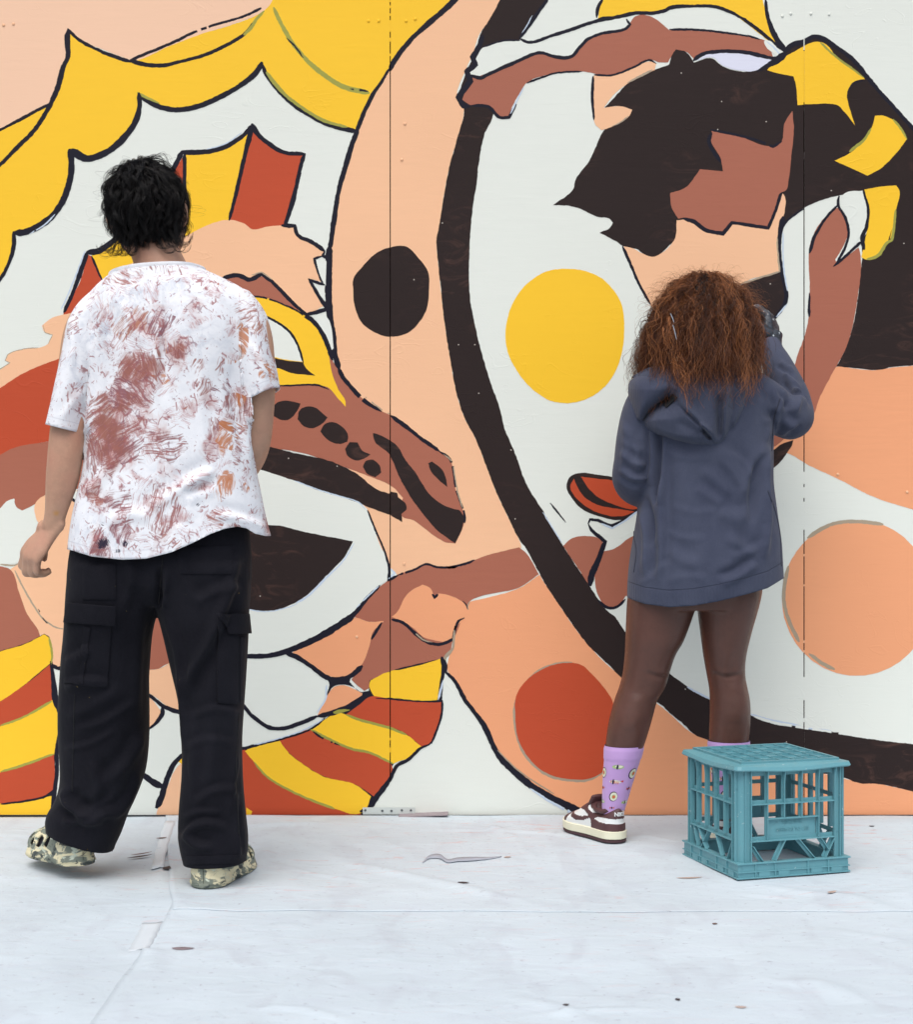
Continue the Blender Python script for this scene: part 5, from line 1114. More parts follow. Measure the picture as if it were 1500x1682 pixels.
rust = np.maximum(rust*0.92, 0.36-0.10*(px < 140)-0.08*(py < 500)); orange = blobs([(400, 555, 14, 50, .9), (395, 620, 18, 70, .8), (365, 730, 22, 60, .75), (372, 790, 18, 32, .95), (430, 615, 20, 22, .95), (405, 800, 14, 20, .6), (250, 595, 20, 20, .5), (275, 622, 14, 20, .6)])
grey = blobs([(160, 545, 36, 36, .8), (215, 490, 50, 36, .7), (265, 520, 50, 40, .5), (130, 600, 24, 40, .6), (290, 470, 60, 24, .5), (320, 560, 50, 30, .5), (420, 645, 16, 12, .9), (170, 875, 40, 30, .5), (300, 800, 60, 60, .35), (148, 700, 10, 70, .8)])
navy = blobs([(168, 893, 14, 13, 1.1), (205, 893, 10, 8, 1), (192, 905, 12, 6, .9), (168, 860, 6, 6, .8), (372, 665, 6, 12, .85), (378, 672, 6, 8, .8), (324, 828, 6, 5, .9), (145, 780, 8, 40, .5), (130, 890, 14, 24, .55), (275, 860, 6, 5, .6), (330, 780, 5, 5, .6)])
attr(sh, 'rust', rust); attr(sh, 'orange', orange); attr(sh, 'grey', grey); attr(sh, 'navy', navy)
edge = np.minimum(np.minimum(hem_fn(V), lf(V)), rf(V)); attr(sh, 'edge', edge)
nb = NB('paint_smeared_cotton'); v0 = nb.co()
def dabs(scale, sx, sz, seed):
    """brush marks: every cell has its own direction"""
    vo = nb.n('ShaderNodeTexVoronoi'); vo.inputs['Scale'].default_value = scale; dn = nb.noise(nb.co(loc=(seed, seed*2, 0)), scale*1.4, 2)
    mx = nb.n('ShaderNodeVectorMath', operation='MULTIPLY_ADD'); nb.l(dn.outputs['Color'], mx.inputs[0]); mx.inputs[1].default_value = (0.35/scale,)*3; nb.l(nb.co(loc=(seed, 0, seed)), mx.inputs[2])
    nb.l(mx.outputs[0], vo.inputs['Vector'])
    sub = nb.n('ShaderNodeVectorMath', operation='SUBTRACT'); nb.l(mx.outputs[0], sub.inputs[0]); nb.l(vo.outputs['Position'], sub.inputs[1])
    sep = nb.n('ShaderNodeSeparateColor'); nb.l(vo.outputs['Color'], sep.inputs[0])
    ro = nb.n('ShaderNodeVectorRotate', rotation_type='Y_AXIS'); nb.l(sub.outputs[0], ro.inputs['Vector']); nb.l(nb.math('MULTIPLY', sep.outputs[0], 6.283), ro.inputs['Angle'])
    st = nb.n('ShaderNodeVectorMath', operation='MULTIPLY'); nb.l(ro.outputs[0], st.inputs[0]); st.inputs[1].default_value = (sx, 40, sz)
    ad = nb.n('ShaderNodeVectorMath', operation='ADD'); nb.l(st.outputs[0], ad.inputs[0]); nb.l(vo.outputs['Color'], ad.inputs[1])
    nz = nb.noise(ad.outputs[0], 1.0, 2, 0.6); return nz.outputs[0], sep.outputs
A, SA = dabs(15, 230, 17, 0.0); Bn, SB = dabs(31, 420, 34, 3.7)
dr, do, dg, dn_ = (attr_node(nb, k) for k in ('rust', 'orange', 'grey', 'navy'))
brk_ = nb.rng(nb.noise(v0, 17, 3, 0.6, 0.8).outputs[0], 0.3, 0.7, -0.30, 0.22); dr = nb.math('ADD', dr, brk_)
big = nb.noise(v0, 30, 3).outputs[0]
def marks(noise_, cell, dens, lo=0.78, k=0.52):
    thr = nb.math('SUBTRACT', lo, nb.math('MULTIPLY', dens, k)); d = nb.math('SUBTRACT', noise_, thr)
    m_ = nb.rng(d, -0.02, 0.14); gate = nb.rng(nb.math('SUBTRACT', dens, nb.math('MULTIPLY', cell, 1.0)), -0.05, 0.02); return nb.math('MULTIPLY', m_, gate)
c = lin(236, 238, 243); 
cg = nb.math('MULTIPLY', nb.math('MULTIPLY', nb.rng(nb.noise(v0, 40, 4, 0.65, 0.6).outputs[0], 0.42, 0.66), nb.math('ADD', dg, 0.12)), 0.8); c = nb.mix(cg, c, lin(164, 174, 192))
haze_ = nb.math('MULTIPLY', nb.rng(nb.math('ADD', nb.math('MULTIPLY', big, 0.5), dr), 0.62, 1.15), 0.88); c = nb.mix(haze_, c, lin(178, 122, 112))
c = nb.mix(nb.math('MULTIPLY', marks(Bn, SB[1], dr, 0.60, 0.28), 0.6), c, lin(178, 124, 126))
colA = nb.ramp(SA[2], [(0.0, lin(150, 96, 92)), (0.45, lin(166, 108, 98)), (0.75, lin(128, 80, 92)), (1.0, lin(178, 122, 98))])
c = nb.mix(nb.math('MULTIPLY', marks(A, SA[1], dr, 0.58, 0.26), 0.9), c, colA)
def crack(scale, width, loc, dens, lo):
    """thin angular lines, as a crumpled cloth leaves them"""
    ve = nb.n('ShaderNodeTexVoronoi', feature='DISTANCE_TO_EDGE'); ve.inputs['Scale'].default_value = scale
    dn2 = nb.noise(nb.co(loc=loc), scale*0.8, 1); m2 = nb.n('ShaderNodeVectorMath', operation='MULTIPLY_ADD'); nb.l(dn2.outputs['Color'], m2.inputs[0]); m2.inputs[1].default_value = (1.1/scale,)*3; nb.l(nb.co((1.0, 1.0, 0.7), rot=(0, loc[0], 0), loc=loc), m2.inputs[2]); nb.l(m2.outputs[0], ve.inputs['Vector'])
    g2_ = nb.noise(nb.co(loc=(loc[1], loc[0], 1)), scale*1.5, 2).outputs[0]
    return nb.math('MULTIPLY', nb.rng(ve.outputs[0], width*0.4, width, 1, 0), nb.rng(nb.math('ADD', g2_, nb.math('MULTIPLY', dens, 0.35)), lo, lo+0.06))
c = nb.mix(nb.math('MULTIPLY', crack(30, 0.05, (0.6, 2.0, 0.3), dr, 0.66), 0.8), c, lin(158, 98, 100))
c = nb.mix(nb.math('MULTIPLY', crack(46, 0.06, (2.1, 0.7, 1.3), dr, 0.70), 0.65), c, lin(136, 92, 104))
solid = nb.rng(nb.math('ADD', nb.math('MULTIPLY', Bn, 0.8), dr), 1.02, 1.45); c = nb.mix(nb.math('MULTIPLY', nb.math('MULTIPLY', solid, nb.rng(A, 0.30, 0.48, 0.45, 1.0)), 0.85), c, nb.mix(big, lin(140, 86, 76), lin(164, 110, 96)))
c = nb.mix(nb.math('MULTIPLY', marks(A, SA[0], do, 0.62, 0.34), 0.9), c, lin(192, 124, 84))
c = nb.mix(nb.math('MULTIPLY', marks(Bn, SB[2], dn_, 0.9, 0.62), 0.95), c, lin(46, 44, 62))
fine = nb.noise(v0, 170, 1).outputs[0]; c = nb.mix(nb.rng(fine, 0.74, 0.76, 0, 0.7), c, lin(150, 96, 110))
ed = attr_node(nb, 'edge'); st_ = nb.rng(nb.math('ABSOLUTE', nb.math('SUBTRACT', ed, 0.020)), 0.0, 0.0018, 1, 0); c = nb.mix(nb.math('MULTIPLY', st_, 0.28), c, lin(150, 150, 165))
wv = nb.noise(nb.co((1, 1, 1)), 900, 1).outputs[0]; wr = nb.noise(nb.co((1, 1, 0.45)), 26, 3, 0.5, 0.4).outputs[0]
SHIRT = nb.fin(c, 0.85, nb.bump(nb.math('ADD', nb.math('MULTIPLY', wv, 0.03), wr), 0.32, 0.006), 0.2)
shirt = link('t_shirt', sh, SHIRT, MAN); thick(shirt, 0.0022)
# ribbed collar along the neck opening
bm = bmesh.new(); bm.from_mesh(sh); nv_ = [v_.co.copy() for v_ in bm.verts if v_.is_boundary and to_px(np.array([list(v_.co)]))[1][0] < 480]; bm.free()
if nv_:
    cc_ = sum(nv_, Vector())/len(nv_); nv_.sort(key=lambda p: math.atan2(p.y-cc_.y, p.x-cc_.x)); m_ = len(nv_)
    sm_ = np.array([list(p) for p in nv_])
    for _ in range(10): sm_ = (np.roll(sm_, 1, 0)+sm_*2+np.roll(sm_, -1, 0))/4
    ring_pts = [Vector(p) for p in sm_[::max(1, m_//40)]]; ring_pts.append(ring_pts[0].copy())
    bm = bmesh.new(); tube(bm, ring_pts, [(.0065, .0026)]*len(ring_pts), 10, (0, 0, 1), 120)
    link('collar', bm_mesh(bm, 'collar', True), SHIRT, shirt)

# cargo trousers ------------------------------------------------------
bm = bmesh.new()
sil(bm, [(835, 135, 402, Yc, .112), (880, 122, 410, Yc, .118), (930, 114, 412, Yc, .122), (958, 116, 409, Yc, .116), (972, 150, 372, Yc, .10), (984, 205, 318, Yc, .085), (994, 240, 284, Yc, .07)], seg=48)
sil(bm, [(925, 116, 285, -.860, .118), (970, 112, 276, -.858, .116), (1002, 109, 262, -.854, .113), (1018, 108, 254, -.852, .111), (1050, 106, 247, -.845, .108), (1100, 101, 243, -.836, .105), (1160, 97, 243, -.826, .102), (1220, 97, 243, -.815, .100), (1265, 100, 238, -.807, .100), (1295, 98, 229, -.801, .100), (1318, 90, 219, -.797, .100), (1335, 80, 210, -.794, .100), (1352, 77, 203, -.792, .098), (1372, 82, 195, -.790, .094), (1392, 92, 186, -.788, .090), (1410, 98, 182, -.788, .088)], seg=44)
sil(bm, [(925, 238, 412, -.862, .118), (970, 246, 411, -.862, .116), (1002, 258, 409, -.862, .113), (1050, 270, 407, -.863, .108), (1100, 282, 404, -.864, .104), (1160, 295, 400, -.865, .100), (1220, 300, 398, -.866, .096), (1270, 300, 399, -.867, .094), (1325, 296, 403, -.868, .092), (1370, 293, 407, -.868, .090), (1398, 297, 406, -.868, .088), (1425, 304, 401, -.868, .086), (1448, 306, 400, -.868, .086)], seg=44)
tr = remesh(bm, 0.0048, 11)
folds(tr, [([(112, 1290), (108, 1310), (120, 1330), (150, 1340), (190, 1330)], 0.0180, 8), ([(180, 1345), (215, 1310), (230, 1270)], 0.0105, 7), ([(100, 1345), (130, 1352), (170, 1348)], 0.0135, 7), ([(95, 1325), (115, 1345), (140, 1362)], -0.0090, 7), ([(170, 1290), (210, 1250), (238, 1200)], 0.0090, 9), ([(110, 1180), (150, 1160), (200, 1130)], 0.0060, 10), ([(105, 1130), (140, 1120), (178, 1125)], 0.0090, 7), ([(108, 1090), (135, 1075), (150, 1060)], 0.0090, 6),
    ([(300, 1380), (315, 1360), (340, 1352), (370, 1362)], 0.0120, 6), ([(306, 1372), (322, 1388), (350, 1392)], 0.0105, 6), ([(390, 1300), (385, 1350), (392, 1410)], 0.0120, 5), ([(300, 1150), (315, 1210), (318, 1290)], 0.0075, 7), ([(390, 910), (372, 980), (340, 1060), (312, 1110), (302, 1150)], 0.0150, 9), ([(296, 1100), (300, 1160), (306, 1240)], 0.0090, 5), ([(262, 930), (262, 970), (260, 1000)], -0.0180, 5), ([(270, 1010), (290, 1070), (298, 1130)], 0.0075, 6), ([(340, 1120), (350, 1200), (345, 1290)], 0.0060, 10), ([(392, 1230), (380, 1290), (376, 1350)], 0.0090, 7), ([(160, 930), (180, 980), (190, 1040)], 0.0060, 12), ([(230, 1000), (225, 1080), (222, 1180)], 0.0060, 10), ([(320, 990), (360, 970), (400, 965)], 0.0075, 8), ([(120, 1200), (170, 1185), (225, 1150)], .005, 6), ([(104, 1230), (140, 1225), (190, 1200)], .005, 5), ([(310, 1180), (350, 1165), (392, 1172)], .005, 6), ([(305, 1230), (340, 1215), (385, 1222)], .004, 6), ([(320, 1320), (350, 1300), (390, 1296)], .006, 6), ([(300, 1345), (325, 1335), (360, 1336)], .006, 5), ([(205, 900), (215, 950), (200, 1010)], .006, 8), ([(290, 900), (300, 950), (330, 1000)], .006, 8), ([(120, 1345), (150, 1330), (190, 1310)], .007, 6), ([(150, 1250), (160, 1290), (150, 1330)], 0.0090, 9)])
wobble(tr, 0.0034, 7, 7, 4, 11.0)
f1, n1 = line_fn(78, 1362, 186, 1396, -.79, (0, 1330, 250, 1500)); cut(tr, f1, n1)
f2, n2 = line_fn(296, 1416, 406, 1413, -.868, (270, 1390, 440, 1600)); cut(tr, f2, n2)
def black_mat():
    nb = NB('black_twill'); v = nb.co(); w1 = nb.noise(nb.co((500, 500, 500), rot=(0, 0.7, 0)), 1.0, 2); fade = nb.noise(v, 6, 4)
    c = nb.mix(nb.rng(fade.outputs[0], 0.35, 0.75), lin(15, 15, 22), lin(26, 26, 33)); c = nb.mix(nb.rng(w1.outputs[0], 0.45, 0.7, 0, 0.25), c, lin(42, 41, 48))
    dot_ = nb.noise(v, 150, 1); gate = nb.noise(v, 12, 1); c = nb.mix(nb.math('MULTIPLY', nb.rng(dot_.outputs[0], 0.79, 0.80), nb.rng(gate.outputs[0], 0.55, 0.6)), c, lin(150, 130, 70))
    wr = nb.noise(nb.co((1, 1, 0.6)), 24, 4, 0.55, 0.5)
    return nb.fin(c, 0.85, nb.bump(nb.math('ADD', wr.outputs[0], nb.math('MULTIPLY', w1.outputs[0], 0.06)), 0.4, 0.006), 0.12, Sheen_Weight=0.03)
TWILL = black_mat(); trs = link('trousers', tr, TWILL, MAN); thick(trs, 0.0025); TB = bvh(tr)
patch('cargo_pocket', TB, [(113, 1005), (184, 1010), (176, 1128), (106, 1122)], 12, 18, .003, .0035, TWILL, trs)
patch('pocket_flap', TB, [(113, 990), (189, 995), (188, 1026), (110, 1022)], 12, 8, .0065, .0035, TWILL, trs, .003)
patch('pocket_pleat', TB, [(139, 1028), (150, 1030), (137, 1122), (131, 1121)], 3, 16, .0065, .002, TWILL, trs)
patch('cargo_pocket', TB, [(357, 1012), (404, 1012), (396, 1156), (356, 1155)], 10, 18, .003, .0035, TWILL, trs)
patch('pocket_flap', TB, [(356, 1008), (405, 1008), (406, 1040), (374, 1042)], 10, 8, .0065, .0035, TWILL, trs, .003)
patch('pocket_pleat', TB, [(391, 1046), (399, 1046), (394, 1152), (390, 1152)], 3, 16, .006, .002, TWILL, trs)
patch('back_pocket', TB, [(288, 900), (382, 896), (380, 943), (296, 943)], 12, 8, .0015, .002, TWILL, trs)
patch('back_pocket', TB, [(136, 930), (190, 926), (190, 985), (136, 985)], 10, 8, .0015, .002, TWILL, trs)
seam_b = simple('black_seam', lin(14, 14, 18), 0.9)
welt([(268, 905), (264, 950), (260, 992)], .0016, TB, trs, seam_b); welt([(122, 1140), (120, 1220), (118, 1300)], .0012, TB, trs, seam_b); welt([(392, 1170), (388, 1260), (392, 1370)], .0012, TB, trs, seam_b)
patch('hem_band', TB, [(306, 1406), (399, 1404), (399, 1418), (307, 1420)], 14, 3, .0015, .002, TWILL, trs)

clog(shoe_matrix(tuple(G(336, 1462)+Vector((0.0, -0.018, 0.0075))), (0.17, 0.98), 0.0, 0.285), MAN, -1, 'camouflage foam clog standing flat on the cloth')
clog(shoe_matrix((P(138, 1418, -.83).x, -.845, 0.040), (-0.56, 0.83), R(-3), 0.285), MAN, 1, 'camouflage foam clog lifted off the cloth')

# curly black hair ------------------------------------------------------
rs = np.random.RandomState(5)
def ell(c, M, r): Mi = M.inverted(); return c, M, Mi, Vector(r)
HE = HC+Mh @ Vector((0, -.012, .020)); HR = Vector((.080, .099, .098))
def man_hair():
    paths, tint, rad = [], [], []; K = 22; nclump = 560
    for c in range(nclump):
        while True:
            d = Vector(rs.normal(size=3)).normalized() if c < 480 else (Vector((.05, -.45, .89))+Vector(rs.normal(size=3))*.28).normalized()
            if d.z < -0.66 or (d.y > 0.45 and d.z < 0.35) or (d.y > 0.1 and d.z < -0.35): continue
            break
        low = max(0, -d.z); L = (0.080+0.060*rs.rand())*(1+0.30*low); curl = rs.uniform(.004, .010); turns = rs.uniform(1.0, 1.9); ph = rs.uniform(0, 6.28); tw = 1 if rs.rand() < .5 else -1
        p = Vector((d.x*HR.x, d.y*HR.y, d.z*HR.z)); swirl = Vector((-d.y, d.x, 0))*rs.uniform(-.7, .7)
        fl = d-Vector((.05, -.45, .89)); fl = (fl-d*fl.dot(d)); fl = fl.normalized() if fl.length > .30 else (swirl+Vector(rs.normal(size=3))*.8).normalized(); g = (d*0.25+fl*0.7+swirl*.5).normalized(); path = [p.copy()]; st = L/(K-1); lift = 1.04+(0.10+0.07*max(0, d.z))*rs.rand()**1.3
        for k in range(K-1):
            t = k/(K-1); nrm = Vector((p.x/HR.x**2, p.y/HR.y**2, p.z/HR.z**2)).normalized()
            down = Vector((0, -.15, -1)); down = (down-nrm*down.dot(nrm)*0.85)
            g = (g*0.72+down*0.20+fl*0.12+swirl*0.10+Vector(rs.normal(size=3))*0.03).normalized(); g = (g-nrm*max(0, g.dot(nrm))*0.5).normalized()
            if p.z < -0.104 and t > 0.4: g = (g+Vector((d.x*.5, d.y*.2, 0.30))).normalized()        # flicked-out ends at the nape
            p = p+g*st; q = math.sqrt((p.x/HR.x)**2+(p.y/HR.y)**2+(p.z/HR.z)**2); lim = 1+(lift-1)*min(1, t*2.2+.1)
            if q < lim: p = p*(lim/q)
            path.append(p.copy())
        pts = np.array([list(HE+Mh @ q) for q in path]); tg = np.gradient(pts, axis=0); tg /= np.linalg.norm(tg, axis=1, keepdims=True)
        a = np.cross(tg, [0.3, 0.5, 0.8]); a /= np.linalg.norm(a, axis=1, keepdims=True); b = np.cross(tg, a); tt = np.linspace(0, 1, K)
        base_t = rs.rand()
        for s in range(9):
            ang = ph+tw*tt*turns*2*math.pi+rs.normal()*.22; am = curl*(0.35+tt)*rs.uniform(.85, 1.15); off = rs.normal(size=3)*.0024*(0.7+tt[:, None]*0.3)
            q = pts+a*(np.cos(ang)*am)[:, None]+b*(np.sin(ang)*am)[:, None]+off
            paths.append(q); tint.append(np.clip(base_t*.7+rs.rand()*.4, 0, 1)); rad.append(rs.uniform(.00042, .00075))
    for c in range(46):                                                           # ringlets hooking out at the nape
        sx = rs.choice([-1, 1]); x0_ = sx*rs.uniform(.015, .074); p = Vector((x0_, -.055-.02*rs.rand(), -.072+.012*rs.normal())); rr_ = rs.uniform(.010, .019); drop = rs.uniform(.012, .034); lean_ = rs.uniform(.2, .9)*sx; path = []
        for t in np.linspace(0, 1, K):
            if t < .5: q = p+Vector((lean_*.012*t*2, -.012*t, -drop*t*2))
            else:
                an = (t-.5)*2*rs.uniform(3.2, 3.4); q = p+Vector((lean_*.012, -.006, -drop))+Vector((sx*rr_*(1-math.cos(an)), -.004*math.sin(an), -rr_*math.sin(an)))
            path.append(list(HE+Mh @ q))
        pb = np.array(path)
        for k_ in range(2): pb[1:-1] = (pb[:-2]+pb[1:-1]*2+pb[2:])/4
        for s in range(6): paths.append(pb+rs.normal(size=3)*.0016); tint.append(rs.rand()); rad.append(.0004)
    for c in range(80):                                                          # flyaways over the crown and sides
        d = Vector((rs.uniform(-1, 1), rs.uniform(-.8, .4), rs.uniform(-.1, 1.0))).normalized(); p = Vector((d.x*HR.x, d.y*HR.y, d.z*HR.z))*1.08; side_ = Vector((rs.normal(), rs.normal()*.5, 0)).normalized(); path = []
        R_ = rs.uniform(.015, .036); 
        for t in np.linspace(0, 1, K): path.append(list(HE+Mh @ (p+side_*R_*math.sin(t*2.8)+d*(R_*.75*math.sin(t*math.pi))+Vector((0, 0, -.02*t)))))
        paths.append(np.array(path)); tint.append(rs.rand()); rad.append(.00022)
    return paths, tint, rad
hp, ht, hr = man_hair()
HM_A = hair_mat('black_hair', lin(7, 6, 8), lin(11, 9, 10), lin(24, 19, 19), 0.40, 0.30)
ho = strands('hair', hp, hr, HM_A, MAN, ht)
# scalp cap under the curls
bm = bmesh.new(); ball(bm, (0, 0, 0), (HR.x*1.03, HR.y*1.03, HR.z*1.04), None, 32); capm = bm_mesh(bm, 'hair_roots', True)
capm.transform(Matrix.Translation(HE) @ Mh.to_4x4()); bm = bmesh.new(); bm.from_mesh(capm)
Mi = Mh.inverted(); bmesh.ops.delete(bm, geom=[f for f in bm.faces if (Mi @ (f.calc_center_median()-HE)).y > .045 and (Mi @ (f.calc_center_median()-HE)).z < .045 or (Mi @ (f.calc_center_median()-HE)).z < -.075], context='FACES'); bm.to_mesh(capm); bm.free()
link('hair_roots', capm, simple('hair_roots_black', lin(6, 5, 6), 0.9, spec=0.05), ho)
# ------------------------------------------------------------------ the person on the right
WOM = tag(empty('person', (P(1140, 1388, -0.42).x, -0.42, 0.0)), 'person with long frizzy brown hair in an oversized slate hoodie, reaching up to the wall', 'person')
skin_b = skin_mat('brown_skin', lin(86, 57, 49), lin(94, 61, 52), 0.36)
WC = P(1152, 527, -0.395); Mw = Matrix.Rotation(R(4), 3, 'Y') @ Matrix.Rotation(R(-4), 3, 'X')
bm = bmesh.new(); head(bm, WC, 0.97, 0, Mw)
tube(bm, [P(1152, 570, -.41), P(1154, 600, -.418), P(1156, 640, -.42)], [.052, .052, (.06, .09)], 20)
sil(bm, [(615, 1100, 1212, -.42, .06), (650, 1075, 1240, -.42, .085), (720, 1085, 1230, -.42, .09), (820, 1095, 1220, -.42, .09), (900, 1075, 1240, -.42, .105), (960, 1055, 1252, -.42, .11), (1000, 1055, 1246, -.42, .10)])
sil(bm, [(930, 1045, 1150, -.425, .095), (975, 1033, 1147, -.425, .092), (1000, 1030, 1142, -.424, .088), (1050, 1028, 1124, -.42, .080), (1075, 1027, 1110, -.416, .074), (1104, 1024, 1100, -.412, .068), (1128, 1018, 1093, -.41, .064), (1150, 1010, 1080, -.412, .062), (1175, 1003, 1073, -.416, .060), (1200, 998, 1066, -.416, .056), (1230, 995, 1056, -.412, .048), (1252, 997, 1046, -.407, .040), (1280, 996, 1036, -.398, .032), (1310, 995, 1027, -.386, .026), (1340, 998, 1016, -.377, .019), (1364, 1000, 1012, -.372, .014)], seg=32)
sil(bm, [(930, 1145, 1250, -.425, .095), (975, 1147, 1250, -.425, .092), (1000, 1147, 1245, -.424, .088), (1043, 1152, 1233, -.42, .078), (1080, 1157, 1225, -.414, .070), (1108, 1162, 1224, -.41, .063), (1130, 1166, 1228, -.41, .061), (1150, 1167, 1232, -.414, .060), (1175, 1167, 1233, -.416, .058), (1213, 1166, 1230, -.414, .052), (1240, 1170, 1222, -.409, .045), (1275, 1174, 1214, -.399, .034), (1310, 1178, 1207, -.388, .026), (1340, 1183, 1200, -.377, .019), (1364, 1185, 1197, -.372, .014)], seg=32)
tube(bm, [P(1075, 645, -.42), P(1052, 690, -.43), P(1044, 745, -.44), P(1044, 785, -.43), P(1056, 800, -.36), P(1070, 800, -.26), P(1082, 792, -.18)], [.045, .046, .043, .042, .040, .034, .025], 20)
tube(bm, [P(1235, 648, -.42), P(1270, 668, -.41), P(1302, 684, -.38), P(1308, 672, -.34), P(1292, 625, -.28), P(1272, 580, -.215), P(1266, 566, -.195)], [.045, .046, .043, .041, .038, .028, .024], 20)
hand(bm, P(1082, 792, -.18), Vector((.25, .95, .1)), Vector((0, -.1, -1)), Vector((1, -.2, 0)), [(30, 40, 25)]*4, 0.9)
hand(bm, P(1269, 566, -.195), Vector((.05, .40, .91)), Vector((-.80, .50, -.20)), Vector((-.55, -.75, .35)), [(40, 60, 35), (45, 65, 38), (50, 66, 38), (52, 60, 35)], 0.88)
# creases behind the knees
wb = remesh(bm, 0.0042, 6)
folds(wb, [([(1168, 1106), (1195, 1112), (1222, 1108)], -.003, 4), ([(1060, 1104), (1082, 1112), (1098, 1112)], -.003, 4), ([(1200, 1060), (1194, 1090), (1190, 1112)], .003, 8), ([(1205, 1120), (1215, 1150), (1212, 1190)], .004, 12), ([(1050, 1140), (1045, 1170), (1035, 1200)], .004, 12)])
link('body', wb, skin_b, WOM); eyes(WC, 0.97, WOM, Mw)

# hoodie ---------------------------------------------------------------
bm = bmesh.new(); Yh = -.42
sil(bm, [(592, 1115, 1205, Yh, .055), (606, 1092, 1228, Yh, .078), (622, 1068, 1248, Yh, .098), (645, 1050, 1262, Yh, .112), (680, 1045, 1270, Yh, .124), (730, 1050, 1270, Yh, .130), (790, 1053, 1270, Yh, .134), (840, 1048, 1276, Yh, .140), (880, 1041, 1281, Yh, .146), (920, 1035, 1284, Yh, .150), (955, 1031, 1286, Yh, .150), (985, 1030, 1284, Yh, .146), (1012, 1032, 1281, Yh, .144)], seg=56)
tube(bm, [P(1085, 636, Yh), P(1058, 672, Yh), P(1047, 715, Yh-.006), P(1042, 755, Yh-.01), P(1040, 785, Yh), P(1050, 800, Yh+.06), P(1066, 800, -.26), P(1078, 795, -.20)], [(.07, .056), (.074, .054), (.074, .055), (.070, .054), (.066, .056), (.060, .052), .046, .038], 28)
tube(bm, [P(1225, 640, Yh), P(1255, 660, Yh), P(1284, 680, -.405), P(1303, 686, -.375), P(1300, 660, -.33), P(1286, 622, -.28), P(1274, 592, -.235), P(1267, 572, -.205)], [(.075, .060), (.078, .062), (.066, .058), (.060, .056), (.058, .054), (.052, .048), (.042, .040), (.033, .031)], 28)
hd = remesh(bm, 0.0044, 9)
folds(hd, [([(1082, 700), (1082, 760), (1080, 800), (1076, 830)], -0.0203, 5), ([(1072, 690), (1073, 750), (1070, 800)], 0.0116, 7), ([(1084, 720), (1086, 800), (1088, 880), (1082, 960)], 0.0101, 6), ([(1262, 730), (1235, 770), (1215, 830)], 0.0087, 9), ([(1265, 735), (1258, 790), (1262, 850), (1256, 920)], 0.0145, 7), ([(1250, 745), (1240, 800), (1238, 860)], -0.0116, 7), ([(1180, 735), (1210, 770), (1215, 800)], 0.0058, 10), ([(1150, 770), (1175, 790), (1200, 815)], 0.0058, 9), ([(1140, 800), (1165, 815), (1190, 830)], 0.0043, 8),
    ([(1190, 880), (1220, 900), (1250, 915)], 0.0058, 9), ([(1185, 960), (1215, 945), (1245, 925)], 0.0087, 7), ([(1095, 900), (1120, 920), (1150, 930)], 0.0043, 10), ([(1050, 830), (1062, 880), (1060, 950)], 0.0116, 6), ([(1062, 815), (1070, 860), (1068, 900)], -0.0101, 6),
    ([(1290, 610), (1300, 625), (1318, 640)], 0.0101, 5), ([(1276, 600), (1290, 608), (1302, 618)], -0.0072, 4), ([(1300, 640), (1312, 650), (1325, 668)], 0.0101, 5), ([(1285, 628), (1300, 645), (1310, 660)], -0.0072, 4), ([(1300, 680), (1310, 660), (1306, 640)], 0.0116, 6), ([(1278, 640), (1296, 665), (1300, 690)], -0.0072, 5), ([(1290, 650), (1275, 690), (1262, 725)], 0.0072, 6), ([(1310, 690), (1295, 705), (1275, 718)], 0.0087, 5), ([(1268, 640), (1270, 690), (1266, 735)], -0.0058, 3.5),
    ([(1020, 740), (1040, 760), (1062, 765)], 0.0072, 6), ([(1018, 770), (1040, 785), (1065, 785)], 0.0087, 5), ([(1030, 700), (1045, 740), (1050, 780)], 0.0058, 7), ([(1025, 690), (1030, 730), (1024, 770)], 0.0058, 6), ([(1120, 760), (1130, 830), (1128, 900)], 0.0043, 14), ([(1210, 850), (1205, 900), (1195, 940)], 0.0043, 10), ([(1090, 742), (1130, 752), (1170, 748)], 0.0028, 7.5), ([(1196, 742), (1222, 760), (1240, 790)], 0.0033, 5.0), ([(1180, 752), (1205, 778), (1222, 812)], 0.0028, 5.0), ([(1265, 745), (1250, 775), (1236, 815)], 0.0039, 5.0), ([(1100, 830), (1140, 842), (1180, 838)], 0.0017, 6.2), ([(1090, 870), (1120, 884), (1160, 886)], 0.0022, 6.2), ([(1200, 915), (1230, 908), (1262, 890)], 0.0033, 5.6), ([(1175, 945), (1210, 932), (1250, 905)], -0.0022, 5.0), ([(1095, 955), (1130, 948), (1165, 952)], 0.0022, 6.2), ([(1050, 960), (1075, 945), (1100, 920)], 0.0028, 6.2), ([(1020, 720), (1035, 735), (1060, 742)], 0.0028, 5.0), ([(1014, 785), (1030, 800), (1055, 806)], 0.0033, 5.0), ([(1035, 660), (1040, 690), (1036, 720)], 0.0028, 6.2), ([(1055, 700), (1060, 740), (1058, 775)], 0.0028, 5.0), ([(1296, 600), (1306, 614), (1318, 632)], 0.0033, 4.5), ([(1308, 640), (1320, 655), (1328, 676)], 0.0033, 4.5), ([(1284, 690), (1302, 698), (1320, 692)], 0.0033, 5.0), ([(1276, 700), (1292, 708), (1308, 708)], -0.0028, 4.5), ([(1245, 650), (1262, 668), (1284, 676)], 0.0033, 6.2), ([(1250, 690), (1270, 692), (1290, 684)], 0.0028, 5.0), ([(1180, 840), (1205, 850), (1230, 848)], 0.0072, 12)])
wobble(hd, 0.0030, 8, 8, 5, 21.0)
HH = [(1010, 982), (1030, 985), (1060, 993), (1100, 997), (1140, 994), (1180, 987), (1230, 975), (1262, 966), (1285, 953), (1300, 948)]
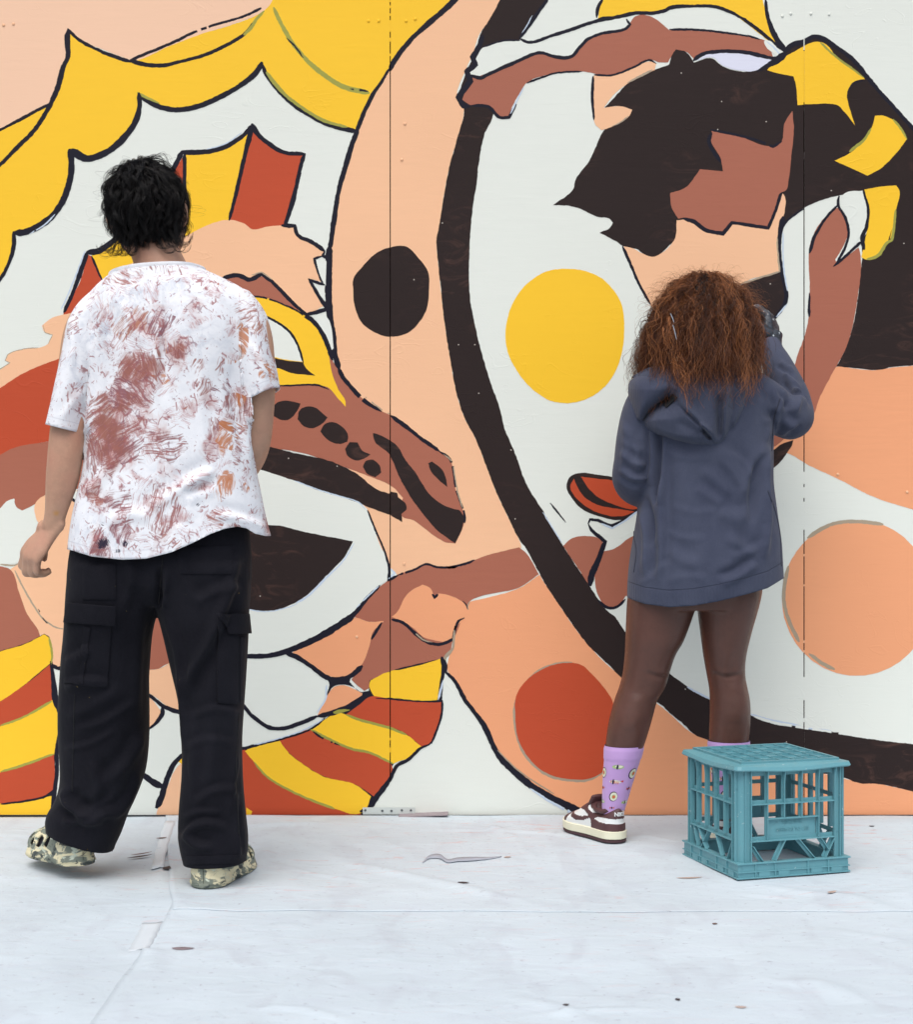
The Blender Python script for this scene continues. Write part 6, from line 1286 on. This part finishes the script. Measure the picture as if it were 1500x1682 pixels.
qx, qz = [p[0] for p in HH], [P(p[0], p[1], Yh-.12).z for p in HH]
def hh_fn(V): px, py = to_px(V); return np.where(py > 880, V[:, 2]-np.interp(px, qx, qz), 1.0)
cut(hd, hh_fn, (0, 0, 1))
V, N = vn(hd); attr(hd, 'edge', hh_fn(V)); px, py = to_px(V)
nb = NB('slate_fleece'); v = nb.co(); big = nb.noise(nb.co((1, 1, 0.7)), 8, 4, 0.6); fine = nb.noise(nb.co((1, 1, 1)), 650, 2)
c = nb.mix(nb.rng(big.outputs[0], 0.32, 0.7), lin(58, 63, 82), lin(73, 78, 96)); c = nb.mix(nb.rng(fine.outputs[0], 0.4, 0.75, 0, 0.20), c, lin(98, 103, 120))
ed = attr_node(nb, 'edge'); sm = nb.rng(nb.math('ABSOLUTE', nb.math('SUBTRACT', ed, 0.043)), 0.0, 0.0026, 1, 0, True); c = nb.mix(nb.math('MULTIPLY', sm, 0.45), c, lin(36, 38, 52))
sepx = nb.n('ShaderNodeSeparateXYZ'); nb.l(nb.co(), sepx.inputs[0]); rib = nb.math('MULTIPLY', nb.math('SINE', nb.math('MULTIPLY', sepx.outputs[0], 1700)), nb.rng(ed, 0.0405, 0.042, 0.12, 0.0))
wr = nb.noise(nb.co((1, 1, 0.6)), 22, 4, 0.6, 0.9)
FLEECE = nb.fin(c, 0.92, nb.bump(nb.math('ADD', nb.math('ADD', wr.outputs[0], nb.math('MULTIPLY', fine.outputs[0], 0.22)), nb.math('SUBTRACT', rib, nb.math('MULTIPLY', sm, 0.5))), 0.42, 0.005), 0.12, Sheen_Weight=0.10)
hood_o = link('hoodie', hd, FLEECE, WOM); thick(hood_o, 0.004)
rib_m = simple('slate_rib', lin(68, 72, 91), 0.9, 60, 0.08, 0.5, 300, 0.0012)
bm = bmesh.new(); tube(bm, [P(1276, 596, -.243), P(1270, 582, -.222), P(1265, 566, -.198)], [(.037, .035), (.036, .034), (.031, .030)], 26, (0, 1, 0), 14); link('cuff', bm_mesh(bm, 'cuff', True), rib_m, hood_o)
HB = bvh(hd)
# hood lying on the back: a folded pouch of cloth with a turned opening edge
def relief(name, outline, tree, hfun, step, mat, parent, close=0.0):
    q = smooth_poly(outline, True, 4.0, 0); q2 = [(a.x, a.y) for a in q]; xs = [a[0] for a in q2]; ys = [a[1] for a in q2]
    nx, ny = int((max(xs)-min(xs))/step)+2, int((max(ys)-min(ys))/step)+2; idx, V = {}, []
    gx = lambda i: min(xs)+i*step; gy = lambda j: min(ys)+j*step
    cells = [(i, j) for i in range(nx) for j in range(ny) if in_poly(gx(i)+step/2, gy(j)+step/2, q2)]
    pts = sorted({(i+a, j+b) for i, j in cells for a in (0, 1) for b in (0, 1)}); arr = np.array([(gx(i), gy(j)) for i, j in pts]); loop = q2+[q2[0]]
    dist, _, _ = pl_dist(arr[:, 0], arr[:, 1], loop); inside = np.array([in_poly(a, b, q2) for a, b in arr]); dist = np.where(inside, dist, 0)
    used = {}
    for i, j in cells:
        for a, b in ((0, 0), (1, 0), (1, 1), (0, 1)): used.setdefault((i+a, j+b), set()).add((i, j))
    lastY = Yh-.12
    for k, (i, j) in enumerate(pts):
        x, y = arr[k]
        if len(used[(i, j)]) < 4:                                   # snap rim onto the traced outline
            b_ = min(q2, key=lambda t: (t[0]-x)**2+(t[1]-y)**2); x, y = b_; d_ = 0
        else: d_ = dist[k]
        yy = Yh-.118+.055*((x-1152)/100)**2+.030*max(0, (640-y)/40)
        idx[(i, j)] = len(V); V.append(P(x, y, yy-hfun(x, y, d_)))
    F_ = [(idx[(i, j)], idx[(i, j+1)], idx[(i+1, j+1)], idx[(i+1, j)]) for i, j in cells]
    me = me_from(name, V, F_, True); bm = bmesh.new(); bm.from_mesh(me)
    for _ in range(1): bmesh.ops.smooth_vert(bm, verts=[v_ for v_ in bm.verts if not v_.is_boundary], factor=0.5, use_axis_x=False, use_axis_y=True, use_axis_z=False)
    r_ = bmesh.ops.extrude_edge_only(bm, edges=[e for e in bm.edges if e.is_boundary])
    for v_ in [g_ for g_ in r_['geom'] if isinstance(g_, bmesh.types.BMVert)]: v_.co.y += close     # rim turns down to the back
    bmesh.ops.recalc_face_normals(bm, faces=bm.faces[:]); bm.to_mesh(me); bm.free(); me.polygons.foreach_set('use_smooth', [True]*len(me.polygons))
    return link(name, me, mat, parent)
CRS = [([(1086, 617), (1112, 640), (1128, 670), (1148, 690), (1160, 715)], .006, 7), ([(1112, 662), (1140, 688), (1162, 712), (1176, 731)], -.010, 2.6), ([(1200, 620), (1192, 670), (1188, 728)], .012, 4), ([(1182, 640), (1183, 690), (1180, 725)], -.012, 6), ([(1226, 620), (1218, 670), (1200, 712)], .007, 5), ([(1148, 696), (1160, 702), (1170, 716)], .010, 4), ([(1152, 704), (1160, 712), (1168, 722)], -.012, 3), ([(1052, 686), (1085, 664), (1115, 644)], -.006, 4), ([(1062, 700), (1100, 716), (1150, 724)], .007, 8), ([(1110, 690), (1140, 705), (1155, 716)], -.005, 7), ([(1206, 640), (1205, 680), (1196, 715)], -.006, 4)]
def hood_h(x, y, d):
    h_ = 0.046*(1-math.exp(-(d/11.0)))+0.012*math.sin(min(1, d/45)*math.pi/2)
    for pts, a, w_ in CRS:
        dd, al, sd_ = pl_dist(np.array([x]), np.array([y]), pts); e = min(1, min(al[0], 1-al[0])*5+.05)
        h_ += 1.5*a*math.exp(-(dd[0]/w_)**2)*e*min(1, d/6)
    return h_+0.004*noise.noise(Vector((x*.03, y*.03, 5)))
hoodp = relief('hood', X('1040,618 1065,604 1110,600 1160,600 1205,600 1228,606 1233,630 1229,660 1218,690 1202,714 1186,732 1160,734 1120,727 1085,715 1062,703 1054,690 1068,672 1095,655 1070,640'), HB, hood_h, 2.0, FLEECE, hood_o, 0.03)
def hood_e(x, y, d): return 0.058*(1-math.exp(-(d/8.0)))+0.008
hoode = relief('hood_edge', X('1036,628 1046,618 1075,612 1112,622 1120,638 1092,656 1068,676 1056,692 1046,690 1040,672'), HB, hood_e, 2.0, FLEECE, hood_o, 0.03)
HT = bvh(hoodp.data); black_tag = simple('black_woven_tag', lin(18, 18, 22), 0.8, 200, 0.2)
HTE = bvh(hoode.data)
class Two:
    def ray_cast(s, a, d):
        r1, r2 = HT.ray_cast(a, d), HTE.ray_cast(a, d)
        if r1[0] is None: return r2
        if r2[0] is None: return r1
        return r1 if r1[3] < r2[3] else r2
patch('label_tag', Two(), [(1088, 663), (1106, 646), (1115, 653), (1096, 671)], 5, 4, .003, .002, black_tag, hood_o)
# seams: shoulder seam and pocket edge as raised welts
seam_m = simple('slate_seam', lin(44, 47, 62), 0.9)
welt([(1282, 655), (1272, 690), (1268, 740)], .0016, HB, hood_o, seam_m); welt([(1262, 806), (1274, 840), (1282, 880), (1284, 930)], .0014, HB, hood_o, seam_m); welt([(1044, 845), (1042, 880), (1046, 905), (1042, 940)], .0014, HB, hood_o, seam_m)

# glove on the raised hand, worn and splashed with paint
nb = NB('black_nitrile_glove'); v = nb.co(); sp = nb.noise(v, 60, 3)
c = nb.mix(nb.rng(sp.outputs[0], 0.4, 0.7), lin(34, 40, 48), lin(62, 70, 82)); c = nb.mix(nb.rng(nb.noise(v, 90, 2).outputs[0], 0.68, 0.72), c, lin(190, 200, 205))
GLV = nb.fin(c, 0.4, nb.bump(nb.noise(nb.co((1, 1, 2)), 70, 4, 0.6, 1.0).outputs[0], 0.6, 0.004), 0.5)
bm = bmesh.new(); hand(bm, P(1269, 566, -.195), Vector((.05, .40, .91)), Vector((-.80, .50, -.20)), Vector((-.55, -.75, .35)), [(40, 60, 35), (45, 65, 38), (50, 66, 38), (52, 60, 35)], 0.92, 1.18)
tube(bm, [P(1268, 574, -.205), P(1268, 560, -.188), P(1269, 548, -.178)], [(.031, .029), (.030, .029), (.027, .030)], 18)
glove = link('glove', remesh(bm, 0.0034, 3), GLV, WOM)

# socks ------------------------------------------------------------------
sock_m = NB('lilac_knit'); v = sock_m.co(); z_ = sock_m.n('ShaderNodeSeparateXYZ'); sock_m.l(sock_m.co(), z_.inputs[0])
kn = sock_m.noise(sock_m.co((900, 900, 300)), 1.0, 1)
SOCK = sock_m.fin(sock_m.mix(sock_m.noise(v, 20, 3).outputs[0], lin(186, 150, 206), lin(204, 168, 222)), 0.9, sock_m.bump(kn.outputs[0], 0.3, 0.0012), 0.15, Sheen_Weight=0.2)
def flat(name, c): return simple(name, c, 0.85, 100, 0.06)
PR = {'d': flat('print_navy', lin(44, 36, 66)), 'w': flat('print_white', lin(228, 226, 206)), 'o': flat('print_orange', lin(214, 106, 74)), 'g': flat('print_green', lin(170, 196, 130)), 'r': flat('print_red', lin(206, 72, 84))}
PK = list(PR)
def sock(rows, parent, label):
    q = crom(np.array(rows, float), 60); seg = 40; V = []
    def surf(u, t, off=0.0):
        i = t*(len(q)-1); i0 = min(int(i), len(q)-2); f = i-i0; py_, xl, xr, yc, b = q[i0]*(1-f)+q[i0+1]*f
        off += 0.0026; a = (xr-xl)/2*(DW+yc)/FPX+off; c0 = P((xl+xr)/2, py_, yc); return Vector((c0.x+a*math.cos(u), yc+(b+off)*math.sin(u), c0.z))
    for j in range(61):
        for k in range(seg): V.append(surf(2*math.pi*k/seg, j/60, 0.0016 if 1 < j < 9 else 0.0))
    F_ = [(j*seg+k, (j+1)*seg+k, (j+1)*seg+(k+1) % seg, j*seg+(k+1) % seg) for j in range(60) for k in range(seg)]
    o = link('sock', me_from('sock', V, F_, True), SOCK, parent); o['label'] = label
    # printed sushi: rolls, prawns, rice balls, all the way round
    PV, PF, PMi = [], [], []
    H = abs(surf(0, 0).z-surf(0, 1).z)
    def spot(u0, t0, pts, key):
        r_ = 0.036; base = len(PV); lay = 0.0006+0.0003*PK.index(key)*0+0.00035*lvl[0]
        cen_ = (sum(p[0] for p in pts)/len(pts), sum(p[1] for p in pts)/len(pts))
        for x, y in [cen_]+list(pts): PV.append(surf(u0+x/r_, min(.995, max(.01, t0+y/H)), lay))
        n = len(pts)
        for k in range(n): PF.append((base, base+1+k, base+1+(k+1) % n)); PMi.append(PK.index(key))
    lvl = [0]
    circ = lambda r1, r2, n=12, dx=0, dy=0: [(dx+r1*math.cos(2*math.pi*k/n), dy+r2*math.sin(2*math.pi*k/n)) for k in range(n)]
    def roll(u, t):
        for lv, (k, r_, dx) in enumerate((('d', .0115, 0), ('w', .0098, .001), ('g', .0050, .001), ('o', .0036, .0015))): lvl[0] = lv; spot(u, t, circ(r_, r_, 14, dx), k)
    def prawn(u, t):
        lvl[0] = 0; spot(u, t, circ(.0145, .0034, 12), 'w'); lvl[0] = 1
        for k in range(5): spot(u, t, circ(.0011, .0032, 6, -.010+k*.0042, .0006*k), 'o')
        spot(u, t, [(.010, -.001), (.018, -.0036), (.018, .0012)], 'r'); lvl[0] = 2; spot(u, t, circ(.0022, .0058, 8, -.005), 'd')
    def egg(u, t):
        lvl[0] = 0; spot(u, t, circ(.0125, .0046, 12), 'g'); lvl[0] = 1; spot(u, t, circ(.008, .0028, 10, .002, -.001), 'w'); lvl[0] = 2; spot(u, t, circ(.0022, .0055, 8, -.001), 'd')
    def bow(u, t):
        lvl[0] = 0; spot(u, t, circ(.002, .0042, 8), 'd'); spot(u, t, [(.001, 0), (.0075, -.004), (.006, .003)], 'o'); spot(u, t, [(-.001, 0), (-.0065, .0035), (-.006, -.003)], 'r')
    kinds = (egg, prawn, roll, bow)
    for c_ in range(6):
        for r_ in range(6):
            t = 0.20+0.135*r_+(0.065 if c_ % 2 else 0)
            if t < 0.9: kinds[(r_+2*c_) % 4](c_*math.pi/3+0.25, t)
    me = me_from('print', PV, PF); [me.materials.append(PR[k]) for k in PK]; me.polygons.foreach_set('material_index', PMi); link('print', me, None, o)
    return o
sock([(1224, 995, 1057, -.413, .050), (1250, 994, 1050, -.408, .044), (1280, 992, 1040, -.398, .037), (1310, 991, 1031, -.387, .032), (1330, 991, 1025, -.380, .029), (1345, 993, 1021, -.376, .024), (1365, 995, 1017, -.372, .021)], WOM, 'lilac sock printed with sushi on the left leg')
sock([(1216, 1165, 1231, -.414, .053), (1240, 1167, 1226, -.410, .049), (1275, 1171, 1217, -.399, .039), (1310, 1174, 1211, -.388, .032), (1330, 1175, 1208, -.381, .029), (1345, 1177, 1205, -.376, .024), (1365, 1180, 1202, -.372, .021)], WOM, 'lilac sock printed with sushi seen through the crate')
hl = G(1015, 1388); sneaker(shoe_matrix((hl.x+.004, hl.y-0.016, 0.0085), (-0.47, 0.88), 0, 0.245), WOM, 1, 'maroon and white sneaker in full view, pointing left')
hr_ = G(1186, 1392); sneaker(shoe_matrix((hr_.x, hr_.y-0.016, 0.0085), (0.30, 0.95), 0, 0.245), WOM, -1, 'maroon and white sneaker behind the crate')

# hair -------------------------------------------------------------------
rs = np.random.RandomState(11); WE = WC+Mw @ Vector((0, -.010, .020)); WR = Vector((.078, .096, .095))
def woman_hair():
    paths, tint, rad = [], [], []; K = 36; tt = np.linspace(0, 1, K)
    ztop_, zbot = P(1150, 450, -.45).z, P(1150, 660, -.55).z
    def add(p0, p1, p2, p3, tone, nst, spread, kink, r0=.0005):
        B = ((1-tt)**3)[:, None]*p0+(3*tt*(1-tt)**2)[:, None]*p1+(3*tt*tt*(1-tt))[:, None]*p2+(tt**3)[:, None]*p3
        tg = np.gradient(B, axis=0); tg /= np.linalg.norm(tg, axis=1, keepdims=True)+1e-9; a = np.cross(tg, [.2, .3, .93]); a /= np.linalg.norm(a, axis=1, keepdims=True)+1e-9; b = np.cross(tg, a)
        w2 = rs.uniform(.06, .11); L = np.linalg.norm(np.diff(B, axis=0), axis=1).sum(); ph2 = rs.uniform(0, 6.28); env = np.minimum(1, tt*2.2)*rs.uniform(.004, .011); B = B+a*(np.cos(tt*2*math.pi*L/w2+ph2)*env)[:, None]+b*(np.sin(tt*2*math.pi*L/w2+ph2)*env)[:, None]; wl = rs.uniform(.026, .050); ph0 = rs.uniform(0, 6.28); helix = rs.uniform(-1, 1)
        for s in range(nst):
            off = rs.normal(size=3)*spread; grow = (0.25+1.0*tt)[:, None]; ph = ph0+rs.normal()*.9; w_ = 2*math.pi*L/(wl*rs.uniform(.85, 1.2)); am = kink*rs.uniform(.6, 1.4)*np.minimum(1, tt*4)
            cut_ = rs.uniform(.82, 1.0)
            t2 = tt*w_
            q = B+off*grow+a*(np.cos(t2+ph)*am)[:, None]+b*(np.sin(t2*helix+ph)*am*.8)[:, None]+rs.normal(size=(K, 3))*.0005
            if cut_ < 1: ii = tt*cut_*(K-1); i0 = np.minimum(ii.astype(int), K-2); f = (ii-i0)[:, None]; q = q[i0]*(1-f)+q[i0+1]*f
            paths.append(q); tint.append(np.clip(tone+rs.normal()*.13, 0, 1)); rad.append(r0*rs.uniform(.7, 1.25))
    n = 0
    while n < 540:
        d = Vector(rs.normal(size=3)).normalized()
        if d.z < -0.55 or (d.y > 0.55 and d.z < 0.5): continue
        n += 1; p0 = np.array(WE+Mw @ Vector((d.x*WR.x, d.y*WR.y, d.z*WR.z))); az_ = math.atan2(d.y, d.x)
        if d.y > 0: az_ = math.atan2(min(d.y, 0.35)*0.6, d.x)                          # hair from the front is swept to the sides
        az_ += rs.normal()*.16; rr = rs.uniform(.42, 1.0)**0.75
        ax, ay = (.176 if math.cos(az_) < 0 else .164), .215
        if d.z > .6: az_ += rs.normal()*.35
        end = np.array([WE.x-.006+ax*rr*math.cos(az_), WE.y-.01+ay*rr*math.sin(az_), zbot+rs.uniform(-.012, .075)*(1.15-rr)+rs.normal()*.026+.036*(max(0, math.cos(az_))**2)])
        nrm = np.array(d); out = np.array([math.cos(az_), math.sin(az_), 0])
        p1 = p0+nrm*.030+out*.045*rr+np.array([0, 0, .030*max(0, d.z)]); p2 = np.array([end[0], end[1], end[2]])+np.array([0, 0, .13])+out*.012*rr
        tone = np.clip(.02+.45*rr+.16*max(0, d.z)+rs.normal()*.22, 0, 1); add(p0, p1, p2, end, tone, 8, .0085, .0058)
    for k in range(26):                                                                   # loose crimped wisps on the left
        p0 = np.array(WE)+np.array([-.085, -.02+rs.normal()*.03, .02+rs.normal()*.02]); e = P(rs.uniform(1022, 1052), rs.uniform(610, 668), -.44+rs.normal()*.03)
        add(p0, p0+np.array([-.05, -.01, -.02]), np.array(e)+np.array([.02, 0, .09]), np.array(e), rs.uniform(.3, .8), 3, .0024, .0032, .0004)
    for k in range(8):                                                                    # one lock that hangs down over the hood
        p0 = np.array(P(1102+rs.normal()*11, 515+rs.normal()*12, -.54)); e = np.array(P(1139+rs.normal()*4, rs.uniform(635, 690), -.635))
        add(p0, p0+np.array([-.005, -.03, -.05]), np.array(P(1118+rs.normal()*6, 610, -.605)), e, rs.uniform(.4, .95), 4, .005, .0052)
    for k in range(420):                                                                  # frizz
        a_ = rs.uniform(0, 2*math.pi); d = Vector((math.cos(a_), -.3+rs.normal()*.3, abs(math.sin(a_))*.9+.05)).normalized(); p0 = np.array(WE)+np.array(d)*np.array([.115, .11, .108]); e = p0+np.array(d)*rs.uniform(.004, .02)+np.array([d.x*.05, -.01, -.06*rs.rand()])
        add(p0, p0+np.array(d)*.012, e+np.array([0, 0, .02]), e, rs.uniform(.5, 1), 1, .004, .0026, .00022)
    return paths, tint, rad
hp, ht, hr2 = woman_hair()
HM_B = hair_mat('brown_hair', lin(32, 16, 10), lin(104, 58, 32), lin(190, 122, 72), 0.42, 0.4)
hw = strands('hair', hp, hr2, HM_B, WOM, ht, 0.5)
bm = bmesh.new(); ball(bm, (0, 0, 0), (WR.x*1.06, WR.y*1.05, WR.z*1.06), None, 32); capm = bm_mesh(bm, 'hair_roots', True); capm.transform(Matrix.Translation(WE) @ Mw.to_4x4()); bm = bmesh.new(); bm.from_mesh(capm); Mi = Mw.inverted()
bmesh.ops.delete(bm, geom=[f for f in bm.faces if (Mi @ (f.calc_center_median()-WE)).y > .04 and (Mi @ (f.calc_center_median()-WE)).z < .05], context='FACES'); bm.to_mesh(capm); bm.free()
link('hair_roots', capm, simple('hair_roots_brown', lin(36, 20, 14), 0.7), hw)
# paint flecks caught in the hair
bm = bmesh.new()
for pts in ([(1102, 515), (1105, 522), (1108, 530)], [(1106, 534), (1109, 545), (1112, 558)]):
    tube(bm, [P(a, b, -.585-.0004*(b-515)) for a, b in pts], [.0008, .0013, .0006], 8, (0, 1, 0), 12)
link('paint_fleck', bm_mesh(bm, 'paint_fleck', True), simple('dried_white_paint', lin(150, 158, 168), 0.7), hw)
